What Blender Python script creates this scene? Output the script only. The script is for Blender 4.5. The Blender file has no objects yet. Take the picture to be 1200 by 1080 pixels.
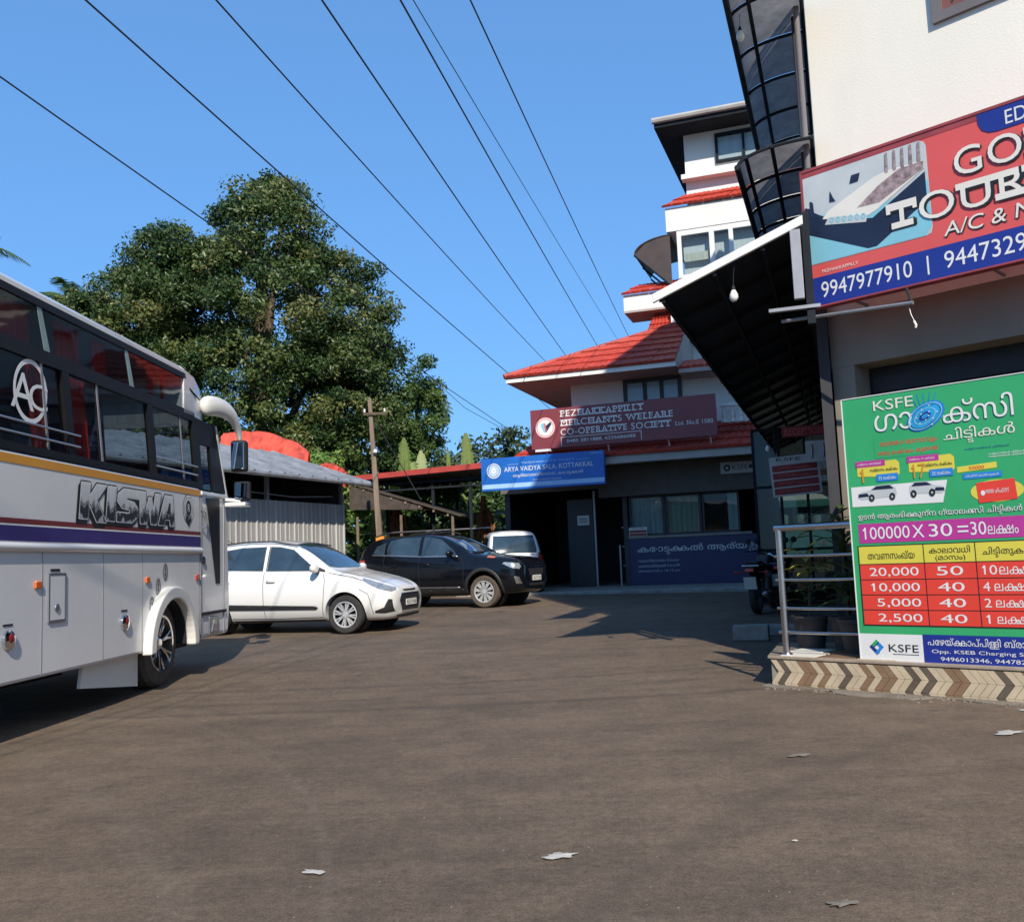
import bpy, bmesh, math, random
import numpy as np
from mathutils import Vector, Matrix
from mathutils.bvhtree import BVHTree
from mathutils.geometry import delaunay_2d_cdt
R = math.radians
SC = bpy.context.scene
COL = SC.collection
random.seed(7)
rng = np.random.default_rng(11)

# ------------------------------------------------------------------ camera
cd = bpy.data.cameras.new('camera')
cam = bpy.data.objects.new('camera', cd)
COL.objects.link(cam)
SC.camera = cam
F = 1100.0 / 1200.0
cd.sensor_fit = 'HORIZONTAL'
cd.sensor_width = 36
cd.lens = 36 * F
cd.clip_end = 3000
cd.clip_start = 0.05
TH = math.atan(115 / 1100)
RO = 0.04
u0 = Vector((0, -math.sin(TH), math.cos(TH)))
r0 = Vector((1, 0, 0))
fw = Vector((0, math.cos(TH), math.sin(TH)))
cr = r0 * math.cos(RO) - u0 * math.sin(RO)
cu = r0 * math.sin(RO) + u0 * math.cos(RO)
cam.matrix_world = Matrix(((cr.x, cu.x, -fw.x, 0), (cr.y, cu.y, -fw.y, 0), (cr.z, cu.z, -fw.z, 1.2), (0, 0, 0, 1)))

# ------------------------------------------------------------------ sky, sun, exposure
SUN_EL, SUN_AZ = R(36.5), R(10.5)          # the light travels forward and about 10 degrees to the left
W = bpy.data.worlds.new('World')
SC.world = W
W.use_nodes = True
nt = W.node_tree
bg = nt.nodes['Background']
sky = nt.nodes.new('ShaderNodeTexSky')
sky.sky_type = 'NISHITA'
sky.sun_disc = False
sky.sun_elevation = SUN_EL
sky.sun_rotation = R(180) - SUN_AZ
sky.altitude = 0
sky.air_density = 1.05
sky.dust_density = 0.5
sky.ozone_density = 3.2
hs = nt.nodes.new('ShaderNodeHueSaturation')
hs.inputs['Saturation'].default_value = 1.0
gm = nt.nodes.new('ShaderNodeGamma')
gm.inputs[1].default_value = 0.42
ml = nt.nodes.new('ShaderNodeMixRGB')
ml.blend_type = 'MULTIPLY'
ml.inputs[0].default_value = 1
ml.inputs[2].default_value = (.97, 1.93, 3.25, 1)
nt.links.new(sky.outputs[0], gm.inputs[0])
nt.links.new(gm.outputs[0], ml.inputs[1])
nt.links.new(ml.outputs[0], hs.inputs['Color'])
nt.links.new(hs.outputs[0], bg.inputs['Color'])
bg.inputs['Strength'].default_value = 0.125
sl = bpy.data.lights.new('sun', 'SUN')
sl.energy = 4.9
sl.angle = R(0.55)
sl.color = (1.0, 0.91, 0.78)
so = bpy.data.objects.new('sun', sl)
COL.objects.link(so)
ld = Vector((-math.sin(SUN_AZ) * math.cos(SUN_EL), math.cos(SUN_AZ) * math.cos(SUN_EL), -math.sin(SUN_EL)))
so.rotation_euler = ld.to_track_quat('-Z', 'Y').to_euler()
so.location = (0, -10, 20)
vs = SC.view_settings
vs.view_transform = 'Standard'
vs.look = 'None'
vs.gamma = 1
vs.exposure = 0.2
vs.use_curve_mapping = False
SC.cycles.max_bounces = 6
SC.cycles.transparent_max_bounces = 12
SC.cycles.caustics_reflective = False
SC.cycles.caustics_refractive = False

# ------------------------------------------------------------------ materials
def lin(r, g, b, k=1.0):
    def f(c):
        c /= 255
        return c / 12.92 if c <= .04045 else ((c + .055) / 1.055) ** 2.4
    return (f(r) * k, f(g) * k, f(b) * k, 1)

def mat(name, col, rough=.6, metal=0, vary=.12, scale=3.0, bump=0, bscale=60, spec=.5, coat=0, col2=None, trans=0, coords='Object', dirt=0, stretch=None):
    m = bpy.data.materials.new(name)
    m.use_nodes = True
    n = m.node_tree
    b = n.nodes['Principled BSDF']
    b.inputs['Roughness'].default_value = rough
    b.inputs['Metallic'].default_value = metal
    b.inputs['Specular IOR Level'].default_value = spec
    b.inputs['Coat Weight'].default_value = coat
    tc = n.nodes.new('ShaderNodeTexCoord')
    src = tc.outputs[coords]
    if stretch:
        mp = n.nodes.new('ShaderNodeMapping')
        mp.inputs['Scale'].default_value = stretch
        n.links.new(src, mp.inputs[0])
        src = mp.outputs[0]
    no = n.nodes.new('ShaderNodeTexNoise')
    no.inputs['Scale'].default_value = scale
    no.inputs['Detail'].default_value = 6
    no.inputs['Roughness'].default_value = .65
    n.links.new(src, no.inputs['Vector'])
    rp = n.nodes.new('ShaderNodeValToRGB')
    c = Vector(col[:3])
    c2 = Vector(col2[:3]) if col2 else None
    lo = c * (1 - vary) if c2 is None else c2
    hi = c * (1 + vary) if c2 is None else c
    rp.color_ramp.elements[0].position = .32
    rp.color_ramp.elements[1].position = .68
    rp.color_ramp.elements[0].color = (*lo, 1)
    rp.color_ramp.elements[1].color = (*hi, 1)
    n.links.new(no.outputs['Fac'], rp.inputs[0])
    out = rp.outputs[0]
    if dirt:
        n2 = n.nodes.new('ShaderNodeTexNoise')
        n2.inputs['Scale'].default_value = scale * .37
        n2.inputs['Detail'].default_value = 8
        n2.inputs['Roughness'].default_value = .75
        n.links.new(src, n2.inputs['Vector'])
        mr = n.nodes.new('ShaderNodeMapRange')
        mr.inputs[1].default_value = .52
        mr.inputs[2].default_value = .75
        mr.inputs[4].default_value = dirt
        n.links.new(n2.outputs['Fac'], mr.inputs[0])
        mx = n.nodes.new('ShaderNodeMixRGB')
        mx.inputs[2].default_value = (.09, .075, .055, 1)
        n.links.new(mr.outputs[0], mx.inputs[0])
        n.links.new(out, mx.inputs[1])
        out = mx.outputs[0]
    n.links.new(out, b.inputs['Base Color'])
    if bump:
        nb = n.nodes.new('ShaderNodeTexNoise')
        nb.inputs['Scale'].default_value = bscale
        nb.inputs['Detail'].default_value = 4
        n.links.new(tc.outputs[coords], nb.inputs['Vector'])
        bp = n.nodes.new('ShaderNodeBump')
        bp.inputs['Strength'].default_value = bump
        bp.inputs['Distance'].default_value = .02
        n.links.new(nb.outputs['Fac'], bp.inputs['Height'])
        n.links.new(bp.outputs[0], b.inputs['Normal'])
    if trans:
        tr = n.nodes.new('ShaderNodeBsdfTranslucent')
        n.links.new(out, tr.inputs['Color'])
        ms = n.nodes.new('ShaderNodeMixShader')
        ms.inputs[0].default_value = trans
        n.links.new(b.outputs[0], ms.inputs[1])
        n.links.new(tr.outputs[0], ms.inputs[2])
        n.links.new(ms.outputs[0], n.nodes['Material Output'].inputs[0])
    return m

def glass(name, tint=(.25, .3, .33), clear=.55, rough=.02, ior=1.5):
    m = bpy.data.materials.new(name)
    m.use_nodes = True
    n = m.node_tree
    n.nodes.remove(n.nodes['Principled BSDF'])
    tr = n.nodes.new('ShaderNodeBsdfTransparent')
    tr.inputs[0].default_value = (*[c * clear / max(tint) for c in tint], 1)
    gl = n.nodes.new('ShaderNodeBsdfGlossy')
    gl.inputs['Roughness'].default_value = rough
    fr = n.nodes.new('ShaderNodeFresnel')
    fr.inputs[0].default_value = ior
    nz = n.nodes.new('ShaderNodeTexNoise')
    nz.inputs['Scale'].default_value = 1.5
    tc = n.nodes.new('ShaderNodeTexCoord')
    n.links.new(tc.outputs['Object'], nz.inputs['Vector'])
    bp = n.nodes.new('ShaderNodeBump')
    bp.inputs['Strength'].default_value = .15
    bp.inputs['Distance'].default_value = .02
    n.links.new(nz.outputs['Fac'], bp.inputs['Height'])
    n.links.new(bp.outputs[0], gl.inputs['Normal'])
    mx = n.nodes.new('ShaderNodeMixShader')
    geo = n.nodes.new('ShaderNodeNewGeometry')
    inv = n.nodes.new('ShaderNodeMath'); inv.operation = 'SUBTRACT'; inv.inputs[0].default_value = 1
    n.links.new(geo.outputs['Backfacing'], inv.inputs[1])
    mul = n.nodes.new('ShaderNodeMath'); mul.operation = 'MULTIPLY'
    n.links.new(fr.outputs[0], mul.inputs[0]); n.links.new(inv.outputs[0], mul.inputs[1])
    n.links.new(mul.outputs[0], mx.inputs[0])
    n.links.new(tr.outputs[0], mx.inputs[1])
    n.links.new(gl.outputs[0], mx.inputs[2])
    n.links.new(mx.outputs[0], n.nodes['Material Output'].inputs[0])
    return m

def leafmat(name, cols, rough=.45, trans=.25):
    m = bpy.data.materials.new(name)
    m.use_nodes = True
    n = m.node_tree
    b = n.nodes['Principled BSDF']
    b.inputs['Roughness'].default_value = rough
    b.inputs['Specular IOR Level'].default_value = .35
    at = n.nodes.new('ShaderNodeAttribute')
    at.attribute_name = 'tint'
    rp = n.nodes.new('ShaderNodeValToRGB')
    e = rp.color_ramp.elements
    while len(e) < len(cols):
        e.new(.5)
    for i, c in enumerate(cols):
        e[i].position = i / (len(cols) - 1)
        e[i].color = (*c, 1)
    n.links.new(at.outputs['Fac'], rp.inputs[0])
    n.links.new(rp.outputs[0], b.inputs['Base Color'])
    tr = n.nodes.new('ShaderNodeBsdfTranslucent')
    n.links.new(rp.outputs[0], tr.inputs['Color'])
    ms = n.nodes.new('ShaderNodeMixShader')
    ms.inputs[0].default_value = trans
    n.links.new(b.outputs[0], ms.inputs[1])
    n.links.new(tr.outputs[0], ms.inputs[2])
    n.links.new(ms.outputs[0], n.nodes['Material Output'].inputs[0])
    return m

M = {}
def mk(k, *a, **kw):
    M[k] = mat(k, *a, **kw)
mk('white_wall', (.76, .74, .69), .85, vary=.05, scale=1.2, bump=.15, bscale=40, dirt=.12)
mk('cream_wall', (.86, .82, .71), .85, vary=.04, scale=.8, bump=.10, bscale=50, dirt=.10, stretch=(1, 1, .25))
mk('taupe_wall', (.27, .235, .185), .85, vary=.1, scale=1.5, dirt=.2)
mk('beam_grey', (.13, .12, .11), .85, vary=.12, dirt=.3)
mk('awning_brown', (.05, .035, .032), .6, vary=.2)
mk('car_pearl', (.84, .84, .82), .28, vary=.03, coat=.5)
mk('plinth_wall', (.42, .40, .36), .9, vary=.1, scale=2, bump=.2, dirt=.3)
mk('beige_wall', (.36, .33, .28), .85, vary=.08, scale=2, bump=.15, dirt=.2)
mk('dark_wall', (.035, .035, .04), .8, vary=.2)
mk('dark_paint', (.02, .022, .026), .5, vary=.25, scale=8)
mk('black_sheet', (.016, .019, .022), .4, vary=.3, scale=2, bump=.1, bscale=14)
mk('red_tile', (.42, .045, .026), .55, vary=.28, scale=5, bump=.2, dirt=.35)
mk('red_sheet', (.40, .05, .035), .5, vary=.2, scale=4, dirt=.3)
mk('red_tarp', (.60, .085, .045), .5, vary=.3, scale=3, bump=.3, bscale=8)
mk('tin', (.25, .26, .275), .5, metal=.2, vary=.35, scale=2.5, bump=.1, dirt=.45, stretch=(1, 1, .3))
mk('tin_wall', (.44, .43, .41), .5, metal=.2, vary=.14, scale=2, dirt=.3, stretch=(1, 1, .25))
mk('rust_sheet', (.06, .045, .035), .8, vary=.4, scale=5)
mk('steel', (.55, .54, .52), .22, metal=1, vary=.1, scale=9)
mk('grey_metal', (.30, .30, .31), .45, metal=.5, vary=.15)
mk('white_metal', (.72, .71, .68), .4, vary=.08, scale=4, dirt=.15)
mk('concrete', (.30, .28, .25), .92, vary=.25, scale=5, bump=.4, bscale=50, dirt=.3)
mk('soffit', (.40, .36, .33), .85, vary=.1)
mk('wood', (.19, .14, .10), .85, vary=.35, scale=5, bump=.4, bscale=25, stretch=(1, 1, .12))
mk('orange_band', (.65, .22, .015), .6, vary=.15)
mk('bus_white', (.66, .65, .64), .27, vary=.05, scale=1.2, coat=.4, dirt=.16)
mk('bus_cream', (.74, .72, .66), .3, vary=.03, coat=.5)
mk('bus_black', (.008, .008, .010), .5, vary=.2, spec=.25)
mk('matt_black', (.012, .012, .013), .75, vary=.3, scale=9)
mk('rubber', (.030, .028, .026), .85, vary=.25, scale=14, bump=.3, bscale=90)
mk('dusty_rubber', (.085, .066, .048), .9, vary=.25, scale=12, bump=.3, bscale=90)
mk('yellow', (.60, .27, .03), .35, vary=.06)
mk('purple', (.045, .03, .15), .35, vary=.1)
mk('maroon_stripe', (.17, .03, .03), .35, vary=.1)
mk('curtain', (.62, .03, .022), .85, vary=.25, scale=4, trans=.3, stretch=(8, 8, .4))
mk('seat_cloth', (.05, .06, .09), .9, vary=.2)
mk('chrome', (.72, .72, .74), .12, metal=1, vary=.05)
mk('silver', (.50, .50, .50), .3, metal=.9, vary=.1)
mk('car_white', (.73, .715, .68), .25, vary=.015, coat=.8)
mk('car_black', (.005, .006, .009), .07, vary=.1, spec=.45)
mk('car_silver', (.55, .56, .57), .28, metal=.35, vary=.03, coat=.7)
mk('trim_black', (.02, .02, .021), .6, vary=.15)
mk('lamp_clear', (.42, .44, .45), .12, metal=.55, vary=.35, scale=26, coat=1)
mk('lamp_red', (.42, .02, .015), .2, vary=.2, coat=1)
mk('lamp_orange', (.65, .14, .02), .25, vary=.15, coat=1)
mk('plate_white', (.68, .67, .62), .5, vary=.06)
mk('print_black', (.015, .015, .016), .5, vary=.1)
mk('print_white', (.72, .72, .70), .5, vary=.03)
mk('print_cream', (.74, .70, .62), .5, vary=.04)
mk('sign_maroon', (.20, .036, .042), .45, vary=.06)
mk('sign_blue', (.012, .13, .50), .4, vary=.25, scale=.8)
mk('sign_lightblue', (.35, .55, .80), .4, vary=.06)
mk('sign_coral', (.66, .095, .085), .45, vary=.06, scale=1.2)
mk('sign_navy', (.012, .03, .24), .45, vary=.08)
mk('sign_green', (.035, .36, .13), .45, vary=.07, scale=1.5)
mk('sign_pink', (.45, .04, .27), .45, vary=.05)
mk('sign_yellow', (.66, .58, .07), .45, vary=.05)
mk('sign_red', (.72, .055, .035), .45, vary=.05)
mk('sign_cyan', (.02, .30, .60), .4, vary=.35, scale=9)
mk('sign_azure', (.02, .22, .60), .4, vary=.1)
mk('sign_teal', (.22, .52, .62), .45, vary=.05)
mk('sign_grey', (.50, .53, .53), .45, vary=.08, scale=3)
mk('sign_darkred', (.22, .01, .014), .45, vary=.1)
mk('sign_darkblue', (.018, .02, .09), .45, vary=.1)
mk('bed_navy', (.012, .02, .05), .45, vary=.2)
mk('bed_check', (.30, .22, .22), .5, vary=.6, scale=22)
mk('bulb_white', (.75, .73, .66), .3, vary=.03)
mk('cloth_white', (.60, .60, .56), .8, vary=.15, stretch=(10, 10, .3))
mk('cloth_tan', (.52, .48, .36), .8, vary=.2, stretch=(10, 10, .3))
mk('pot', (.045, .04, .038), .7, vary=.2)
mk('tile_beige', (.54, .44, .30), .35, vary=.12, scale=6, dirt=.25)
mk('tile_brown', (.24, .15, .09), .35, vary=.12, scale=6, dirt=.25)
mk('tile_dark', (.12, .095, .07), .35, vary=.15, scale=6, dirt=.25)
mk('floor_tile', (.36, .29, .22), .3, vary=.2, scale=6, dirt=.3)
mk('grout', (.30, .26, .20), .9, vary=.15, dirt=.3)
mk('wire_black', (.02, .02, .022), .6, vary=.1)
mk('litter_paper', (.42, .40, .36), .8, vary=.1)
mk('stone', (.17, .145, .115), .9, vary=.25, scale=20, bump=.4)
mk('bark', (.10, .075, .05), .9, vary=.35, scale=5, bump=.5, bscale=20)
mk('rib_dark', (.02, .024, .03), .9, vary=.15, spec=.12)
mk('poly_sheet', (.30, .30, .31), .9, vary=.25, scale=5, trans=.35, dirt=.3)
mk('banana_stem', (.24, .20, .10), .8, vary=.35, scale=5, stretch=(1, 1, .3))
M['bus_glass'] = glass('bus_glass', (.66, .70, .72), .77, ior=1.45)
M['shop_glass'] = glass('shop_glass', (.55, .6, .6), .85)
M['porch_glass'] = glass('porch_glass', (.5, .58, .56), .36, ior=1.5)
mk('rim_silver', (.55, .55, .55), .3, metal=.35, vary=.06)
M['pane_glass'] = glass('pane_glass', (.66, .70, .72), .93)
mk('car_glass', (.028, .048, .066), .04, vary=.3, scale=3, spec=.6, coat=.5)
M['mirror'] = mat('mirror_glass', (.6, .65, .7), .03, metal=1, vary=.02)
M['leaf_dark'] = leafmat('leaf_dark', [(.027, .056, .016), (.052, .096, .025), (.096, .138, .037), (.19, .185, .06)], rough=.38)
M['leaf_mid'] = leafmat('leaf_mid', [(.04, .08, .02), (.07, .13, .032), (.13, .19, .05)])
M['leaf_bright'] = leafmat('leaf_bright', [(.08, .17, .03), (.15, .28, .05), (.26, .36, .08)], trans=.35)
M['leaf_far'] = leafmat('leaf_far', [(.035, .06, .026), (.055, .085, .035), (.08, .11, .045)], rough=.7)
M['leaf_banana'] = leafmat('leaf_banana', [(.13, .21, .05), (.24, .32, .09), (.38, .42, .17)], trans=.4)
M['leaf_pot'] = leafmat('leaf_pot', [(.03, .06, .02), (.06, .10, .03), (.35, .34, .05)], trans=.3)

# ------------------------------------------------------------------ helpers
def empty(name, loc=(0, 0, 0), rz=0):
    o = bpy.data.objects.new(name, None)
    o.empty_display_size = .3
    o.location = loc
    o.rotation_euler = (0, 0, rz)
    COL.objects.link(o)
    return o

def tag(o, label=None, cat=None, group=None, kind=None):
    if label: o['label'] = label
    if cat: o['category'] = cat
    if group: o['group'] = group
    if kind: o['kind'] = kind
    return o

def thing(name, label, cat, loc=(0, 0, 0), rz=0, group=None):
    return tag(empty(name, loc, rz), label, cat, group)

class MB:
    def __init__(s):
        s.v = []; s.f = []; s.m = []
    def add(s, vs_, fs, mi=0):
        b = len(s.v)
        s.v += [tuple(v) for v in vs_]
        s.f += [tuple(b + i for i in f) for f in fs]
        s.m += [mi] * len(fs)
        return s
    def box(s, x0, x1, y0, y1, z0, z1, mi=0):
        vs_ = [(x, y, z) for z in (z0, z1) for y in (y0, y1) for x in (x0, x1)]
        return s.add(vs_, [(0, 2, 3, 1), (4, 5, 7, 6), (0, 1, 5, 4), (2, 6, 7, 3), (0, 4, 6, 2), (1, 3, 7, 5)], mi)
    def hexa(s, p, mi=0):   # bottom 4 then top 4, ccw from above
        return s.add(p, [(3, 2, 1, 0), (4, 5, 6, 7), (0, 1, 5, 4), (1, 2, 6, 5), (2, 3, 7, 6), (3, 0, 4, 7)], mi)
    def tube(s, pts, r, n=8, mi=0, r2=None):
        pts = [Vector(p) for p in pts]
        k = len(pts); vs_ = []
        for i, p in enumerate(pts):
            t = (pts[min(i + 1, k - 1)] - pts[max(i - 1, 0)]).normalized()
            a = t.orthogonal().normalized() if abs(t.z) > .95 else t.cross(Vector((0, 0, 1))).normalized()
            if i and a.dot(pa) < 0: a = -a
            pa = a
            b = t.cross(a)
            rr = r if r2 is None else r + (r2 - r) * i / (k - 1)
            for j in range(n):
                q = 2 * math.pi * j / n
                vs_.append(p + a * math.cos(q) * rr + b * math.sin(q) * rr)
        fs = [(i * n + j, i * n + (j + 1) % n, (i + 1) * n + (j + 1) % n, (i + 1) * n + j) for i in range(k - 1) for j in range(n)]
        fs += [tuple(range(n - 1, -1, -1)), tuple((k - 1) * n + j for j in range(n))]
        return s.add(vs_, fs, mi)
    def lathe(s, prof, n=24, axis='z', c=(0, 0, 0), mi=0, closed=False):
        vs_ = []
        for (r, h) in prof:
            for j in range(n):
                q = 2 * math.pi * j / n
                a, b = r * math.cos(q), r * math.sin(q)
                p = (a, b, h) if axis == 'z' else ((a, h, b) if axis == 'y' else (h, a, b))
                vs_.append((p[0] + c[0], p[1] + c[1], p[2] + c[2]))
        k = len(prof)
        rng_ = range(k if closed else k - 1)
        fs = [(i * n + j, i * n + (j + 1) % n, ((i + 1) % k) * n + (j + 1) % n, ((i + 1) % k) * n + j) for i in rng_ for j in range(n)]
        return s.add(vs_, fs, mi)
    def prism(s, poly, a0, a1, plane='xz', mi=0):
        n = len(poly)
        def P(p, a):
            return (p[0], a, p[1]) if plane == 'xz' else ((p[0], p[1], a) if plane == 'xy' else (a, p[0], p[1]))
        vs_ = [P(p, a0) for p in poly] + [P(p, a1) for p in poly]
        fs = [tuple(range(n)), tuple(range(2 * n - 1, n - 1, -1))] + [(i, i + n, (i + 1) % n + n, (i + 1) % n) for i in range(n)]
        return s.add(vs_, fs, mi)
    def mesh(s, name, mats):
        me = bpy.data.meshes.new(name)
        me.from_pydata(s.v, [], s.f)
        for m in (mats if isinstance(mats, (list, tuple)) else [mats]):
            me.materials.append(m)
        if any(s.m):
            me.polygons.foreach_set('material_index', s.m)
        bm = bmesh.new(); bm.from_mesh(me)
        bmesh.ops.recalc_face_normals(bm, faces=bm.faces)
        bm.to_mesh(me); bm.free()
        return me
    def build(s, name, mats, parent=None, smooth=False, bevel=0, loc=None, seg=2):
        return put(name, s.mesh(name, mats), parent, smooth, bevel, loc, seg)

def put(name, me, parent=None, smooth=False, bevel=0, loc=None, seg=2):
    o = bpy.data.objects.new(name, me)
    COL.objects.link(o)
    if parent: o.parent = parent
    if loc: o.location = loc
    if smooth:
        me.polygons.foreach_set('use_smooth', [True] * len(me.polygons))
        if smooth != 'all':
            me.set_sharp_from_angle(angle=R(38))
    if bevel:
        b = o.modifiers.new('bevel', 'BEVEL'); b.width = bevel; b.segments = seg; b.limit_method = 'ANGLE'; b.angle_limit = R(35)
        b.harden_normals = False
    return o

def box(name, m, parent, x0, x1, y0, y1, z0, z1, bevel=0):
    return MB().box(x0, x1, y0, y1, z0, z1).build(name, M[m] if isinstance(m, str) else m, parent, bevel=bevel)

def copy_tree(o, parent=None):
    c = o.copy(); COL.objects.link(c); c.parent = parent
    for ch in list(o.children): copy_tree(ch, c)
    return c

def wpt(o_loc, rz, p):
    c, s_ = math.cos(rz), math.sin(rz)
    return (o_loc[0] + p[0] * c - p[1] * s_, o_loc[1] + p[0] * s_ + p[1] * c, o_loc[2] + p[2])

# ---- lettering: glyph outlines filled by winding number, laid flat on a sign
_gc = {}
def _loops(s, bold):
    key = (s, bold)
    if key in _gc: return _gc[key]
    c = bpy.data.curves.new('t', 'FONT'); c.body = s; c.size = 1; c.offset = bold; c.fill_mode = 'NONE'; c.resolution_u = 4
    o = bpy.data.objects.new('t', c); COL.objects.link(o)
    dg = bpy.context.evaluated_depsgraph_get()
    me = bpy.data.meshes.new_from_object(o.evaluated_get(dg))
    vs_ = [(v.co.x, v.co.y) for v in me.vertices]
    nx = {}
    for e in me.edges: nx[e.vertices[0]] = e.vertices[1]
    seen = set(); loops = []
    for a in range(len(vs_)):
        if a in seen: continue
        l = []; b = a
        while b not in seen and b in nx:
            seen.add(b); l.append(vs_[b]); b = nx[b]
        q = [p for i, p in enumerate(l) if math.dist(p, l[i - 1]) > 1e-5]
        if len(q) > 2: loops.append(q)
    bpy.data.objects.remove(o); bpy.data.curves.remove(c); bpy.data.meshes.remove(me)
    _gc[key] = loops
    return loops
def _bb(loops):
    xs = [p[0] for l in loops for p in l]; ys = [p[1] for l in loops for p in l]
    return (min(xs), max(xs), min(ys), max(ys)) if xs else (0, 0, 0, 0)
_ac = {}
def _adv(s):
    if s not in _ac:
        a = _bb(_loops('|' + s + '|', 0)); b = _bb(_loops('||', 0))
        _ac[s] = (a[1] - a[0]) - (b[1] - b[0])
    return _ac[s]
SER = dict(A='lb rb', D='lb lt', E='lb lt', F='lb lt', H='lb lt rb rt', I='cb ct', K='lb lt rb rt', L='lb lt', M='lb lt rb rt', N='lb lt rt', P='lb lt', R='lb lt rb', T='cb', U='lt rt', V='lt rt', W='lt rt', Y='cb lt rt', X='lb lt rb rt', B='lb lt')
def area(l): return sum(l[i - 1][0] * l[i][1] - l[i][0] * l[i - 1][1] for i in range(len(l)))
def layout(s, bold, serif=False, track=0):
    loops = []; x = 0
    toks = []; i = 0; cur = ''
    while i < len(s):
        if s[i] == '{':
            if cur: toks.append(cur); cur = ''
            j = s.index('}', i); toks.append(('c', s[i + 1:j])); i = j + 1
        else:
            cur += s[i]; i += 1
            if serif or track or (bold >= .055 and '1' in s and max(s) < 'z'): toks.append(cur); cur = ''
    if cur: toks.append(cur)
    for t in toks:
        if isinstance(t, tuple):
            op = '^' if '^' in t[1] else '+'
            a, b = t[1].split(op)
            la, lb_ = _loops(a, bold), _loops(b, bold); aw, bw = _adv(a), _adv(b)
            loops += [[(p[0] + x, p[1]) for p in l] for l in la]
            if op == '^':
                loops += [[(p[0] * .62 + x + aw - .62 * bw, p[1] * .55 - .38) for p in l] for l in lb_]
                x += aw
            else:
                loops += [[(p[0] + x + aw * .66, p[1]) for p in l] for l in lb_]
                x += aw * .66 + bw
            continue
        ls = _loops(t, bold) if t.strip() else []
        loops += [[(p[0] + x, p[1]) for p in l] for l in ls]
        if serif and t in SER and ls:
            x0, x1, y0, y1 = _bb(ls)
            sg = area(max(ls, key=lambda l: abs(area(l))))
            st = .11 + 2 * bold; hw = st * .5 + .055 + bold * .35; hh = .075 + bold * .9
            for code in SER[t].split():
                cx = {'l': x0 + st / 2, 'r': x1 - st / 2, 'c': (x0 + x1) / 2}[code[0]]
                ya, yb = (y0, y0 + hh) if code[1] == 'b' else (y1 - hh, y1)
                q = [(x + cx - hw, ya), (x + cx + hw, ya), (x + cx + hw, yb), (x + cx - hw, yb)]
                if area(q) * sg < 0: q.reverse()
                loops.append(q)
        if serif and t == 'T' and ls:
            q = [(x + x0 - .05, y1 - .10 - bold), (x + x1 + .05, y1 - .10 - bold), (x + x1 + .05, y1), (x + x0 - .05, y1)]
            for zz in (x0 - .05, x1 - .04):
                q2 = [(x + zz, y1 - .27), (x + zz + .09, y1 - .27), (x + zz + .09, y1), (x + zz, y1)]
                if area(q2) * sg < 0: q2.reverse()
                loops.append(q2)
            if area(q) * sg < 0: q.reverse()
            loops.append(q)
        if t == '1' and bold >= .055 and not serif:
            sg = area(max(ls, key=lambda l: abs(area(l)))); x0, x1, y0, y1 = _bb(ls)
            q = [(x + x0 - .13, y1 - .19), (x + x0 + .03, y1), (x + x0 + .03, y1 - .20)]
            if area(q) * sg < 0: q.reverse()
            loops.append(q)
        x += _adv(t) + (.02 + bold * .7 if serif else 0) + track
    return loops
def fill(loops):
    vs_ = []; es = []
    for l in loops:
        b = len(vs_); n = len(l)
        vs_ += [Vector(p) for p in l]
        es += [(b + i, b + (i + 1) % n) for i in range(n)]
    ov, _, of, *_r = delaunay_2d_cdt(vs_, es, [], 0, 1e-5)
    P = np.array([(v[0], v[1]) for v in ov]); T = np.array([list(f) for f in of])
    cx = P[T].mean(axis=1)
    a = np.array([vs_[e[0]][:] for e in es]); b = np.array([vs_[e[1]][:] for e in es])
    wn = np.zeros(len(T))
    for i in range(0, len(T), 400):
        c = cx[i:i + 400]
        up = (a[None, :, 1] <= c[:, None, 1]) & (b[None, :, 1] > c[:, None, 1])
        dn = (a[None, :, 1] > c[:, None, 1]) & (b[None, :, 1] <= c[:, None, 1])
        cross = (b[None, :, 0] - a[None, :, 0]) * (c[:, None, 1] - a[None, :, 1]) - (c[:, None, 0] - a[None, :, 0]) * (b[None, :, 1] - a[None, :, 1])
        wn[i:i + 400] = (up & (cross > 0)).sum(1) - (dn & (cross < 0)).sum(1)
    return P, T[wn != 0]
def letters(parent, s, x0, x1, z0, z1, y, m, bold=0, serif=False, shear=0, name='lettering', grow=0, plane='xz', track=0, ref=None):
    """lettering fitted into the box x0..x1, z0..z1 on the plane at depth y"""
    base = layout(s, ref if ref is not None else bold, serif, track)
    bx0, bx1, by0, by1 = _bb(base)
    loops = base if ref is None else layout(s, bold, serif, track)
    kx = (x1 - x0) / (bx1 - bx0); kz = (z1 - z0) / (by1 - by0)
    P, T = fill(loops)
    X = x0 + (P[:, 0] - bx0) * kx; Z = z0 + (P[:, 1] - by0) * kz
    X = X + shear * (Z - z0)
    me = bpy.data.meshes.new(name)
    me.from_pydata([(float(a), y, float(b)) for a, b in zip(X, Z)], [], [tuple(int(i) for i in t) for t in T])
    me.materials.append(M[m] if isinstance(m, str) else m)
    return put(name, me, parent)
def poly(parent, pts, y, m, name='print'):
    """one flat printed shape (x, z) on the plane at depth y"""
    P, T = fill([pts])
    me = bpy.data.meshes.new(name)
    me.from_pydata([(float(a), y, float(b)) for a, b in P], [], [tuple(int(i) for i in t) for t in T])
    me.materials.append(M[m])
    return put(name, me, parent)
def rect(parent, x0, x1, z0, z1, y, m, name='print'):
    me = bpy.data.meshes.new(name)
    me.from_pydata([(x0, y, z0), (x1, y, z0), (x1, y, z1), (x0, y, z1)], [], [(0, 1, 2, 3)])
    me.materials.append(M[m])
    return put(name, me, parent)
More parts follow.
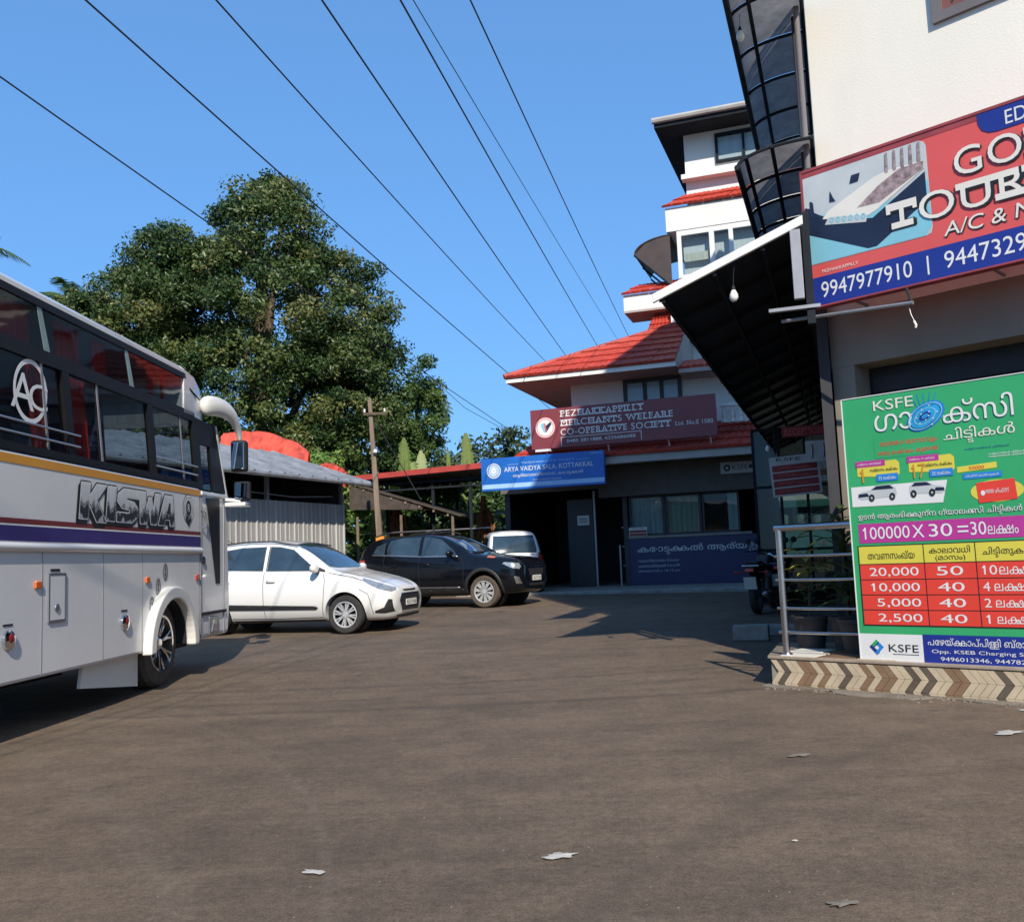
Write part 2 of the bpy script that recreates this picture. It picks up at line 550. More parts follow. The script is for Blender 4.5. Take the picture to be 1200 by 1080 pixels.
def shifted(parent, loops, d, off, y, m, n=10, name='lettering'):
    L = []
    for i in range(n):
        a = 2 * math.pi * i / n
        for l in loops:
            q = [(p[0] + off[0] + d * math.cos(a), p[1] + off[1] + d * math.sin(a)) for p in l]
            L.append(q if area(q) > 0 else q[::-1])
    P, T = fill(L)
    me = bpy.data.meshes.new(name)
    me.from_pydata([(float(a), y, float(b)) for a, b in P], [], [tuple(int(i) for i in t) for t in T])
    me.materials.append(M[m])
    return put(name, me, parent)
def disc(parent, cx, cz, rx, rz, y, m, name='print', n=28, hole=0, rot=0):
    a = [2 * math.pi * i / n for i in range(n)]
    c, s_ = math.cos(rot), math.sin(rot)
    def P(k, t):
        x, z = rx * k * math.cos(t), rz * k * math.sin(t)
        return (cx + x * c - z * s_, y, cz + x * s_ + z * c)
    v = [P(1, t) for t in a]
    if hole:
        v += [P(hole, t) for t in a]
        f = [(i, (i + 1) % n, n + (i + 1) % n, n + i) for i in range(n)]
    else:
        f = [tuple(range(n))]
    me = bpy.data.meshes.new(name); me.from_pydata(v, [], f); me.materials.append(M[m])
    return put(name, me, parent)

# ---- leaves in bulk
def leaf_cloud(name, pts, nrm, size, m, parent=None, tint=None, aspect=.5, fold=.25, jitter=.9, kind=None):
    n = len(pts)
    d = nrm + rng.normal(0, jitter, (n, 3))
    d /= np.linalg.norm(d, axis=1)[:, None]
    ref = rng.normal(0, 1, (n, 3)); ref[:, 2] -= .5
    t = np.cross(d, ref); t /= np.linalg.norm(t, axis=1)[:, None] + 1e-9
    b = np.cross(d, t)
    sz = size * rng.uniform(.6, 1.3, n)[:, None]
    p0 = pts - t * sz * .5; p2 = pts + t * sz * .5
    p1 = pts + b * sz * aspect * .5 - d * sz * fold * .4; p3 = pts - b * sz * aspect * .5 - d * sz * fold * .4
    V = np.stack([p0, p1, p2, p3], 1).reshape(-1, 3)
    me = bpy.data.meshes.new(name)
    me.vertices.add(4 * n); me.vertices.foreach_set('co', V.ravel())
    me.loops.add(6 * n)
    base = np.arange(n)[:, None] * 4
    idx = np.concatenate([base + [0, 1, 2], base + [0, 2, 3]], 1).ravel()
    me.loops.foreach_set('vertex_index', idx.astype(np.int32))
    me.polygons.add(2 * n)
    me.polygons.foreach_set('loop_start', np.arange(0, 6 * n, 3, dtype=np.int32))
    me.update(calc_edges=True)
    at = me.attributes.new('tint', 'FLOAT', 'FACE')
    tv = rng.uniform(0, 1, n) if tint is None else np.clip(tint, 0, 1)
    at.data.foreach_set('value', np.repeat(tv, 2).astype(np.float32))
    me.materials.append(M[m])
    o = bpy.data.objects.new(name, me); COL.objects.link(o)
    if parent: o.parent = parent
    if kind: o['kind'] = kind
    return o
def clumps(blobs, per, spread, count_k=1.0):
    """points and outward normals on leaf clumps that sit over the surfaces of ellipsoid blobs"""
    P = []; N = []; Tn = []
    for (cx, cy, cz, rx, ry, rz_, nc) in blobs:
        nc = int(nc * count_k)
        q = rng.normal(0, 1, (nc, 3)); q /= np.linalg.norm(q, axis=1)[:, None]
        rad = rng.uniform(.72, 1.06, nc)[:, None]
        c = q * rad * [rx, ry, rz_] + [cx, cy, cz]
        tt = rng.uniform(0, 1, nc)
        cs = spread * rng.uniform(.6, 1.35, nc)
        for i in range(nc):
            k = int(per * rng.uniform(.6, 1.3))
            w = rng.normal(0, 1, (k, 3)); w /= np.linalg.norm(w, axis=1)[:, None]
            pp = c[i] + w * cs[i] * rng.uniform(.35, 1.0, k)[:, None] * [1, 1, .75]
            P.append(pp); N.append(w * .6 + q[i] * .5 + [0, 0, .35])
            Tn.append(np.clip(tt[i] * .75 + rng.normal(.1, .16, k), 0, 1))
    return np.concatenate(P), np.concatenate(N), np.concatenate(Tn)

# ---- patches laid on a curved body
def patch(name, bvh, poly2, view, m, parent, off=.004, seg=.09, thick=0, smooth=True):
    bm = bmesh.new()
    PP, TT = fill([poly2])
    vs_ = [bm.verts.new((float(p[0]), float(p[1]), 0)) for p in PP]
    for t in TT:
        bm.faces.new([vs_[int(i)] for i in t])
    for _ in range(5):
        es = [e for e in bm.edges if e.calc_length() > seg]
        if not es: break
        bmesh.ops.subdivide_edges(bm, edges=es, cuts=1)
        bmesh.ops.triangulate(bm, faces=bm.faces)
    dead = []
    for v in bm.verts:
        a, b = v.co.x, v.co.y
        if view == 'right': o_, d = Vector((a, 4, b)), Vector((0, -1, 0))
        elif view == 'left': o_, d = Vector((a, -4, b)), Vector((0, 1, 0))
        elif view == 'front': o_, d = Vector((-3, a, b)), Vector((1, 0, 0))
        elif view == 'rear': o_, d = Vector((9, a, b)), Vector((-1, 0, 0))
        else: o_, d = Vector((a, b, 5)), Vector((0, 0, -1))
        h, nn, _i, _d = bvh.ray_cast(o_, d)
        if h is None: dead.append(v); continue
        if nn.dot(d) > 0: nn = -nn
        v.co = h + nn * off
    bmesh.ops.delete(bm, geom=dead, context='VERTS')
    me = bpy.data.meshes.new(name); bm.to_mesh(me); bm.free()
    me.materials.append(M[m])
    o = put(name, me, parent, 'all' if smooth else False)
    if thick:
        s_ = o.modifiers.new('thick', 'SOLIDIFY'); s_.thickness = thick; s_.offset = 0
    return o
def ring(cx, cz, r0_, r1_, a0, a1, n=18):
    o_ = [(cx + r1_ * math.cos(a0 + (a1 - a0) * i / n), cz + r1_ * math.sin(a0 + (a1 - a0) * i / n)) for i in range(n + 1)]
    i_ = [(cx + r0_ * math.cos(a0 + (a1 - a0) * i / n), cz + r0_ * math.sin(a0 + (a1 - a0) * i / n)) for i in range(n, -1, -1)]
    return o_ + i_
def line_poly(pts, w):
    L = []; Rr = []
    for i, p in enumerate(pts):
        a = pts[max(i - 1, 0)]; b = pts[min(i + 1, len(pts) - 1)]
        dx, dy = b[0] - a[0], b[1] - a[1]; l = math.hypot(dx, dy)
        nx_, ny = -dy / l * w / 2, dx / l * w / 2
        L.append((p[0] + nx_, p[1] + ny)); Rr.append((p[0] - nx_, p[1] - ny))
    return L + Rr[::-1]

# ================================================================== GROUND
def gz(y):
    return 0.0 if y < 9 else (.02 * (y - 9) if y < 28 else .38)
am = bpy.data.materials.new('asphalt'); am.use_nodes = True
n = am.node_tree; b = n.nodes['Principled BSDF']; b.inputs['Roughness'].default_value = .82; b.inputs['Specular IOR Level'].default_value = .3
tc = n.nodes.new('ShaderNodeTexCoord')
def nz(scale, detail=6, rough=.6, vec=None, dist=0):
    t = n.nodes.new('ShaderNodeTexNoise'); t.inputs['Scale'].default_value = scale; t.inputs['Detail'].default_value = detail
    t.inputs['Roughness'].default_value = rough; t.inputs['Distortion'].default_value = dist
    n.links.new(vec or tc.outputs['Object'], t.inputs['Vector']); return t
def mixc(fac, a, c, mode='MIX', f=1.0):
    m = n.nodes.new('ShaderNodeMixRGB'); m.blend_type = mode
    if fac is None: m.inputs[0].default_value = f
    else: n.links.new(fac, m.inputs[0])
    for i, v in ((1, a), (2, c)):
        if isinstance(v, tuple): m.inputs[i].default_value = v
        else: n.links.new(v, m.inputs[i])
    return m.outputs[0]
def mrange(src, a, c, lo=0, hi=1):
    m = n.nodes.new('ShaderNodeMapRange'); m.inputs[1].default_value = a; m.inputs[2].default_value = c; m.inputs[3].default_value = lo; m.inputs[4].default_value = hi
    n.links.new(src, m.inputs[0]); return m.outputs[0]
big = nz(.16, 5); mid = nz(1.1, 7, .7); fine = nz(90, 4, .7); grit = nz(240, 2)
mp = n.nodes.new('ShaderNodeMapping'); mp.inputs['Rotation'].default_value = (0, 0, R(-14)); mp.inputs['Scale'].default_value = (.22, 1.3, 1)
n.links.new(tc.outputs['Object'], mp.inputs[0])
streak = nz(1.4, 6, .7, mp.outputs[0], .6)
c0 = mixc(mrange(big.outputs[0], .35, .65), (.125, .092, .066, 1), (.165, .121, .086, 1))
c0 = mixc(mrange(mid.outputs[0], .4, .72), c0, (.175, .15, .125, 1)) if False else mixc(None, c0, mixc(mrange(mid.outputs[0], .3, .7), (.80, .80, .80, 1), (1.16, 1.15, 1.13, 1)), 'MULTIPLY')
c0 = mixc(None, c0, mixc(mrange(streak.outputs[0], .38, .62), (.86, .86, .87, 1), (1.06, 1.06, 1.06, 1)), 'MULTIPLY')
c0 = mixc(None, c0, mixc(mrange(fine.outputs[0], .3, .7), (.62, .62, .62, 1), (1.4, 1.38, 1.33, 1)), 'MULTIPLY')
c0 = mixc(mrange(grit.outputs[0], .62, .70, 0, .6), c0, (.34, .31, .27, 1))
blot = nz(3.2, 8, .8); c0 = mixc(None, c0, mixc(mrange(blot.outputs[0], .35, .62), (.78, .79, .80, 1), (1.10, 1.10, 1.09, 1)), 'MULTIPLY')
spk = nz(22, 5, .85); c0 = mixc(None, c0, mixc(mrange(spk.outputs[0], .34, .66), (.70, .70, .70, 1), (1.25, 1.24, 1.22, 1)), 'MULTIPLY')
oil = nz(1.7, 3, .5); c0 = mixc(mrange(oil.outputs[0], .70, .75, 0, .45), c0, (.045, .038, .032, 1))
dusty = nz(.45, 8, .75); c0 = mixc(mrange(dusty.outputs[0], .56, .72, 0, .35), c0, (.23, .19, .145, 1))
brk = nz(5.5, 5, .7)
for (cx_, cy_, rr_, ww_, kk_, dk_) in ((-1.5, 25.5, 16.1, .10, .5, 1), (-1.2, 25.9, 17.9, .11, .55, 1), (-2.2, 24.0, 15.4, .09, .4, 1), (-9.5, 2.0, 8.9, .04, .16, 0), (12, -4.0, 12.4, .10, .35, 1), (12, -4.0, 13.9, .10, .3, 1), (-14, -3, 14.3, .12, .14, 0), (-9.5, 2.0, 9.3, .05, .2, 1)):
    vm = n.nodes.new('ShaderNodeVectorMath'); vm.operation = 'SUBTRACT'; vm.inputs[1].default_value = (cx_, cy_, 0)
    n.links.new(tc.outputs['Object'], vm.inputs[0])
    fl = n.nodes.new('ShaderNodeVectorMath'); fl.operation = 'MULTIPLY'; fl.inputs[1].default_value = (1, 1, 0); n.links.new(vm.outputs[0], fl.inputs[0])
    ln_ = n.nodes.new('ShaderNodeVectorMath'); ln_.operation = 'LENGTH'; n.links.new(fl.outputs[0], ln_.inputs[0])
    sb = n.nodes.new('ShaderNodeMath'); sb.operation = 'SUBTRACT'; sb.inputs[1].default_value = rr_; n.links.new(ln_.outputs['Value'], sb.inputs[0])
    ab = n.nodes.new('ShaderNodeMath'); ab.operation = 'ABSOLUTE'; n.links.new(sb.outputs[0], ab.inputs[0])
    band = mrange(ab.outputs[0], ww_, ww_ * .3, 0, kk_)
    mm = n.nodes.new('ShaderNodeMath'); mm.operation = 'MULTIPLY'; n.links.new(band, mm.inputs[0]); n.links.new(mrange(brk.outputs[0], .35, .6), mm.inputs[1])
    c0 = mixc(mm.outputs[0], c0, (.06, .048, .038, 1) if dk_ else (.24, .20, .16, 1))
vor = n.nodes.new('ShaderNodeTexVoronoi'); vor.inputs['Scale'].default_value = .9; n.links.new(tc.outputs['Object'], vor.inputs['Vector'])
c0 = mixc(mrange(vor.outputs['Distance'], .05, .02, 0, .6), c0, (.04, .035, .03, 1))
n.links.new(c0, b.inputs['Base Color'])
bp = n.nodes.new('ShaderNodeBump'); bp.inputs['Strength'].default_value = .55; bp.inputs['Distance'].default_value = .008
n.links.new(fine.outputs[0], bp.inputs['Height']); n.links.new(bp.outputs[0], b.inputs['Normal'])
M['asphalt'] = am
xs = [-400, -150, -60, -30, -15, -8, -4, 0, 4, 8, 15, 30, 60, 150, 400]
ys = [-300, -60, -20, -8, 0, 4, 7, 9, 11, 14, 18, 22, 25, 28, 32, 45, 90, 200, 600]
v = [(x, y, gz(y)) for y in ys for x in xs]
k = len(xs)
fcs = [(j * k + i, j * k + i + 1, (j + 1) * k + i + 1, (j + 1) * k + i) for j in range(len(ys) - 1) for i in range(k - 1)]
g = MB().add(v, fcs).build('ground', am); g['kind'] = 'structure'
mk('soil', (.13, .10, .065), .95, vary=.4, scale=1.5, bump=.4, col2=(.07, .085, .03))
v = [(x, y, gz(y) + .004) for y in (27, 28, 45, 90, 250) for x in (-120, -30, -3.2)]
v += [(x, y, gz(y) + .004) for y in (27, 28, 45, 90, 250) for x in (-3.2, 8, 60)]
k = 3; fcs = [(o_ + j * k + i, o_ + j * k + i + 1, o_ + (j + 1) * k + i + 1, o_ + (j + 1) * k + i) for o_ in (0, 15) for j in range(4) for i in range(2)]
g = MB().add(v, fcs).build('soil_ground', M['soil']); g['kind'] = 'structure'

mk('surround_grey', (.16, .145, .15), .7, vary=.1)
# ================================================================== HOTEL (right)
HO, HR = (2.22, 8.47, 0), R(-44.6)
ho = thing('hotel_building', 'cream painted hotel building at the right edge with a brown window above its red sign', 'building', HO, HR)
A_ = (.30, 1.0); S12 = (.30 - .429 * 12, 1.0 + .903 * 12)
MB().prism([A_, (7.5, 1.0), (7.5, 12), S12], 3.42, 13.6, 'xy').build('wall', M['cream_wall'], ho)
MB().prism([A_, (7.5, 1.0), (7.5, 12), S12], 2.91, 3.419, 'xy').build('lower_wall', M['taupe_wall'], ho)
MB().prism([(.27, .9), (8, .9), (8, 12.1), (S12[0] - .04, S12[1] + .05), (.25, .95)], 13.601, 13.75, 'xy').build('roof_slab', M['white_wall'], ho)
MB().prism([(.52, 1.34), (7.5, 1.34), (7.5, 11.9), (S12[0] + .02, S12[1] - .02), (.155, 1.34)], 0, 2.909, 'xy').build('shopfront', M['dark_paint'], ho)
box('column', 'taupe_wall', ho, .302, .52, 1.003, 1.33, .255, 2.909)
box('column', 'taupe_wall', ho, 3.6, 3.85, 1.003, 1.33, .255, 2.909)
MB().tube([(.235, .94, 13.5), (.235, .94, 4.3), (.20, 1.02, 3.9)], .03, 10).build('drainpipe', M['surround_grey'], ho, True)
MB().tube([(.13, 1.08, 13.5), (.13, 1.08, 3.6)], .022, 8).build('cable_conduit', M['dark_paint'], ho, True)
# upper window: outer surround, reddish frame, panes
wf = MB()
for (a, c, d, e) in ((1.52, 3.02, 5.88, 5.97), (1.52, 3.02, 7.2, 7.29), (1.52, 1.61, 5.97, 7.2), (2.93, 3.02, 5.97, 7.2)):
    wf.box(a, c, .96, 1.04, d, e)
mk('surround_grey', (.16, .145, .15), .7, vary=.1)
mk('frame_brown', (.22, .085, .07), .5, vary=.15)
w_ = wf.build('window', M['surround_grey'], ho)
ff = MB()
for (a, c, d, e) in ((1.61, 2.93, 5.97, 6.03), (1.61, 2.93, 7.14, 7.2), (1.61, 1.68, 6.03, 7.14), (2.86, 2.93, 6.03, 7.14), (2.24, 2.31, 6.03, 7.14)):
    ff.box(a, c, .975, 1.02, d, e)
ff.build('window_frame', M['frame_brown'], w_)
for a in (1.68, 2.31): box('pane', 'dark_paint' if a > 9 else 'shop_glass', w_, a, a + .55, .99, .996, 6.03, 7.14)
for a in (1.72, 1.80): MB().tube([(a, .96, 6.03), (a, .96, 7.14)], .008, 6).build('window_bar', M['print_white'], w_)
# shopfront shutter joints behind the banner
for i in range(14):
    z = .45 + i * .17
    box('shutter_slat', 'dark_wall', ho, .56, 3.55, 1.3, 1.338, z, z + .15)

# ledge with tiled face
lg = thing('tiled_ledge', 'raised shop ledge with a zigzag band of beige and brown tiles on its face', 'ledge', HO, HR)
back = [(-.42, .98), (4.9, .98)]
MB().prism([(0, 0.012), (4.9, 0.012), (4.9, 1.32), (.55, 1.32), (-.50, 1.12)], 0, .235, 'xy').build('ledge_body', M['grout'], lg)
MB().prism([(-.02, -.012), (4.9, -.012), (4.9, 1.32), (.55, 1.32), (-.53, 1.13)], .236, .262, 'xy').build('ledge_top', M['floor_tile'], lg, bevel=.004)
def clip(p, zmin, zmax):
    for zc, sg in ((zmin, 1), (zmax, -1)):
        q = []
        for i in range(len(p)):
            a, c = p[i - 1], p[i]
            ia, ic = (a[1] - zc) * sg >= 0, (c[1] - zc) * sg >= 0
            if ia != ic:
                t = (zc - a[1]) / (c[1] - a[1]); q.append((a[0] + (c[0] - a[0]) * t, zc))
            if ic: q.append(c)
        p = q
        if len(p) < 3: return []
    return p
pal = ['tile_beige', 'tile_brown', 'tile_beige', 'tile_dark', 'tile_beige', 'tile_brown', 'tile_beige']
for r_, (z0, z1, dx) in enumerate(((.128, .226, .075), (.028, .126, -.075), (.012, .026, .012))):
    w_ = .062
    for c in range(-2, 76):
        xb = c * w_ + (0 if dx > 0 else .075) - (.075 if r_ == 2 else 0)
        # bands run down in zigzags: the pieces of one band meet end to end
        top_x = c * w_ + (0 if r_ == 0 else (.075 if r_ == 1 else 0)); bot_x = c * w_ + (.075 if r_ == 0 else (0 if r_ == 1 else .012))
        p = [(bot_x, z0), (bot_x + w_ - .004, z0), (top_x + w_ - .004, z1), (top_x, z1)]
        q = [(max(.004, min(4.89, a)), b_) for a, b_ in p]
        if abs(area(q)) < .0006: continue
        if abs(q[0][0] - q[1][0]) < .004 or abs(q[2][0] - q[3][0]) < .004: continue
        MB().prism(q, -.004 - .002 * ((c * 3 + r_) % 3), .013, 'xz').build('tile', M[pal[(c * 3 + (c // 7)) % 7]], lg)
for j, (px_, py_) in enumerate([(0.25, .1), (0.6, .1), (.95, .1), (.15, .42), (.5, .42), (.85, .42)]):
    MB().box(px_ - .16, px_ + .16, py_ - .08, py_ + .2, .262, .268).build('floor_tile', M[('print_cream', 'tile_brown', 'tile_beige')[j % 3]], lg)

# railing
rl = thing('steel_railing', 'stainless steel railing with round posts standing on the tiled ledge', 'railing', HO, HR)
for x in (.11, 2.55, 4.6):
    MB().tube([(x, .1, .262), (x, .1, 1.37)], .032, 14).build('post', M['steel'], rl, True)
    MB().lathe([(.0, .262), (.055, .262), (.05, .275), (.033, .28)], 16, 'z', (x, .1, 0)).build('post_base', M['steel'], rl, True)
MB().tube([(.075, .1, 1.38), (4.7, .1, 1.38)], .032, 14).build('handrail', M['steel'], rl, True)
for z in (1.13, .92, .67, .46):
    MB().tube([(.05, .1, z), (4.7, .1, z)], .0135, 10).build('rail', M['steel'], rl, True)

# big red hotel board
hb = thing('hotel_sign_board', 'large coral and navy hotel sign with phone numbers hung on the cream wall', 'sign', HO, HR)
MB().box(.43, 4.35, .41, .50, 3.39, 4.665).build('board', M['sign_coral'], hb)
fr_ = MB()
for (a, c, d, e) in ((.425, 4.355, 3.375, 3.39), (.425, 4.355, 4.665, 4.69), (.41, .43, 3.375, 4.69), (4.35, 4.37, 3.375, 4.69)):
    fr_.box(a, c, .40, .505, d, e)
mk('board_edge', (.30, .05, .055), .5, vary=.2)
fr_.build('board_frame', M['board_edge'], hb)
for x in (.7, 1.9, 3.2):
    MB().tube([(x, .5, 4.62), (x, 1.0, 4.62)], .015, 8).build('bracket', M['grey_metal'], hb)
    MB().tube([(x, .5, 3.45), (x, 1.0, 3.45)], .015, 8).build('bracket', M['grey_metal'], hb)
y = .41
rect(hb, .432, 4.348, 3.392, 3.655, y - .003, 'sign_navy')
rect(hb, .432, 4.348, 4.615, 4.663, y - .003, 'board_edge')
# photograph of the bedroom on the board
pr = [(.432, 3.78), (.432, 4.612), (1.50, 4.612)] + [(1.56 - .06 * (1 - math.cos(t)), 4.55 + .06 * math.sin(t)) for t in (1.2, .6, 0)] + [(1.56, 3.86), (1.54, 3.80), (1.49, 3.78)]
pr = [(.432, 3.78), (.432, 4.612), (1.50, 4.612), (1.545, 4.59), (1.56, 4.55), (1.56, 3.84), (1.545, 3.79), (1.50, 3.775)]
poly(hb, pr, y - .003, 'sign_grey')
poly(hb, [(.434, 3.785), (.434, 4.25), (.62, 4.22), (1.0, 4.12), (1.558, 4.25), (1.558, 3.85), (1.50, 3.78)], y - .0045, 'sign_teal')
poly(hb, [(.436, 4.08), (.436, 4.30), (.50, 4.28), (.70, 4.14), (1.06, 4.06), (1.535, 4.33), (1.535, 4.08), (1.08, 3.80), (1.0, 3.80)], y - .006, 'bed_navy')
poly(hb, [(.60, 4.18), (.66, 4.24), (1.10, 4.42), (1.22, 4.44), (1.53, 4.43), (1.535, 4.36), (1.10, 4.12), (.98, 4.08)], y - .0075, 'print_cream')
poly(hb, [(.93, 4.19), (1.13, 4.33), (1.32, 4.42), (1.53, 4.425), (1.53, 4.36), (1.13, 4.18)], y - .009, 'bed_check')
poly(hb, [(.62, 4.12), (.66, 4.18), (1.02, 4.10), (1.0, 4.04)], y - .009, 'sign_grey')
for i in range(6): disc(hb, .69 + i * .058, 4.145 - i * .009, .02, .028, y - .0105, 'sign_teal', hole=.5)
for x in (1.20, 1.27, 1.34, 1.41, 1.48): poly(hb, [(x, 4.42), (x + .012, 4.6), (x + .032, 4.6), (x + .03, 4.42)], y - .009, 'bed_check')
poly(hb, [(.88, 4.43), (.90, 4.50), (.98, 4.50), (.96, 4.43)], y - .009, 'bed_navy')
poly(hb, [(.68, 4.32), (.69, 4.42), (.72, 4.34), (.74, 4.31)], y - .009, 'bed_navy')
poly(hb, [(.44, 4.25), (.44, 4.33), (.49, 4.31), (.49, 4.38), (.52, 4.36), (.53, 4.2)], y - .009, 'bed_navy')
for nm, s_, x0, x1, z0, z1 in (('l1', 'GOLDEN', 1.775, 3.22, 4.195, 4.43), ('l2', 'TOURIST HOME', 1.185, 4.12, 3.90, 4.135)):
    sx = 0
    letters(hb, s_, x0 + .012, x1 + .012, z0 - .012, z1 - .012, y - .0115, 'print_black', .125, True, ref=.095, track=-.06)
    letters(hb, s_, x0, x1, z0, z1, y - .013, 'print_black', .12, True, ref=.095, track=-.06)
    letters(hb, s_, x0, x1, z0, z1, y - .0155, 'print_cream', .095, True, track=-.06)
letters(hb, 'A/C & NON A/C ROOMS', 1.655, 3.71, 3.715, 3.835, y - .007, 'print_black', .08, shear=.15)
letters(hb, 'A/C & NON A/C ROOMS', 1.645, 3.70, 3.725, 3.845, y - .009, 'print_cream', .07, shear=.15)
letters(hb, '9947977910', .54, 1.36, 3.455, 3.60, y - .006, 'print_white', .04)
rect(hb, 1.487, 1.502, 3.44, 3.60, y - .006, 'print_white')
letters(hb, '9447329541', 1.63, 2.50, 3.455, 3.60, y - .006, 'print_white', .04)
letters(hb, 'PEZHAKKAPPILLY', .56, .90, 3.685, 3.712, y - .006, 'print_cream', .015)
poly(hb, [(1.98, 4.661), (1.985, 4.58), (2.01, 4.52), (2.06, 4.485), (2.12, 4.475), (3.4, 4.475), (3.47, 4.52), (3.5, 4.58), (3.5, 4.661)], y - .006, 'sign_navy')
letters(hb, 'EDEN', 2.19, 2.52, 4.505, 4.62, y - .009, 'print_white', .06)
rod = thing('lamp_arm', 'thin steel arm with a dangling cable end just below the coral hotel sign', 'bracket', HO, HR)
MB().tube([(.12, .42, 3.325), (1.37, .34, 3.215)], .017, 8).build('arm', M['grey_metal'], rod, True)
MB().tube([(1.30, .40, 3.37), (1.36, .34, 3.215)], .012, 8).build('stay', M['matt_black'], rod)
MB().tube([(1.32, .36, 3.22), (1.34, .35, 3.12), (1.375, .35, 3.03)], .004, 6).build('cable', M['grey_metal'], rod)
MB().tube([(1.36, .35, 3.06), (1.378, .345, 3.02), (1.37, .345, 3.0)], .010, 8).build('connector', M['print_cream'], rod)

# green scheme banner
bn = thing('green_banner', 'green Malayalam savings scheme banner with car pictures and a red table of sums', 'banner', HO, HR)
MB().box(.82, 2.255, .035, .066, .25, 2.43).build('panel', M['sign_green'], bn)
MB().box(.812, .82, .03, .07, .245, 2.435).box(2.255, 2.28, .03, .075, .245, 2.435).box(.82, 2.255, .03, .07, 2.43, 2.437).box(.82, 2.255, .03, .07, .243, .25).build('panel_edge', M['print_white'], bn)
y = .035
def BR(*a, **k_): return rect(bn, *a, **k_)
letters(bn, 'KSFE', 1.09, 1.42, 2.30, 2.385, y - .006, 'print_cream', .07)
letters(bn, 'ഗാ', 1.09, 1.40, 2.12, 2.262, y - .005, 'sign_navy', .06, ref=.03)
letters(bn, 'ഗാ', 1.09, 1.40, 2.125, 2.262, y - .008, 'print_white', .03)
letters(bn, 'ക്സി', 1.64, 2.155, 2.12, 2.305, y - .005, 'sign_navy', .06, ref=.03)
letters(bn, 'ക്സി', 1.64, 2.155, 2.125, 2.305, y - .008, 'print_white', .03)
disc(bn, 1.505, 2.205, .165, .10, y - .003, 'sign_azure', rot=.5)
disc(bn, 1.505, 2.205, .13, .075, y - .0095, 'sign_cyan', rot=.5)
disc(bn, 1.505, 2.205, .15, .088, y - .011, 'sign_teal', rot=.5, hole=.93)
disc(bn, 1.505, 2.205, .095, .055, y - .011, 'sign_teal', rot=.5, hole=.9)
disc(bn, 1.505, 2.205, .05, .028, y - .011, 'sign_navy', rot=.5, hole=.6)
for i in range(14):
    t = i * 2.4; disc(bn, 1.505 + (.03 + .009 * i) * math.cos(t), 2.205 + (.02 + .006 * i) * math.sin(t), .006, .006, y - .0125, 'print_white', n=6)
for a in (-.06, -.03, 0, .03, .06): poly(bn, [(1.5 + a, 2.29), (1.5 + a * 1.7, 2.39), (1.506 + a * 1.7, 2.39), (1.508 + a, 2.29)], y - .003, 'sign_cyan')
letters(bn, 'ചി{ട^ട}ികൾ', 1.63, 2.15, 1.955, 2.085, y - .006, 'print_cream', .03)
rect(bn, 1.07, 1.60, 1.905, 2.055, y - .002, 'sign_green')
letters(bn, 'ഓരോ മാസവും', 1.12, 1.58, 1.99, 2.035, y - .004, 'sign_red', .03)
letters(bn, 'ഒരു ലക്ഷം മുതൽ', 1.10, 1.58, 1.92, 1.968, y - .004, 'sign_red', .03)
for x0, x1, z in ((1.78, 2.10, 1.90), (1.95, 2.2, 1.845), (1.95, 2.2, 1.825)):
    letters(bn, 'സമ്മാനങ്ങൾ ചിട്ടികൾ', x0, x1, z, z + .016, y - .004, 'print_white' if z < 1.9 else 'sign_navy', .01)
for (xa, num, la, lb_) in ((.90, '1', 'സമ്മാനം ഒരാൾക്ക്', '75 ലക്ഷം'), (1.33, '17', 'സമ്മാനം 17 പേർക്ക്', '25 ലക്ഷം')):
    poly(bn, [(xa + .01, 1.77), (xa + .01, 1.875), (xa + .34, 1.885), (xa + .365, 1.86), (xa + .365, 1.77), (xa + .34, 1.745)], y - .003, 'sign_yellow')
    rect(bn, xa, xa + .25, 1.845, 1.895, y - .005, 'sign_pink'); letters(bn, la, xa + .02, xa + .22, 1.86, 1.88, y - .007, 'print_white', .02)
    letters(bn, 'സമ്മാനം ലക്ഷം', xa + .12, xa + .35, 1.80, 1.83, y - .006, 'print_black', .02)
    rect(bn, xa + .17, xa + .35, 1.715, 1.775, y - .005, 'sign_azure'); letters(bn, lb_, xa + .19, xa + .33, 1.73, 1.76, y - .007, 'print_white', .03)
    letters(bn, num, xa + .03, xa + .03 + (.035 if num == '1' else .11), 1.715, 1.83, y - .008, 'yellow', .07)
poly(bn, [(.846, 1.52), (.846, 1.685), (1.63, 1.685), (1.585, 1.51)], y - .003, 'print_white')
def print_car(x0, x1, z0, z1, flip):
    w_, h_ = x1 - x0, z1 - z0
    def q(p): return [((x1 - a * w_) if flip else (x0 + a * w_), z0 + c * h_) for a, c in p]
    poly(bn, q([(0, .25), (.02, .5), (.12, .62), (.32, .7), (.48, .97), (.85, 1.0), (.98, .72), (1.0, .35), (.93, .2), (.1, .12)]), y - .005, 'sign_grey')
    poly(bn, q([(.36, .70), (.50, .92), (.83, .94), (.93, .70)]), y - .007, 'bed_navy')
    poly(bn, q([(.02, .28), (.03, .48), (.25, .52), (.3, .3)]), y - .007, 'bed_navy')
    for cx_ in (.36, .88):
        p = q([(cx_, .2)])[0]; disc(bn, p[0], p[1], .024, .03, y - .008, 'print_black', hole=.4)
print_car(.90, 1.23, 1.56, 1.69, False); print_car(1.33, 1.61, 1.57, 1.69, True)
poly(bn, [(1.71, 1.73), (1.71, 1.775), (2.0, 1.79), (2.0, 1.745)], y - .003, 'sign_yellow'); letters(bn, '50000', 1.80, 1.91, 1.745, 1.772, y - .005, 'sign_red', .03)
rect(bn, 1.75, 2.03, 1.675, 1.72, y - .004, 'sign_azure'); letters(bn, 'ഗിഫ്റ്റ് കാർഡുകൾ', 1.77, 2.01, 1.685, 1.708, y - .006, 'print_white', .02)
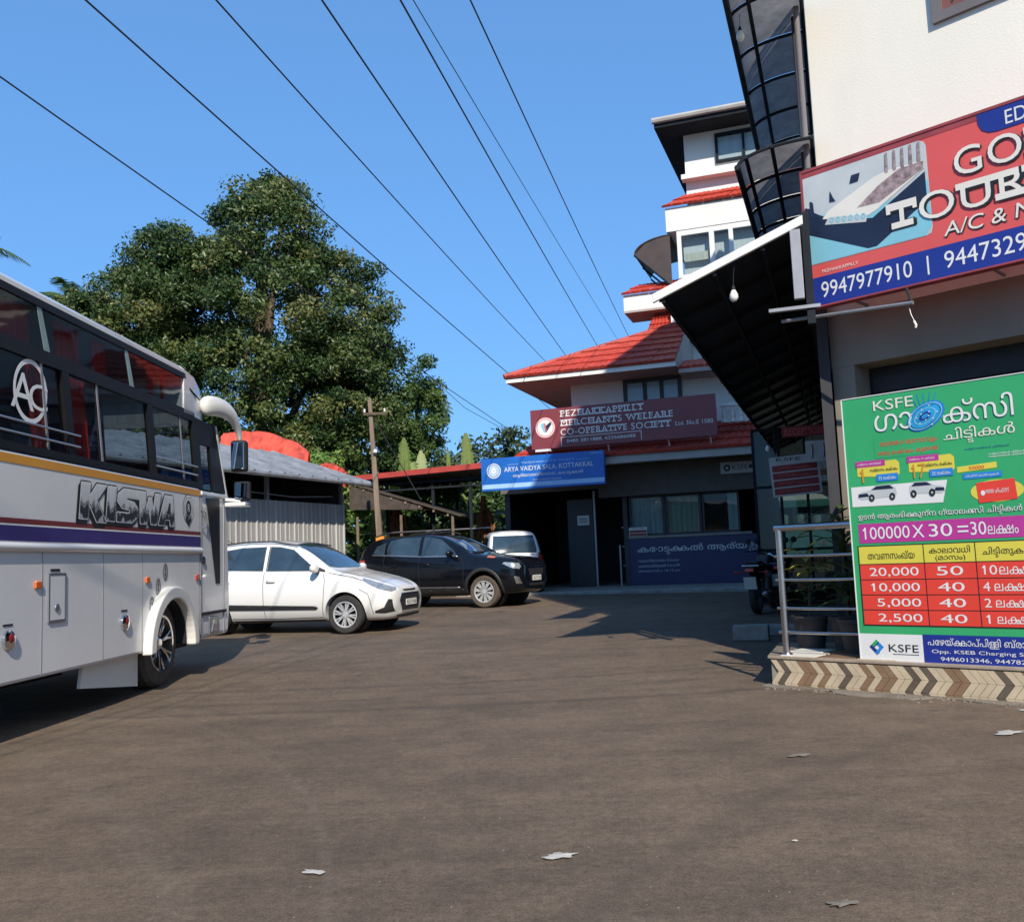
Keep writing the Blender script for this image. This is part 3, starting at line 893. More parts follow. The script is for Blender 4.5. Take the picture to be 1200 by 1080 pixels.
disc(bn, 1.985, 1.57, .19, .085, y - .003, 'sign_yellow')
poly(bn, [(1.85, 1.485), (1.84, 1.64), (2.115, 1.655), (2.125, 1.50)], y - .005, 'sign_red')
letters(bn, '10000 ഗിഫ്റ്റ്', 1.90, 2.07, 1.555, 1.59, y - .007, 'print_white', .03); disc(bn, 1.885, 1.56, .015, .02, y - .007, 'print_white')
letters(bn, 'ഉടൻ ആരംഭി{ക+ക}ുന്ന ഗ്യാല{ക+സ}ി ചി{ട^ട}ികൾ', .892, 2.15, 1.39, 1.462, y - .004, 'print_black', .055, ref=.02)
letters(bn, 'ഉടൻ ആരംഭി{ക+ക}ുന്ന ഗ്യാല{ക+സ}ി ചി{ട^ട}ികൾ', .892, 2.15, 1.39, 1.462, y - .007, 'print_white', .02)
rect(bn, .882, 2.25, 1.215, 1.375, y - .003, 'sign_pink')
for s_, a, c in (('100000', .915, 1.305), ('X', 1.325, 1.42), ('30', 1.455, 1.635), ('=', 1.675, 1.755), ('30', 1.77, 1.885)):
    letters(bn, s_, a, c, 1.245 if s_ != '=' else 1.27, 1.345 if s_ != '=' else 1.32, y - .006, 'print_white', .085)
letters(bn, 'ല{ക+ഷ}ം', 1.895, 2.11, 1.245, 1.31, y - .006, 'print_white', .03)
rect(bn, .862, 2.25, .54, 1.195, y - .003, 'print_black')
cols_ = (.868, 1.40, 1.79, 2.245); rows_ = (.546, .668, .790, .914, 1.04, 1.19)
for i in range(3):
    for j in range(5):
        rect(bn, cols_[i] + .004, cols_[i + 1] - .004, rows_[j] + .004, rows_[j + 1] - .004, y - .005, 'sign_yellow' if j == 4 else 'sign_red')
letters(bn, 'തവണസംഖ്യ', .945, 1.33, 1.08, 1.145, y - .007, 'print_black', .035)
letters(bn, 'കാലാവധി', 1.445, 1.755, 1.115, 1.17, y - .007, 'print_black', .03)
letters(bn, '(മാസം)', 1.49, 1.715, 1.05, 1.10, y - .007, 'print_black', .03)
letters(bn, 'ചി{ട^ട}ിതുക', 1.84, 2.13, 1.07, 1.15, y - .007, 'print_black', .03)
for j, (a, c, d) in enumerate((('2,500', '40', '1'), ('5,000', '40', '2'), ('10,000', '40', '4'), ('20,000', '50', '10'))):
    z0 = rows_[j] + .028; z1 = rows_[j + 1] - .028
    w_ = .40 if len(a) > 5 else .355
    letters(bn, a, 1.35 - w_, 1.35, z0 - .008, z1, y - .007, 'print_white', .08)
    letters(bn, c, 1.49, 1.69, z0, z1, y - .007, 'print_white', .09)
    letters(bn, d, 1.825, 1.825 + (.11 if d == '10' else (.05 if d != '1' else .03)), z0, z1, y - .007, 'print_white', .06)
    x_ = 1.825 + (.125 if d == '10' else .08)
    letters(bn, 'ല{ക+ഷ}ം', x_, x_ + .26, z0, z1 - .012, y - .007, 'print_white', .03)
rect(bn, .82, 1.335, .252, .475, y - .003, 'print_white')
rect(bn, 1.335, 2.254, .252, .48, y - .003, 'sign_azure' if False else 'sign_navy')
poly(bn, [(.90, .37), (.96, .43), (.985, .405), (.94, .365), (.985, .325), (.96, .305)], y - .006, 'sign_navy')
poly(bn, [(.985, .405), (1.02, .37), (.96, .305), (.945, .325), (.985, .367), (.965, .388)], y - .0065, 'sign_azure')
poly(bn, [(.915, .385), (.96, .43), (.978, .412), (.935, .37)], y - .0075, 'sign_green')
letters(bn, 'KSFE', 1.06, 1.30, .335, .395, y - .006, 'print_black', .06)
rect(bn, 1.09, 1.30, .315, .319, y - .006, 'print_black')
letters(bn, 'പേഴയ്{ക+ക}ാപ്പി{ള+ള}ി ബ്രാഞ്ച്', 1.375, 2.30 - .06, .385, .46, y - .006, 'print_white', .035)
letters(bn, 'Opp. KSEB Charging Station', 1.40, 2.235, .33, .365, y - .006, 'print_white', .02)
letters(bn, '9496013346, 9447821268', 1.465, 2.22, .275, .31, y - .006, 'print_white', .02)

# dark side awning and its frame
AO = (3.13, 8.97, 0); AR = math.atan2(.944, .329)
aw = thing('side_awning', 'long black sloping awning with a white front fascia along the hotel side', 'awning', AO, AR)
ZI, ZO, YI, YO, X0, X1 = 4.13, 3.62, .20, 1.50, -.8, 14.6
def zy(y): return ZI + (ZO - ZI) * (y - YI) / (YO - YI)
MB().hexa([(X0, YI, ZI), (X1, YI, ZI), (X1, YO, ZO), (X0, YO, ZO), (X0, YI, ZI + .02), (X1, YI, ZI + .02), (X1, YO, ZO + .02), (X0, YO, ZO + .02)]).build('sheet', M['black_sheet'], aw)
MB().hexa([(X0 - .045, YI - .05, zy(YI - .05) - .045), (X0 - .003, YI - .05, zy(YI - .05) - .045), (X0 - .003, YO + .05, zy(YO + .05) - .045), (X0 - .045, YO + .05, zy(YO + .05) - .045),
           (X0 - .045, YI - .05, zy(YI - .05) + .04), (X0 - .003, YI - .05, zy(YI - .05) + .04), (X0 - .003, YO + .05, zy(YO + .05) + .04), (X0 - .045, YO + .05, zy(YO + .05) + .04)]).build('fascia', M['white_metal'], aw, bevel=.006)
for i in range(17):
    x = X0 + .03 + i * .95
    MB().hexa([(x, YI, ZI - .045), (x + .03, YI, ZI - .045), (x + .03, YO, ZO - .045), (x, YO, ZO - .045), (x, YI, ZI - .003), (x + .03, YI, ZI - .003), (x + .03, YO, ZO - .003), (x, YO, ZO - .003)]).build('rafter', M['rib_dark'], aw)
for y_ in (.5, .95, 1.44):
    MB().box(X0, X1, y_, y_ + .035, zy(y_) - .085, zy(y_) - .048).build('purlin', M['rib_dark'], aw)
box('frame_post', 'rib_dark', aw, -.78, -.71, .10, .17, 3.2, 4.24, .004)
box('frame_post', 'grey_metal', aw, -.86, -.80, .18, .27, 3.42, 4.06, .004)
box('frame_arm', 'grey_metal', aw, -.80, -.74, .05, .50, 3.34, 3.37)
box('flashing', 'dark_wall', aw, X0 + .3, X1, .0, .21, 4.12, 4.16)
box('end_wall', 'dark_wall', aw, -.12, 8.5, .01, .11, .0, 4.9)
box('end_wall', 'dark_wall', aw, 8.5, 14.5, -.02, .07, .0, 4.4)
for (nm, x0, x1, zo, zi, yo, nb, nc, lab) in (('sun_canopy', -1.3, 3.05, 6.42, 6.62, .70, 5, 2, 'upper barrel canopy of grey sheets in a black grid along the hotel wall'),
                                              ('sun_canopy', -.22, 3.5, 4.99, 5.17, .74, 5, 3, 'lower barrel canopy of grey sheets in a black grid, just above the black awning')):
    cn = thing(nm, lab, 'canopy', AO, AR, 'barrel canopies on the hotel side')
    def arc(t, o_=0):
        a = t * math.pi / 2
        return (yo * math.cos(a) ** .9 if t < 1 else .02, zo + (zi - zo) * math.sin(a) + o_)
    for i in range(nb):
        xa = x0 + (x1 - x0) * i / nb; xb = x0 + (x1 - x0) * (i + 1) / nb
        for j in range(nc):
            v_ = []; K = 4
            for q in range(K + 1):
                t = (j + q / K) / nc
                yy, zz = arc(t)
                v_ += [(xa + .01, yy, zz + .01), (xb - .01, yy, zz + .01)]
            f_ = [(2 * q, 2 * q + 1, 2 * q + 3, 2 * q + 2) for q in range(K)]
            MB().add(v_, f_).build('canopy_sheet', M['poly_sheet'], cn, 'all')
    for i in range(nb + 1):
        xa = x0 + (x1 - x0) * i / nb
        MB().tube([(xa, arc(t / 8)[0], arc(t / 8)[1] - .01) for t in range(9)], .017, 6).build('rib', M['rib_dark'], cn, True)
    for j in range(nc + 1):
        yy, zz = arc(j / nc)
        MB().tube([(x0 - .02, yy, zz - .01), (x1 + .02, yy, zz - .01)], .02 if j else .03, 6).build('purlin', M['rib_dark'], cn, True)
for (p, lab, rad) in (((2.115, 8.5, 3.54), 'larger bare LED bulb hanging from the front of the black awning', .040), ((4.45, 16.2, 2.93), 'small bare LED bulb hanging far back under the black awning', .045), ((2.45, 8.9, 6.30), 'bare LED bulb hanging under the upper grey canopy', .04)):
    bl = thing('light_bulb', lab, 'light bulb', p, 0, 'bare bulbs hanging from the hotel awnings')
    MB().lathe([(0, -.055), (rad * .6, -.048), (rad, -.02), (rad * .97, .01), (rad * .6, .045), (rad * .45, .055)], 20).build('globe', M['bulb_white'], bl, 'all')
    MB().lathe([(rad * .45, .055), (rad * .47, .075), (rad * .3, .085), (rad * .3, .10)], 14).build('socket', M['matt_black'], bl, True)
    MB().tube([(0, 0, .10), (.01, 0, .22), (.03, .01, .32)], .003, 5).build('cord', M['wire_black'], bl)
# small hanging notices in the passage under the awning
UR = R(-17); SK = 1.0
def near(x, y, z): return (x * SK, y * SK, 1.2 * (1 - SK) + z * SK)
UO = near(3.97, 13.4, .37)
rc = thing('reception_sign', 'dark red RECEPTION sign hanging under the awning above the notice boards', 'sign', UO, UR)
MB().box(-.09, .62, 0, .03, 2.875, 3.055).build('board', M['sign_darkred'], rc)
letters(rc, 'RECEPTION', -.05, .58, 2.905, 3.02, -.004, 'lamp_red' if False else 'sign_coral', .02, True)
for x in (.02, .5): MB().tube([(x, .015, 3.055), (x, .015, 3.75)], .006, 5).build('hanger', M['wire_black'], rc)
nb_ = thing('scheme_notice', 'tilted white notice with four dark red bands hanging below the RECEPTION sign', 'notice board', near(4.09, 13.6, -.20), R(-17))
def rotp(pts, a, c):
    return [(c[0] + (p[0] - c[0]) * math.cos(a) - (p[1] - c[1]) * math.sin(a), c[1] + (p[0] - c[0]) * math.sin(a) + (p[1] - c[1]) * math.cos(a)) for p in pts]
cc = (0, 2.45); q_ = rotp([(-.33, 2.16), (.36, 2.16), (.36, 2.74), (-.33, 2.74)], R(3), cc)
MB().prism(q_, 0, .02, 'xz').build('board', M['sign_grey'], nb_)
letters(nb_, 'KSFE', -.24, .10, 2.665, 2.715, -.004, 'print_black', .05)
for i in range(4):
    z = 2.185 + i * .112
    poly(nb_, rotp([(-.30, z), (.33, z), (.33, z + .092), (-.30, z + .092)], R(3), cc), -.003, 'sign_darkred')
    letters(nb_, ('ഭവന വായ്പ', 'വാഹന വായ്പ', 'സ്വർണ്ണ വായ്പ', 'ചിട്ടി വായ്പ')[i], -.22, .24, z + .03, z + .072, -.005, 'sign_coral', .02)
nb2 = thing('passage_notice', 'pale grey notice half covering the red banded one under the awning', 'notice board', near(4.32, 13.1, -.15), R(-17))
MB().box(-.19, .22, 0, .02, 2.54, 2.84).build('board', M['sign_grey'], nb2)
for (a, c) in ((-.12, .0), (.04, .16)):
    MB().tube([(a, -.004, 2.60), (a + .015, -.004, 2.70), (a + .005, -.004, 2.79)], .02, 6).build('print', M['grey_metal'], nb2)

for x in (-.25, .28): MB().tube([(x, .01, 2.72), (x, .01, 3.9)], .005, 5).build('hanger', M['wire_black'], nb_)
for x in (-.15, .18): MB().tube([(x, .01, 2.84), (x, .01, 3.9)], .005, 5).build('hanger', M['wire_black'], nb2)
rc.scale = (.84, .84, .84)
# glazed porch at the rear of the hotel side
po = thing('glass_porch', 'dark glazed porch closing the passage under the black awning', 'porch', AO, AR)
for y_ in (.08, .55, 1.02, 1.48):
    box('mullion', 'rib_dark', po, 8.6, 8.66, y_, y_ + .05, .2, 3.45)
for z in (.2, 1.15, 2.32, 3.4): box('transom', 'rib_dark', po, 8.605, 8.655, .13, 1.48, z, z + .05)
for y_ in (.13, .60, 1.07):
    for z0, z1 in ((.25, 1.15), (1.2, 2.32), (2.37, 3.4)):
        box('pane', 'porch_glass', po, 8.62, 8.63, y_, y_ + .42, z0, z1)
box('side_panel', 'dark_paint', po, 8.66, 12.5, 1.44, 1.50, .2, 3.45)

# ================================================================== CO-OPERATIVE SOCIETY BUILDING
CO, CR = (3.16, 24.37, 0), R(-19)
cb = thing('society_building', 'white building with red tiled roofs, maroon sign and a tall stepped tower at its right', 'building', CO, CR)
def tiles(parent, A, B, C, D, nu, nv, m='red_tile', name='roof_tile'):
    A, B, C, D = map(Vector, (A, B, C, D))
    nrm = (B - A).cross(D - A).normalized()
    if nrm.z < 0: nrm = -nrm
    for j in range(nv):
        for i in range(nu):
            def P(u_, v_, h):
                l = A.lerp(D, v_); r_ = B.lerp(C, v_)
                return l.lerp(r_, u_) + nrm * h
            ua, ub = i / nu, (i + 1) / nu; va, vb = j / nv, (j + 1.15) / nv
            vb = min(vb, 1)
            vs_ = []
            for (vv, h) in ((va, .055), (vb, .012)):
                for kk, hh in ((0, 0), (.25, .022), (.5, .004), (.75, .022), (1, 0)):
                    vs_.append(P(ua + (ub - ua) * (kk * .985), vv, h + hh + .004 * ((i * 7 + j * 3) % 3)))
            low = [P(ua + (ub - ua) * kk * .985, va, .0) for kk in (0, .25, .5, .75, 1)]
            vs_ += low
            f = [(q, q + 1, 6 + q, 5 + q) for q in range(4)] + [(10 + q, 11 + q, q + 1, q) for q in range(4)]
            MB().add(vs_, f).build(name, M[m], parent)
# ground storey: shell with deep dark bay at left
box('floor_slab', 'concrete', cb, -3.6, 4.2, -.02, 6, .2, .40)
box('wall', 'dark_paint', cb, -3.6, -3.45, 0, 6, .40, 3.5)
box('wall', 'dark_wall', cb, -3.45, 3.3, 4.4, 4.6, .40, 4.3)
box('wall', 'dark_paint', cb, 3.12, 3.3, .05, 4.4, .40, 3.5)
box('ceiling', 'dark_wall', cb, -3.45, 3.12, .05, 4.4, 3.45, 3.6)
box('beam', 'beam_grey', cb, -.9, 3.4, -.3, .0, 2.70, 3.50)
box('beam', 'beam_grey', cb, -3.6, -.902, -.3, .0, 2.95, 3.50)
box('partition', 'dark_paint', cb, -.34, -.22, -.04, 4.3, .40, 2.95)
# blue painted apron wall with lettering, sill and curtained windows above
ap = box('apron_wall', 'sign_darkblue', cb, -.22, 3.1, -.02, .10, .40, 1.60)
letters(ap, 'കോ{ട^ട}{ക+ക}ൽ ആര്യ', .0, 2.75, 1.17, 1.42, -.026, 'print_white', .045)
for i, s_ in enumerate(('വൈദ്യശാല Doctor', 'കൺസൾട്ടേഷൻ 4 to 6 PM', 'ഞായറാഴ്ച 10-12 pm')):
    letters(ap, s_, .0, 1.06, .99 - i * .135, 1.07 - i * .135, -.026, 'sign_grey', .015)
letters(ap, 'ശാല', 2.8, 3.06, 1.17, 1.40, -.026, 'sign_grey', .02)
box('sill', 'concrete', cb, -.22, 2.9, -.06, .10, 1.602, 1.66)
for i, (a, c) in enumerate(((-.18, .72), (.76, 1.66), (1.70, 2.62))):
    fr = MB()
    for q in ((a, c, 1.66, 1.72), (a, c, 2.64, 2.70), (a, a + .05, 1.72, 2.64), (c - .05, c, 1.72, 2.64)): fr.box(q[0], q[1], .02, .07, q[2], q[3])
    w_ = fr.build('window', M['dark_paint'], cb)
    box('pane', 'shop_glass', w_, a + .05, c - .05, .04, .046, 1.72, 2.64)
    wd = (c - a) if i < 2 else .25
    x0 = a if i < 2 else c - .3
    K = int(wd * 26); vs_ = []
    for q in range(K + 1):
        x = x0 + wd * q / K; yy = .16 + .03 * math.sin(q * 1.9) + random.uniform(-.01, .01)
        vs_ += [(x, yy, 1.68), (x, yy, 2.68)]
    MB().add(vs_, [(2 * q, 2 * q + 2, 2 * q + 3, 2 * q + 1) for q in range(K)]).build('curtain', M['cloth_tan' if i == 1 else 'cloth_white'], w_, 'all')
# door opening furniture: posts, shelf
for x, w_ in ((-1.12, .05), (-.48, .04)): box('door_post', 'grey_metal', cb, x, x + w_, -.05, .0, .40, 1.45 if w_ < .05 else 2.9)
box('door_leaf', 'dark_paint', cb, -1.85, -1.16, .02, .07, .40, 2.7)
for z in (.9, 1.4, 1.9): box('shelf', 'grey_metal', cb, -.47, -.30, .3, .8, z, z + .03)
# projecting lean-to roof
LA, LB, LC, LD = (-2.95, -1.5, 3.62), (3.5, -1.5, 3.62), (3.5, 0.0, 4.42), (-2.3, 0.0, 4.42)
MB().hexa([LA, LB, (3.5, 0, 3.5), (-2.95, 0, 3.5), (LA[0], LA[1], 3.66), (LB[0], LB[1], 3.66), LC, LD]).build('porch_roof', M['soffit'], cb)
tiles(cb, (-3.0, -1.58, 3.63), (3.52, -1.58, 3.63), (3.52, 0, 4.46), (-2.3, 0, 4.46), 20, 4)
box('fascia', 'soffit', cb, -2.95, 3.5, -1.53, -1.503, 3.44, 3.62)
# first floor
box('wall', 'white_wall', cb, -1.59, 3.4, .003, 6, 4.3, 5.80)
box('parapet', 'white_wall', cb, 2.42, 4.2, -.9, -.78, 4.30, 4.62)
fr = MB()
for q in ((-.16, 1.37, 5.66, 5.76), (-.16, 1.37, 4.55, 4.62), (-.16, -.06, 4.62, 5.66), (1.27, 1.37, 4.62, 5.66), (.36, .46, 4.62, 5.66), (.80, .90, 4.62, 5.66)): fr.box(q[0], q[1], -.05, .02, q[2], q[3])
w_ = fr.build('window', M['dark_paint'], cb)
for a, c in ((-.06, .36), (.46, .80), (.90, 1.27)): box('pane', 'pane_glass', w_, a, c, -.02, -.012, 4.62, 5.66); box('curtain', 'print_white', w_, a, c, -.009, -.006, 4.62, 5.66)
# balusters at the right of the sign
for i in range(6):
    MB().lathe([(.05, 4.30), (.05, 4.36), (.03, 4.4), (.055, 4.5), (.03, 4.62), (.05, 4.66), (.05, 4.70)], 12, 'z', (2.50 + i * .2, -.95, 0)).build('baluster', M['white_wall'], cb, True)
box('balcony_rail', 'white_wall', cb, 2.40, 4.2, -1.02, -.88, 4.70, 4.77)
# hip roof
E0, E1, YF, YB, ZE = -2.95, 1.45, -1.3, 5.0, 5.87
AP = (1.05, 1.3, 7.42); AP2 = (1.45, 1.3, 7.42)
MB().add([(E0, YF, ZE), (E1, YF, ZE), (E1, YB, ZE), (E0, YB, ZE), AP, AP2, (AP2[0], 3.2, 7.42), (AP[0], 3.2, 7.42)],
         [(0, 1, 5, 4), (1, 2, 6, 5), (2, 3, 7, 6), (3, 0, 4, 7), (4, 5, 6, 7), (3, 2, 1, 0)]).build('roof_deck', M['soffit'], cb)
tiles(cb, (E0 - .05, YF - .06, ZE), (E1, YF - .06, ZE), (AP2[0], AP2[1], 7.44), (AP[0], AP[1], 7.44), 14, 7)
tiles(cb, (E0 - .06, YB, ZE), (E0 - .06, YF - .05, ZE), (AP[0], AP[1], 7.44), (AP[0], 3.2, 7.44), 12, 6)
MB().tube([(E0 - .05, YF - .06, ZE + .05), AP], .07, 8).build('ridge_cap', M['red_tile'], cb, True)
MB().box(E0, E1, YF - .02, YF - .002, ZE - .12, ZE - .005).box(E0 - .02, E0 - .002, YF - .02, YB, ZE - .12, ZE - .005).build('fascia', M['white_wall'], cb)
box('soffit', 'soffit', cb, E0, E1, YF, YB, ZE - .10, ZE - .012)
# small roof over the balcony side
tiles(cb, (1.47, -1.0, 5.72), (4.0, -1.0, 5.72), (4.0, 0, 6.1), (1.47, 0, 6.1), 8, 1)
box('soffit', 'soffit', cb, 1.46, 4.0, -1.0, 0, 5.62, 5.72)
# tower
box('tower_wall', 'white_wall', cb, 1.47, 6.5, 2.5, 9, 5.9, 13.45)
box('tower_wall', 'white_wall', cb, .15, 1.468, 3.2, 9, 6.2, 8.9)
MB().hexa([(.78, 1.6, 13.22), (6.9, 1.6, 13.22), (6.9, 9.2, 13.5), (.78, 9.2, 13.5), (.78, 1.6, 13.42), (6.9, 1.6, 13.42), (6.9, 9.2, 13.7), (.78, 9.2, 13.7)]).build('tower_roof', M['rib_dark'], cb)
MB().tube([(.74, 1.56, 13.42), (6.9, 1.56, 13.42)], .09, 8).build('gutter', M['plinth_wall'], cb, True)
fr = MB()
for q in ((2.36, 3.75, 13.02, 13.12), (2.36, 3.75, 12.25, 12.33), (2.36, 2.43, 12.33, 13.02), (3.68, 3.75, 12.33, 13.02), (3.12, 3.19, 12.33, 13.02)): fr.box(q[0], q[1], 2.42, 2.498, q[2], q[3])
w_ = fr.build('window', M['rib_dark'], cb)
for a, c in ((2.43, 3.12), (3.19, 3.68)): box('pane', 'pane_glass', w_, a, c, 2.45, 2.456, 12.33, 13.02)
box('reflection_back', 'cloth_white', w_, 2.44, 3.67, 2.485, 2.496, 12.34, 13.01)  # pale backing stands in for the bright reflection in the panes
box('cornice', 'white_wall', cb, 1.38, 6.5, 2.2, 2.498, 11.84, 11.98)
tiles(cb, (.82, 1.9, 10.98), (5.6, 1.9, 10.98), (5.6, 2.5, 11.46), (1.38, 2.5, 11.46), 16, 2)
box('balcony_band', 'white_wall', cb, .90, 5.6, 1.98, 2.498, 10.28, 10.96)
box('balcony_band', 'white_wall', cb, .90, 1.468, 2.5, 8, 10.28, 10.96)
fr = MB()
for q in ((1.18, 5.2, 10.12, 10.28), (1.18, 5.2, 8.9, 8.98), (1.18, 1.30, 8.98, 10.12), (2.08, 2.22, 8.98, 10.12), (2.62, 2.74, 8.98, 10.12), (3.5, 3.62, 8.98, 10.12), (5.08, 5.2, 8.98, 10.12)): fr.box(q[0], q[1], 2.0, 2.08, q[2], q[3])
w_ = fr.build('window', M['white_metal'], cb)
for a, c in ((1.30, 2.08), (2.22, 2.62), (2.74, 3.5), (3.62, 5.08)): box('pane', 'pane_glass', w_, a, c, 2.03, 2.036, 8.98, 10.12)
box('reflection_back', 'cloth_white', w_, 1.31, 5.07, 2.3, 2.4, 8.99, 10.11)  # pale sheet gives these panes their bright reflected look
box('window_blind', 'cloth_tan', w_, 1.36, 2.06, 2.12, 2.13, 9.38, 9.62)
tiles(cb, (-.48, 1.9, 8.60), (1.2, 1.9, 8.60), (1.2, 2.6, 9.02), (-.1, 2.6, 9.02), 6, 2)
box('balcony_band', 'white_wall', cb, -.44, 3.0, 1.98, 3.2, 8.14, 8.60)
box('soffit', 'soffit', cb, -.44, 3.0, 1.98, 3.2, 8.08, 8.138)
tiles(cb, (.12, 1.5, 7.0), (1.9, 1.5, 7.0), (1.3, 2.4, 8.05), (.35, 2.4, 8.05), 6, 5)
box('tower_wall', 'white_wall', cb, .9, 2.2, 1.9, 2.49, 5.95, 8.07)
# curved awning on the tower's left flank
tw = thing('tower_awning', 'dark curved awning sticking out on the left flank of the white tower', 'awning', CO, CR)
K = 8; vs_ = []
for q in range(K + 1):
    a = q / K * math.pi / 2
    x = .98 - 1.05 * math.sin(a); z = 9.75 + .45 * math.cos(a) * 1.0
    vs_ += [(x, 2.02, z), (x, 4.6, z), (x, 2.02, z + .03), (x, 4.6, z + .03)]
f_ = []
for q in range(K):
    o_ = 4 * q
    f_ += [(o_, o_ + 1, o_ + 5, o_ + 4), (o_ + 2, o_ + 6, o_ + 7, o_ + 3), (o_, o_ + 4, o_ + 6, o_ + 2), (o_ + 1, o_ + 3, o_ + 7, o_ + 5)]
MB().add(vs_, f_).build('sheet', M['awning_brown'], tw, 'all')
MB().add([(-.07, 2.03, 9.75), (.98, 2.03, 8.72), (.98, 2.03, 10.2), (.60, 2.03, 10.15), (.25, 2.03, 10.05)], [(0, 1, 2, 3, 4)]).build('end_panel', M['awning_brown'], tw)
for y_ in (2.02, 3.3, 4.6): MB().tube([(-.07, y_, 9.75), (.95, y_, 8.72)], .03, 6).build('brace', M['rib_dark'], tw)

# maroon sign
ms_ = thing('society_sign', 'long maroon sign with white slab lettering across the first floor of the white building', 'sign', CO, CR)
box('board', 'sign_maroon', ms_, -2.25, 2.38, -1.6, -1.48, 3.93, 4.93)
y = -1.6
disc(ms_, -1.87, 4.46, .265, .265, y - .006, 'sign_coral'); disc(ms_, -1.87, 4.46, .25, .25, y - .009, 'print_white')
disc(ms_, -1.87, 4.46, .225, .225, y - .012, 'sign_coral', hole=.93)
poly(ms_, [(-1.98, 4.55), (-1.90, 4.58), (-1.84, 4.34), (-1.91, 4.36)], y - .015, 'sign_teal')
poly(ms_, [(-1.84, 4.34), (-1.86, 4.50), (-1.72, 4.60), (-1.70, 4.54)], y - .015, 'bed_navy')
poly(ms_, [(-1.90, 4.58), (-1.86, 4.56), (-1.83, 4.40), (-1.86, 4.34)], y - .018, 'sign_coral')
letters(ms_, 'PEZHAKKAPPILLY', -1.47, .67, 4.70, 4.86, y - .006, 'print_white', .055, True)
letters(ms_, 'MERCHANTS WELFARE', -1.47, 1.36, 4.465, 4.625, y - .006, 'print_white', .055, True)
letters(ms_, 'CO-OPERATIVE SOCIETY', -1.47, 1.31, 4.235, 4.395, y - .006, 'print_white', .055, True)
letters(ms_, 'Ltd. No:E 1580', 1.40, 2.30, 4.24, 4.34, y - .006, 'print_white', .02, True)
letters(ms_, '0485 2811888, 6235686088', -1.32, .42, 4.03, 4.12, y - .006, 'print_white', .02)
for q in ((-1.47, .57, 4.175, 4.19), (-1.47, -1.455, 3.96, 4.175), (.555, .57, 3.96, 4.175)): rect(ms_, q[0], q[1], q[2], q[3], y - .006, 'print_white')
for x in (-1.9, -.3, 1.2, 2.2): MB().tube([(x, -1.5, 3.93), (x, -1.35, 3.72)], .02, 6).build('bracket', M['white_metal'], ms_)
MB().box(-2.15, -1.75, -1.62, -1.45, 3.86, 3.92).build('lamp_cover', M['white_metal'], ms_)
# blue sign
bs = thing('blue_sign', 'blue sign with white lettering hung above the dark bay at the left of the building', 'sign', CO, CR)
box('board', 'sign_blue', bs, -3.56, -.35, -1.8, -1.7, 2.94, 3.765)
y = -1.8
disc(bs, -3.22, 3.44, .19, .19, y - .006, 'print_white', hole=.86); disc(bs, -3.22, 3.44, .15, .15, y - .006, 'sign_lightblue'); disc(bs, -3.22, 3.44, .07, .08, y - .009, 'print_white', hole=.2)
for i in range(16):
    a = i * math.pi / 8; poly(bs, [(-3.22 + .08 * math.cos(a), 3.44 + .08 * math.sin(a)), (-3.22 + .14 * math.cos(a + .1), 3.44 + .14 * math.sin(a + .1)), (-3.22 + .14 * math.cos(a - .1), 3.44 + .14 * math.sin(a - .1))], y - .009, 'print_white')
letters(bs, 'ARYA VAIDYA SALA, KOTTAKKAL', -2.94, -.62, 3.375, 3.515, y - .006, 'print_white', .06)
letters(bs, 'ആര്യവൈദ്യശാല, കോ{ട^ട}{ക+ക}ൽ', -2.71, -.88, 3.21, 3.335, y - .006, 'print_white', .05)
letters(bs, 'AUTHORISED DEALER', -2.19, -1.44, 3.13, 3.17, y - .006, 'print_white', .02)
letters(bs, 'Vaidyaratnam P.S. Varier’s', -2.48, -1.1, 3.56, 3.63, y - .006, 'sign_lightblue', .01)
for q in ((-2.85, -2.55, 3.57, 3.578), (-1.05, -.7, 3.58, 3.588)): rect(bs, q[0], q[1], q[2], q[3], y - .006, 'sign_lightblue')
letters(bs, 'KERALA', -.68, -.4, 3.69, 3.73, y - .006, 'sign_lightblue', .01)
rect(bs, -3.55, -.36, 2.99, 3.10, y - .004, 'sign_lightblue')
for x in (-3.3, -2.0, -.6): MB().tube([(x, -1.7, 3.76), (x, -1.4, 3.84)], .02, 6).build('bracket', M['rib_dark'], bs)
# small signs on the facade
ks = thing('beam_sign', 'small white arrow sign fixed on the beam at the right end', 'sign', CO, CR)
box('board', 'sign_grey', ks, 2.26, 3.16, -.36, -.33, 3.10, 3.385)
letters(ks, 'KSFE', 2.55, 2.93, 3.18, 3.30, -.364, 'bed_navy', .05); disc(ks, 2.42, 3.24, .085, .085, -.364, 'bed_navy', hole=.45)
poly(ks, [(2.95, 3.20), (2.95, 3.29), (3.05, 3.29), (3.05, 3.33), (3.13, 3.245), (3.05, 3.16), (3.05, 3.20)], -.364, 'bed_navy')
st = thing('window_sticker', 'small red and white notice at the lower left of the curtained window', 'notice', CO, CR)
box('panel', 'plate_white', st, -.19, .28, -.085, -.07, 1.66, 1.89)
for z in (1.67, 1.75): rect(st, -.18, .27, z, z + .065, -.088, 'sign_darkred')
letters(st, 'KSFE ചിട്ടി', -.1, .2, 1.835, 1.875, -.088, 'sign_darkred', .02)
nw = thing('white_notice', 'small white paper notice in the dark opening under the blue sign', 'notice', CO, CR)
box('panel', 'plate_white', nw, -1.58, -1.26, .0, .015, 2.02, 2.27)
for z in (2.08, 2.13, 2.18): rect(nw, -1.54, -1.30, z, z + .02, -.004, 'print_black')
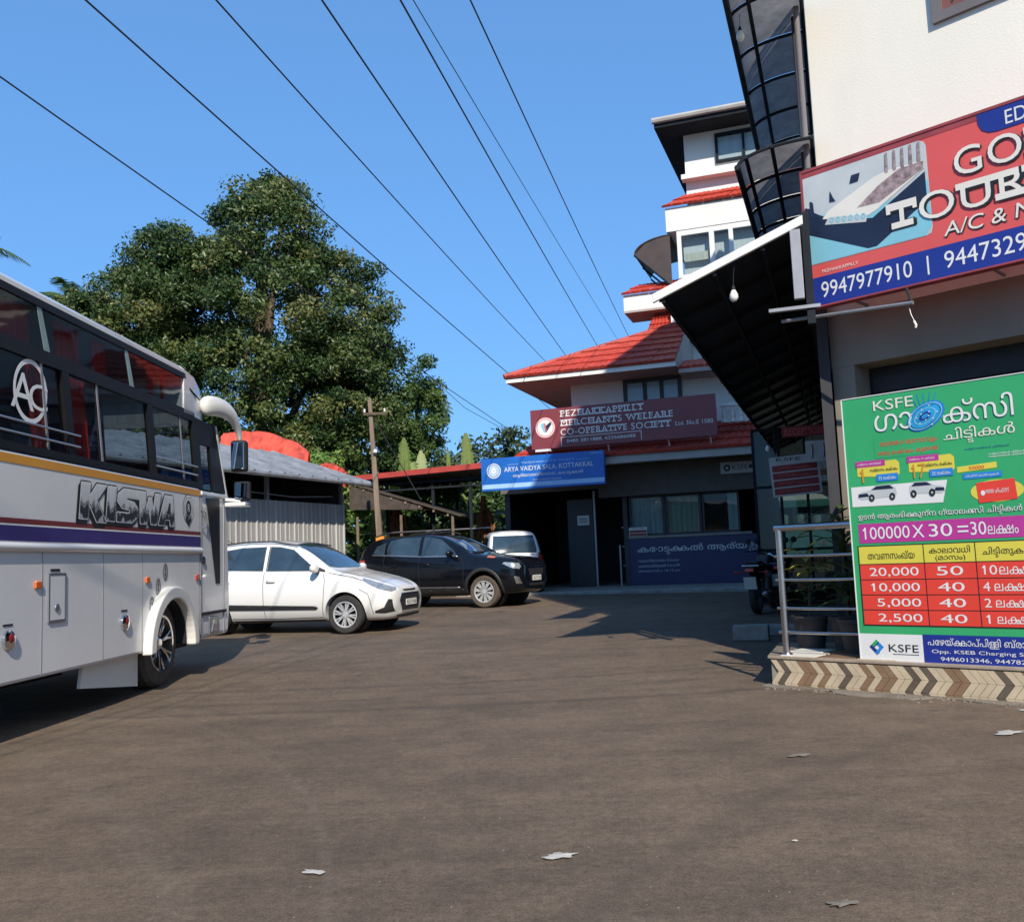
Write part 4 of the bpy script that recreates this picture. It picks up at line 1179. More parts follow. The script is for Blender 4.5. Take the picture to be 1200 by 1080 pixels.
# step / kerb in front
kb = MB().hexa([(-4.4, -1.75, .1), (3.6, -1.75, .1), (3.6, -.03, .1), (-4.4, -.03, .1), (-4.4, -1.75, .345), (3.6, -1.75, .345), (3.6, -.03, .40), (-4.4, -.03, .40)])
kerb = kb.build('pavement', M['concrete'], None, bevel=.02); kerb.location = CO; kerb.rotation_euler = (0, 0, CR); kerb['kind'] = 'structure'

# ================================================================== CARPORT, SHED, POLE
cp = thing('red_edged_carport', 'open carport with a thin red sheet roof on black posts beside the banana plants', 'carport', CO, CR)
MB().hexa([(-7.9, -.9, 3.50), (-3.62, -.9, 3.60), (-3.62, 3.4, 3.72), (-7.9, 3.4, 3.62), (-7.9, -.9, 3.55), (-3.62, -.9, 3.65), (-3.62, 3.4, 3.77), (-7.9, 3.4, 3.67)]).build('roof_sheet', M['rust_sheet'], cp)
MB().hexa([(-7.95, -.96, 3.53), (-3.62, -.96, 3.63), (-3.62, -.91, 3.63), (-7.95, -.91, 3.53), (-7.95, -.96, 3.67), (-3.62, -.96, 3.78), (-3.62, -.91, 3.78), (-7.95, -.91, 3.67)]).build('edge_flashing', M['red_sheet'], cp)
MB().hexa([(-7.9, -.9, 3.56), (-3.62, -.9, 3.66), (-3.62, 3.4, 3.78), (-7.9, 3.4, 3.68), (-7.9, -.9, 3.60), (-3.62, -.9, 3.70), (-3.62, 3.4, 3.82), (-7.9, 3.4, 3.72)]).build('top_sheet', M['red_sheet'], cp)
for x, y_ in ((-6.9, -.6), (-5.5, -.6), (-4.4, -.6), (-3.8, 2.8), (-6.2, 2.8)):
    box('post', 'rib_dark', cp, x, x + .07, y_, y_ + .07, .3, 3.52)
for z in (3.2, 3.38): box('beam', 'rib_dark', cp, -7.8, -3.64, -.62, -.57, z, z + .05)
for i in range(14): MB().tube([(-7.7 + i * .3, -.6, 3.2), (-7.55 + i * .3, -.6, 3.40)], .012, 5).build('lattice', M['rib_dark'], cp)
box('rail', 'grey_metal', cp, -7.6, -3.8, -.6, -.57, 2.05, 2.08)

SO_, SR_ = (-3.45, 23.0, 0), math.atan2(-.92, -.39)      # local x runs back towards the viewer along the eave, y up-slope
SR_ = math.atan2(-.92, -.39)
sh = thing('tin_shed', 'grey corrugated tin shed with ribbed walls standing behind the parked cars', 'shed', SO_, SR_)
# local y = left of x : (.92,-.39) is the outward side, so the slope runs to -y
L_ = 9.5
for i in range(19):
    x0 = i * .5; vs_ = []
    for q in range(9):
        x = x0 + q * .5 / 8 - .01; h = .05 * (1 if q in (0, 8) else .4 * (q % 2))
        vs_ += [(x, 0, 3.17 + h), (x, -3.0, 4.2 + h)]
    MB().add(vs_, [(2 * q, 2 * q + 2, 2 * q + 3, 2 * q + 1) for q in range(8)]).build('roof_sheet', M['tin'], sh)
MB().hexa([(0, -.02, 3.14), (L_, -.02, 3.14), (L_, -3.0, 4.165), (0, -3.0, 4.165), (0, -.02, 3.155), (L_, -.02, 3.155), (L_, -3.0, 4.18), (0, -3.0, 4.18)]).build('sun_stop_deck', M['tin'], sh)  # thin deck added under the sheets so no sun spots reach the wall
MB().hexa([(-.0, -3.0, 4.16), (L_, -3.0, 4.16), (L_, -6, 3.2), (0, -6, 3.2), (0, -3.0, 4.18), (L_, -3.0, 4.18), (L_, -6, 3.22), (0, -6, 3.22)]).build('rear_roof', M['tin'], sh)
MB().tube([(-.03, .0, 3.16), (-.03, -3.0, 4.2)], .045, 8).build('gable_trim', M['tin'], sh)
MB().tube([(0, .03, 3.14), (L_, .03, 3.14)], .05, 8).build('gutter', M['tin'], sh, True)
for i in range(27):
    x0 = .35 + i * .33
    vs_ = []
    for q, (dx, dy) in enumerate(((0, .03), (.03, .03), (.045, 0), (.17, 0), (.18, .012), (.20, .012), (.21, 0), (.33, 0))):
        vs_ += [(x0 + dx, -.62 + dy, .25), (x0 + dx, -.62 + dy, 2.68)]
    MB().add(vs_, [(2 * q, 2 * q + 2, 2 * q + 3, 2 * q + 1) for q in range(7)]).build('wall_panel', M['tin_wall'], sh)
for x in (.33, 3.2, 6.2, 9.1): box('post', 'grey_metal', sh, x, x + .08, -.72, -.64, .2, 3.3)
for y_, z in ((-.8, 3.36), (-1.8, 3.70), (-2.8, 4.04)): box('purlin', 'rib_dark', sh, 0, L_, y_, y_ + .06, z - .02, z + .04)
box('gable_wall', 'dark_wall', sh, .25, .32, -2.55, -.75, 2.60, 3.35)
box('gable_wall', 'dark_wall', sh, .25, .32, -2.55, -1.6, 3.35, 3.62)
box('inner_wall', 'dark_wall', sh, .2, 9.3, -2.6, -2.5, .2, 3.95)
box('rear_wall', 'dark_wall', sh, .2, 9.2, -5.6, -5.5, .2, 3.3)
box('end_wall', 'tin_wall', sh, .33, .36, -5.4, -.75, .2, 2.68)
MB().tube([(.4, -.9, 2.9), (2.0, -.9, 2.82), (4.0, -.9, 2.88)], .015, 6).build('pipe', M['print_white'], sh)
# red tarpaulins behind the shed
for (lab, X0_, Y0_, pts) in (('larger crumpled red tarpaulin rising behind the tin shed roof', -7.75, 24.5, ((0, 4.3, 4.95), (.6, 4.3, 4.98), (1.1, 4.2, 4.95), (1.5, 4.1, 4.82), (2.0, 4.0, 4.60), (2.3, 3.9, 4.35))),
                             ('smaller crumpled red tarpaulin beside the pole end of the tin shed roof', -5.2, 25.0, ((0, 3.6, 4.06), (.3, 3.6, 4.05), (.5, 3.5, 3.95), (.7, 3.5, 3.8)))):
    tp = thing('red_tarpaulin', lab, 'tarpaulin', (X0_, Y0_, 0), .1, 'red tarpaulins behind the shed')
    nU, nV = 26, 12; vs_ = []; xs_ = [p[0] for p in pts]
    for i in range(nU):
        x = xs_[0] + (xs_[-1] - xs_[0]) * i / (nU - 1)
        lo = np.interp(x, xs_, [p[1] for p in pts]); hi = np.interp(x, xs_, [p[2] for p in pts])
        for j in range(nV):
            t = j / (nV - 1)
            vs_.append((x + random.uniform(-.02, .02), t * 1.3 + random.uniform(-.03, .03) + .08 * math.sin(i * 1.1), lo - .2 + (hi - lo + .2) * math.sin(min(t * 1.35, 1) * math.pi / 2) - max(0, t - .74) * 1.6 + .012 * math.sin(i * .8 + j * 1.3) + random.uniform(-.012, .012)))
    o = MB().add(vs_, [(i * nV + j, i * nV + j + 1, (i + 1) * nV + j + 1, (i + 1) * nV + j) for i in range(nU - 1) for j in range(nV - 1)]).build('sheet', M['red_tarp'], tp)
    s2 = o.modifiers.new('thick', 'SOLIDIFY'); s2.thickness = .02
    for (x, z) in ((xs_[0] + .1, pts[0][1] - .1), (xs_[-1] - .2, pts[-1][1] - .3), ((xs_[0] + xs_[-1]) / 2, 4)):
        MB().tube([(x, .8, .3), (x, .8, z)], .035, 6).build('support_pole', M['bark'], tp)
# low rusty roof right of the shed
lr = thing('rusty_lean_to', 'low brown rusty sheet roof sloping down right of the tin shed', 'shed', (-3.55, 25.2, 0), R(-6))
MB().hexa([(-.9, 0, 3.4), (2.15, 0, 2.38), (2.15, 3, 2.5), (-.9, 3, 3.5), (-.9, 0, 3.44), (2.15, 0, 2.42), (2.15, 3, 2.54), (-.9, 3, 3.54)]).build('roof_sheet', M['rust_sheet'], lr)
MB().hexa([(-.9, .05, 2.7), (1.1, .05, 2.62), (1.1, .08, 2.62), (-.9, .08, 2.7), (-.9, .05, 3.37), (1.1, .05, 2.71), (1.1, .08, 2.71), (-.9, .08, 3.37)]).build('gable_board', M['rust_sheet'], lr)
for x in (-.7, .5, 1.9): MB().tube([(x, .1, .3), (x, .1, 2.5)], .04, 6).build('post', M['wood'], lr)
for i in range(8): box('roof_batten', 'wood', lr, -.9 + i * .38, -.85 + i * .38, .02, 2.9, 3.30 - i * .127, 3.36 - i * .127)

ep = thing('utility_pole', 'leaning weathered timber utility pole with an orange band, right of the tin shed', 'utility pole', (-3.12, 22.3, .2))
MB().hexa([(-.09, -.08, 0), (.08, -.08, 0), (.08, .08, 0), (-.09, .08, 0), (-.29, -.05, 4.95), (-.20, -.05, 4.95), (-.20, .05, 4.95), (-.29, .05, 4.95)]).build('pole', M['wood'], ep, bevel=.012)
MB().hexa([(-.155, -.088, 1.28), (.045, -.088, 1.28), (.045, .088, 1.28), (-.155, .088, 1.28), (-.168, -.086, 1.66), (.028, -.086, 1.66), (.028, .086, 1.66), (-.168, .086, 1.66)]).build('painted_band', M['orange_band'], ep)
box('crossarm', 'bark', ep, -.40, .16, -.10, -.06, 4.56, 4.62)
for x in (-.36, .12): MB().lathe([(.015, 4.62), (.03, 4.64), (.02, 4.66), (.03, 4.68), (.015, 4.71)], 10, 'z', (x, -.09, 0)).build('insulator', M['print_white'], ep, True)
MB().lathe([(.0, 3.62), (.05, 3.65), (.05, 3.7), (0, 3.74)], 10, 'z', (-.12, -.13, 0)).build('insulator', M['print_white'], ep, True)
MB().tube([(-.2, -.05, 4.6), (.9, .2, 2.5)], .012, 5).build('stay_wire', M['wire_black'], ep)

# ================================================================== BUS (left)
BO, BRZ = (-3.65, 9.78, 0), R(88.17)
bus = thing('coach_bus', 'white coach with purple and maroon stripes, red curtains and chrome lettering on its side', 'bus', BO, BRZ)
LB_ = -8.6; WB = 2.5
mk('joint_grey', (.22, .30, .29), .5, vary=.15)
def tilt(x, z): return x - .2 * (z - 2.2)
ac = [(.14 + .53 * math.cos(math.pi * i / 16), .43 + .60 * math.sin(math.pi * i / 16)) for i in range(17)]
rc_ = [(-5.6 + .56 * math.cos(math.pi * i / 16), .43 + .60 * math.sin(math.pi * i / 16)) for i in range(17)]
low = [(LB_, .43), (LB_ - .05, 1.2), (LB_, 2.16), (1.06, 2.16), (1.06, .43)] + ac + rc_
MB().prism([(LB_, .43)] + rc_[::-1] + ac[::-1] + [(1.035, .43), (1.035, 2.16), (LB_, 2.16)], 0, WB, 'xz').build('lower_body', M['bus_white'], bus, bevel=.03)
MB().prism([(1.045, .43), (2.02, .43), (2.08, .75), (2.06, 1.3), (1.97, 2.14), (1.045, 2.14)], .012, WB - .012, 'xz').build('front_body', M['bus_white'], bus, bevel=.055, seg=3)
# wheel wells
MB().prism(ring(.14, .43, .50, .525, 0, math.pi, 16), .02, 1.0, 'xz').build('wheel_well', M['matt_black'], bus)
MB().prism(ring(-5.6, .43, .53, .555, 0, math.pi, 16), .02, 1.0, 'xz').build('wheel_well', M['matt_black'], bus)
box('well_back', 'matt_black', bus, -.5, .8, .9, .95, .3, 1.05)
# wheel arch flares
MB().prism(ring(.14, .42, .51, .64, -.02, math.pi + .02, 24), -.085, .02, 'xz').build('wheel_arch', M['bus_cream'], bus, bevel=.02, seg=3)
MB().prism(ring(-5.6, .42, .54, .66, -.02, math.pi + .02, 24), -.06, .02, 'xz').build('wheel_arch', M['bus_cream'], bus, bevel=.02, seg=3)
def big_wheel(x, y0, sgn, z=.50, r=.47):
    w = MB().lathe([(.25, 0), (r * .62, -.02), (r * .93, .0), (r, .04), (r, .22), (r * .93, .26), (r * .6, .27), (.25, .25)], 36, 'y', closed=True)
    wo = w.build('wheel', M['dusty_rubber'], bus, True, loc=(x, y0, z))
    rim = MB().lathe([(r * .64, -.012), (r * .60, .03), (r * .56, .12), (.0, .13)], 32, 'y')
    ro = rim.build('rim', M['dark_paint'], wo, True)
    lip = MB().lathe([(r * .60, -.02), (r * .65, -.024), (r * .66, -.01), (r * .60, -.005)], 36, 'y', closed=True)
    lip.build('rim_lip', M['chrome'], wo, True)
    sp = MB()
    for i in range(7):
        a = i * 2 * math.pi / 7 + .3
        for da in (-.16, .16):
            c0, s0 = math.cos(a), math.sin(a); c1, s1 = math.cos(a + da), math.sin(a + da)
            sp.tube([(.08 * c0, .02, .08 * s0), (.18 * math.cos(a + da * .5), .0, .18 * math.sin(a + da * .5)), (r * .62 * c1, -.01, r * .62 * s1)], .014, 6)
    sp.lathe([(0, .0), (.05, .0), (.075, .02), (.08, .08)], 16, 'y')
    sp.build('spokes', M['chrome'], wo, True)
    if sgn < 0:
        wo.rotation_euler = (0, 0, math.pi); wo.location = (x, y0 + .0, z)
    return wo
big_wheel(.19, .12, 1, .47, .45)
big_wheel(-5.6, .10, 1, .47, .45)
big_wheel(.19, WB - .12, -1, .47, .45)
big_wheel(-5.6, WB - .10, -1, .47, .45)
MB().prism([(-1.55, .24), (-1.5, .43), (-.40, .43), (-.40, .11)], .10, .13, 'xz').build('mud_flap', M['bus_cream'], bus)
MB().add([(-.40, .10, .11), (-.40, .65, .11), (-.40, .65, .43), (-.40, .10, .43)], [(0, 1, 2, 3)]).build('mud_flap', M['bus_cream'], bus)
box('chassis', 'matt_black', bus, -8.2, -.7, .7, 1.8, .28, .5)
box('chassis', 'matt_black', bus, .75, 1.9, .5, 2.0, .30, .5)
# window band: sill, middle rail, top rail, pillars (both sides)
for (ya, yb) in ((.0, .05), (WB - .05, WB)):
    sgn = 1 if ya == 0 else -1
    yo_ = ya - .004 if sgn > 0 else yb + .004
    def fb(name, m, pl, a=ya, c=yb):
        MB().prism(pl, a, c, 'xz').build(name, M[m], bus)
    fb('window_sill', 'bus_black', [(LB_, 2.162), (1.07, 2.162), (1.065, 2.225), (LB_, 2.225)])
    fb('middle_rail', 'bus_black', [(LB_, 2.91), (.88, 2.91), (.865, 3.02), (LB_, 3.02)])
    fb('top_rail', 'bus_black', [(LB_, 3.36), (.63, 3.36), (.60, 3.42), (LB_, 3.42)])
    for x in (-7.5, -5.85, -4.75, -3.05, -1.95, -.26, .95):
        w_ = .11 if x < .9 else .10
        fb('pillar', 'bus_black', [(tilt(x, 2.226), 2.226), (tilt(x + w_, 2.226), 2.226), (tilt(x + w_, 2.909), 2.909), (tilt(x, 2.909), 2.909)])
    fb('end_pillar', 'bus_black', [(LB_, 2.226), (LB_ + .3, 2.226), (LB_ + .3, 2.909), (LB_, 2.909)])
    xs_ = [-8.3, -7.5, -5.85, -4.75, -3.05, -1.95, -.26, .95]
    for i in range(7):
        a, c = xs_[i] + (.11 if i else 0), xs_[i + 1]
        mid = a + (c - a) * (.32 if i % 2 else .68)
        yg = ya + .02 if sgn > 0 else yb - .02
        pn = MB().prism([(tilt(a, 2.226), 2.226), (tilt(mid + .02, 2.226), 2.226), (tilt(mid + .02, 2.909), 2.909), (tilt(a, 2.909), 2.909)], yg, yg + .005, 'xz').build('window_pane', M['bus_glass'], bus)
        MB().prism([(tilt(mid, 2.226), 2.226), (tilt(c, 2.226), 2.226), (tilt(c, 2.909), 2.909), (tilt(mid, 2.909), 2.909)], yg + .012 * sgn, yg + .012 * sgn + .005, 'xz').build('window_pane', M['bus_glass'], bus)
        MB().prism([(tilt(mid - .012, 2.226), 2.226), (tilt(mid + .016, 2.226), 2.226), (tilt(mid + .016, 2.909), 2.909), (tilt(mid - .012, 2.909), 2.909)], yg - .012 * sgn, yg - .004 * sgn, 'xz').build('sash_strip', M['grey_metal'], pn)
    # upper panes
    ux = [-8.4, -6.8, -5.3, -3.75, -2.2, -.63, .76]
    for i in range(6):
        yg = ya + .014 if sgn > 0 else yb - .014
        a, c = ux[i], ux[i + 1]
        MB().prism([(tilt(a, 2.9), 3.02), (tilt(c - .03, 2.9), 3.02), (tilt(c - .03, 3.25), 3.36), (tilt(a, 3.25), 3.36)], yg, yg + .005, 'xz').build('upper_pane', M['bus_glass'], bus)
        if i < 5 and sgn > 0:
            MB().prism([(tilt(c - .02, 2.9), 3.025), (tilt(c + .07, 2.9), 3.025), (tilt(c + .0, 3.25), 3.355), (tilt(c - .07, 3.25), 3.355)], yg - .006, yg - .002, 'xz').build('pane_joint', M['joint_grey'], bus)
    # curtains: gathered sheets behind the glass
    cur = [(-8.2, .6), (-6.9, .5), (-5.9, .35), (-4.7, .5), (-3.35, .28), (-2.35, .26), (-1.84, .42), (.0, 0)] if sgn > 0 else [(-7.8, .5), (-5.6, .4), (-3.3, .5), (-1.2, .4)]
    for (x0, w_) in cur:
        if not w_: continue
        K = int(w_ * 50); vs_ = []
        for q in range(K + 1):
            x = x0 + w_ * q / K; yy = (ya + .10 if sgn > 0 else yb - .10) + .018 * math.sin(q * 1.7) + random.uniform(-.006, .006)
            vs_ += [(tilt(x, 2.2), yy, 2.22), (tilt(x, 2.9), yy, 2.92)]
        MB().add(vs_, [(2 * q, 2 * q + 2, 2 * q + 3, 2 * q + 1) for q in range(K)]).build('curtain', M['curtain'], bus, 'all')
    up = [(-8.0, .5), (-6.7, .4), (-5.6, .3), (-4.6, .4), (-3.5, .35), (-2.95, .55), (-2.0, .42), (-1.35, .28), (-.15, .16), (.2, .06)] if sgn > 0 else [(-6, .5), (-4, .5), (-2, .6)]
    for (x0, w_) in up:
        K = max(int(w_ * 50), 4); vs_ = []
        for q in range(K + 1):
            x = x0 + w_ * q / K; yy = (ya + .11 if sgn > 0 else yb - .11) + .015 * math.sin(q * 1.9)
            vs_ += [(x, yy, 3.02), (x - .03, yy, 3.36)]
        MB().add(vs_, [(2 * q, 2 * q + 2, 2 * q + 3, 2 * q + 1) for q in range(K)]).build('curtain', M['curtain'], bus, 'all')
    if sgn > 0:
        for z in (2.395, 2.30):
            for a, c in ((-7.6, -5.8), (-4.9, -3.0), (-3.0, -1.80), (-.2, .93)):
                MB().tube([(a, -.012, z), (c, -.012, z)], .009, 6).build('guard_bar', M['silver'], bus, True)
box('floor', 'matt_black', bus, -8.5, 1.9, .06, WB - .06, 1.9, 1.95)
MB().box(-8.5, 1.0, .06, WB - .06, 3.38, 3.41).build('ceiling', M['dark_paint'], bus)
MB().box(-8.57, -8.5, .06, WB - .06, 2.0, 3.4).build('rear_panel', M['bus_white'], bus)
for i in range(8):
    for (a, c) in ((.16, 1.0), (1.5, 2.34)):
        x = -8.0 + i * 1.0
        MB().prism([(x, 1.96), (x + .12, 1.96), (x - .02, 2.82), (x - .12, 2.82)], a, c, 'xz').build('seat', M['seat_cloth'], bus, bevel=.03)
# roof
rp = [(0, 3.42), (.0, 3.455), (.05, 3.50), (.2, 3.55), (.6, 3.59), (1.25, 3.60), (1.9, 3.59), (2.3, 3.55), (2.45, 3.50), (2.5, 3.455), (2.5, 3.42)]
MB().prism([(a, c - (.0)) for a, c in rp], LB_, .56, 'yz').build('roof', M['bus_white'], bus, True)
fs_ = []; st_ = [(.561, 1.0, 3.42, 3.60), (.85, 1.0, 3.35, 3.55), (1.08, .98, 3.2, 3.44), (1.28, .95, 3.08, 3.28), (1.46, .90, 2.99, 3.08), (1.56, .86, 2.97, 2.99)]
vs_ = []
for (x, k_, zb, zt) in st_:
    for (a, c) in rp:
        t = (c - 3.42) / .18
        vs_.append((x, 1.25 + (a - 1.25) * k_, 2.975 if c <= 3.42 else 2.99 + (zt - 2.99) * (.72 + .28 * t) if x > .7 else 2.975 + (zt - 2.975) * (.72 + .28 * t) * 1.0))
nn = len(rp)
f_ = [(i * nn + j, i * nn + (j + 1) % nn, (i + 1) * nn + (j + 1) % nn, (i + 1) * nn + j) for i in range(len(st_) - 1) for j in range(nn)] + [tuple(range(nn)), tuple((len(st_) - 1) * nn + j for j in range(nn))]
MB().add(vs_, f_).build('front_dome', M['bus_white'], bus, True)
MB().prism([(.72, 3.28), (1.02, 3.20), (1.03, 3.18), (.74, 3.25)], -.006, .0, 'xz').build('vent_slot', M['bus_black'], bus)
# cab side: black surround and driver's glass, windscreen
for (ya, yb) in ((.006, .05), (WB - .05, WB - .006)):
    MB().prism([(1.07, 2.16), (1.16, 2.16), (1.04, 2.70), (1.0, 2.96), (.88, 2.96)], ya, yb, 'xz').build('cab_frame', M['bus_black'], bus)
    MB().prism([(1.04, 2.68), (1.66, 2.68), (1.54, 2.96), (1.0, 2.96)], ya, yb, 'xz').build('cab_frame', M['bus_black'], bus)
    MB().prism([(1.50, 2.16), (1.92, 2.16), (1.62, 2.8), (1.52, 2.96), (1.38, 2.66)], ya, yb, 'xz').build('cab_frame', M['bus_black'], bus)
    MB().prism([(1.16, 2.16), (1.52, 2.16), (1.42, 2.68), (1.04, 2.68)], ya + .02, ya + .025, 'xz').build('cab_glass', M['bus_glass'], bus)
MB().prism([(1.93, 2.14), (1.97, 2.14), (1.60, 2.96), (1.56, 2.96)], .0, .045, 'xz').build('front_pillar', M['bus_white'], bus)
MB().prism([(1.93, 2.14), (1.97, 2.14), (1.60, 2.96), (1.56, 2.96)], WB - .045, WB, 'xz').build('front_pillar', M['bus_white'], bus)
MB().hexa([(1.93, .05, 2.14), (1.945, .05, 2.14), (1.945, WB - .05, 2.14), (1.93, WB - .05, 2.14), (1.56, .05, 2.98), (1.575, .05, 2.98), (1.575, WB - .05, 2.98), (1.56, WB - .05, 2.98)]).build('windscreen', M['bus_glass'], bus)
# stripes and trims on the side
def stripe(m, z0, z1, y_=-.004, x1=1.03, name='stripe'): rect(bus, LB_ + .02, x1, z0, z1, y_, m, name)
stripe('yellow', 2.065, 2.135); stripe('maroon_stripe', 1.615, 1.655); stripe('purple', 1.485, 1.60); stripe('print_white', 1.60, 1.612)
MB().tube([(LB_, 0, 1.44), (1.03, 0, 1.44)], .038, 10).build('side_moulding', M['bus_white'], bus, True)
for x in (-8.0, -6.9, -4.9, -3.4, -2.37, -1.35, -.53): box('panel_seam', 'grey_metal', bus, x, x + .007, -.003, .002, .45, 1.40)
box('panel_seam', 'grey_metal', bus, 1.036, 1.044, -.004, .01, .45, 2.14)
for x, z, c in ((-2.44, 1.15, 'lamp_orange'), (-.42, 1.14, 'lamp_orange'), (.92, 1.14, 'lamp_red'), (-4.4, 1.15, 'lamp_orange'), (-.29, .485, 'lamp_red')):
    MB().box(x - .045, x + .045, -.02, 0, z - .03, z + .03).build('side_marker', M[c], bus, bevel=.008)
for x, z in ((-2.83, .76), (-.92, .76), (-4.9, .76)):
    q = MB().lathe([(.075, -.001), (.075, -.02), (.055, -.03), (.0, -.032)], 20, 'y', (x, 0, z)).build('side_lamp', M['chrome'], bus, True)
    MB().lathe([(.035, -.031), (.028, -.036), (.0, -.037)], 16, 'y', (x, 0, z + .012)).build('lens', M['sign_darkred'], q, True)
    rect(bus, x - .07, x + .06, z + .10, z + .115, -.004, 'print_black', 'print')
box('hatch', 'bus_white', bus, -2.27, -2.03, -.010, .0, .86, 1.22, .004)
for (a, c, d, e) in ((-2.285, -2.27, .845, 1.235), (-2.03, -2.015, .845, 1.235), (-2.27, -2.03, .845, .86), (-2.27, -2.03, 1.22, 1.235)): box('hatch_frame', 'silver', bus, a, c, -.013, .0, d, e)
MB().lathe([(.035, -.012), (.03, -.02), (0, -.02)], 14, 'y', (-2.16, 0, .96)).build('hatch_latch', M['silver'], bus, True)
rect(bus, -2.25, -2.10, 1.25, 1.27, -.004, 'print_black', 'print')
for x, z in ((.03, 1.21), (-.15, 1.06), (-.30, .88), (-.34, .65)):
    disc(bus, x, z, .06, .09, -.004, 'print_black', 'emblem', hole=.88)
    disc(bus, x, z, .045, .07, -.004, 'print_black', 'emblem', hole=.85)
    poly(bus, [(x - .02, z - .04), (x + .02, z - .04), (x + .008, z), (x + .015, z + .04), (x - .015, z + .04), (x - .005, z)], -.005, 'print_black', 'emblem')
# door
poly(bus, [(1.24, 2.06), (1.70, 2.08), (1.70, 1.05), (1.55, 1.05)], .006, 'bus_black', 'door_glass')
for pts in ([(1.10, .45), (1.10, 2.12)], [(1.82, .45), (1.86, 2.12)]):
    MB().tube([(pts[0][0], .008, pts[0][1]), (pts[1][0], .008, pts[1][1])], .006, 6).build('door_seam', M['grey_metal'], bus)
MB().box(1.06, 1.88, -.012, .01, .70, .735).build('door_trim', M['bus_black'], bus, bevel=.004)
MB().box(1.30, 1.62, -.006, .012, .46, .67).build('step_lamp', M['silver'], bus, bevel=.01)
MB().prism([(1.36, .50), (1.54, .50), (1.52, .63), (1.44, .63)], -.014, -.004, 'xz').build('step_lens', M['lamp_clear'], bus)
MB().box(1.05, 1.40, -.02, .012, 2.08, 2.13).build('door_hood', M['bus_white'], bus, bevel=.01)
MB().box(1.40, 1.96, -.015, .012, 2.09, 2.135).build('door_hood', M['bus_white'], bus, bevel=.01)
MB().tube([(1.09, .005, 1.90), (1.13, -.03, 1.88), (1.14, -.03, 1.72), (1.10, .005, 1.70)], .012, 6).build('door_handle', M['silver'], bus, True)
MB().lathe([(.045, -.001), (.04, -.012), (0, -.014)], 16, 'y', (1.13, .0, 1.33)).build('door_lock', M['dark_paint'], bus, True)
# big mirror on its arm
arm = [(1.14, .02, 3.14), (1.42, -.04, 3.19), (1.78, -.09, 3.18), (2.0, -.11, 3.06), (2.09, -.12, 2.92), (2.11, -.12, 2.82)]
am_ = MB(); K = 10
pts_ = [Vector(p) for p in arm]; ws = [.135, .13, .12, .09, .06, .05]
vs_ = []
for i, p in enumerate(pts_):
    t = (pts_[min(i + 1, 5)] - pts_[max(i - 1, 0)]).normalized(); s_ = Vector((0, 1, 0)); u_ = t.cross(s_).normalized()
    for j in range(K):
        a = 2 * math.pi * j / K; vs_.append(p + u_ * math.sin(a) * ws[i] + s_ * math.cos(a) * ws[i] * .55)
am_.add(vs_, [(i * K + j, i * K + (j + 1) % K, (i + 1) * K + (j + 1) % K, (i + 1) * K + j) for i in range(5) for j in range(K)] + [tuple(range(K)), tuple(5 * K + j for j in range(K))])
o = am_.build('mirror_arm', M['bus_cream'], bus, 'all'); o.modifiers.new('sub', 'SUBSURF').render_levels = 2
mh = MB().box(2.02, 2.16, -.22, -.02, 2.44, 2.84).build('mirror', M['matt_black'], bus, bevel=.035, seg=3)
MB().box(2.005, 2.018, -.20, -.04, 2.47, 2.81).build('mirror_glass', M['mirror'], mh, bevel=.006)
mh = MB().box(1.90, 2.0, -.30, -.10, 2.06, 2.30).build('mirror', M['matt_black'], bus, bevel=.03, seg=3)
MB().box(1.888, 1.899, -.28, -.12, 2.08, 2.28).build('mirror_glass', M['mirror'], mh)
MB().tube([(1.88, .02, 2.08), (1.93, -.18, 2.06)], .022, 8).build('mirror_bracket', M['bus_white'], bus, True)
MB().box(1.86, 2.08, -.26, .0, 1.99, 2.04).build('mirror_bracket', M['bus_white'], bus, bevel=.01)
# front end details (seen from the side step)
for y_ in (.35, 2.15): MB().box(2.04, 2.085, y_ - .22, y_ + .22, .80, 1.02).build('headlight', M['lamp_clear'], bus, bevel=.02)
MB().box(2.05, 2.10, .7, 1.8, .72, 1.15).build('grille', M['bus_black'], bus, bevel=.02)
MB().box(2.0, 2.13, .05, 2.45, .44, .66).build('bumper', M['bus_cream'], bus, bevel=.04)
# KISWA lettering: black outline and drop shade under a chrome face
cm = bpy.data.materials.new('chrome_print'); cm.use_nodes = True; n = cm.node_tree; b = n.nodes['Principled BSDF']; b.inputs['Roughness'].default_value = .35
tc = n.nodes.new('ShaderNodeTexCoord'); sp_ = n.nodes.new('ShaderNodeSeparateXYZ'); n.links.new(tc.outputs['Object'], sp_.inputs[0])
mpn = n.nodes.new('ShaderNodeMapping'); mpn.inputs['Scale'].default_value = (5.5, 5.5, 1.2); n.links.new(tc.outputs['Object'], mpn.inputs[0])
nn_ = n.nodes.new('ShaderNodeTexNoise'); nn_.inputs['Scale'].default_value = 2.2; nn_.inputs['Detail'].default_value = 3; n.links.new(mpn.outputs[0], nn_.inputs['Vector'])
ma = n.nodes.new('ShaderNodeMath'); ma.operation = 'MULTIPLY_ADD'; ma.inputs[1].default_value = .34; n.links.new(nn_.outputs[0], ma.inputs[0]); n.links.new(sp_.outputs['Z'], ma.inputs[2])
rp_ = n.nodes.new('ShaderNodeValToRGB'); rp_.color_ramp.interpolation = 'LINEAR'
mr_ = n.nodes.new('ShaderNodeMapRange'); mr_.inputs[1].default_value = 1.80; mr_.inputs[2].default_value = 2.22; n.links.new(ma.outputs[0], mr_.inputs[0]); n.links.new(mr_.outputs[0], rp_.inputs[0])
e = rp_.color_ramp.elements; e[0].position = 0; e[0].color = (.38, .38, .4, 1); e[1].position = 1; e[1].color = (.62, .62, .62, 1)
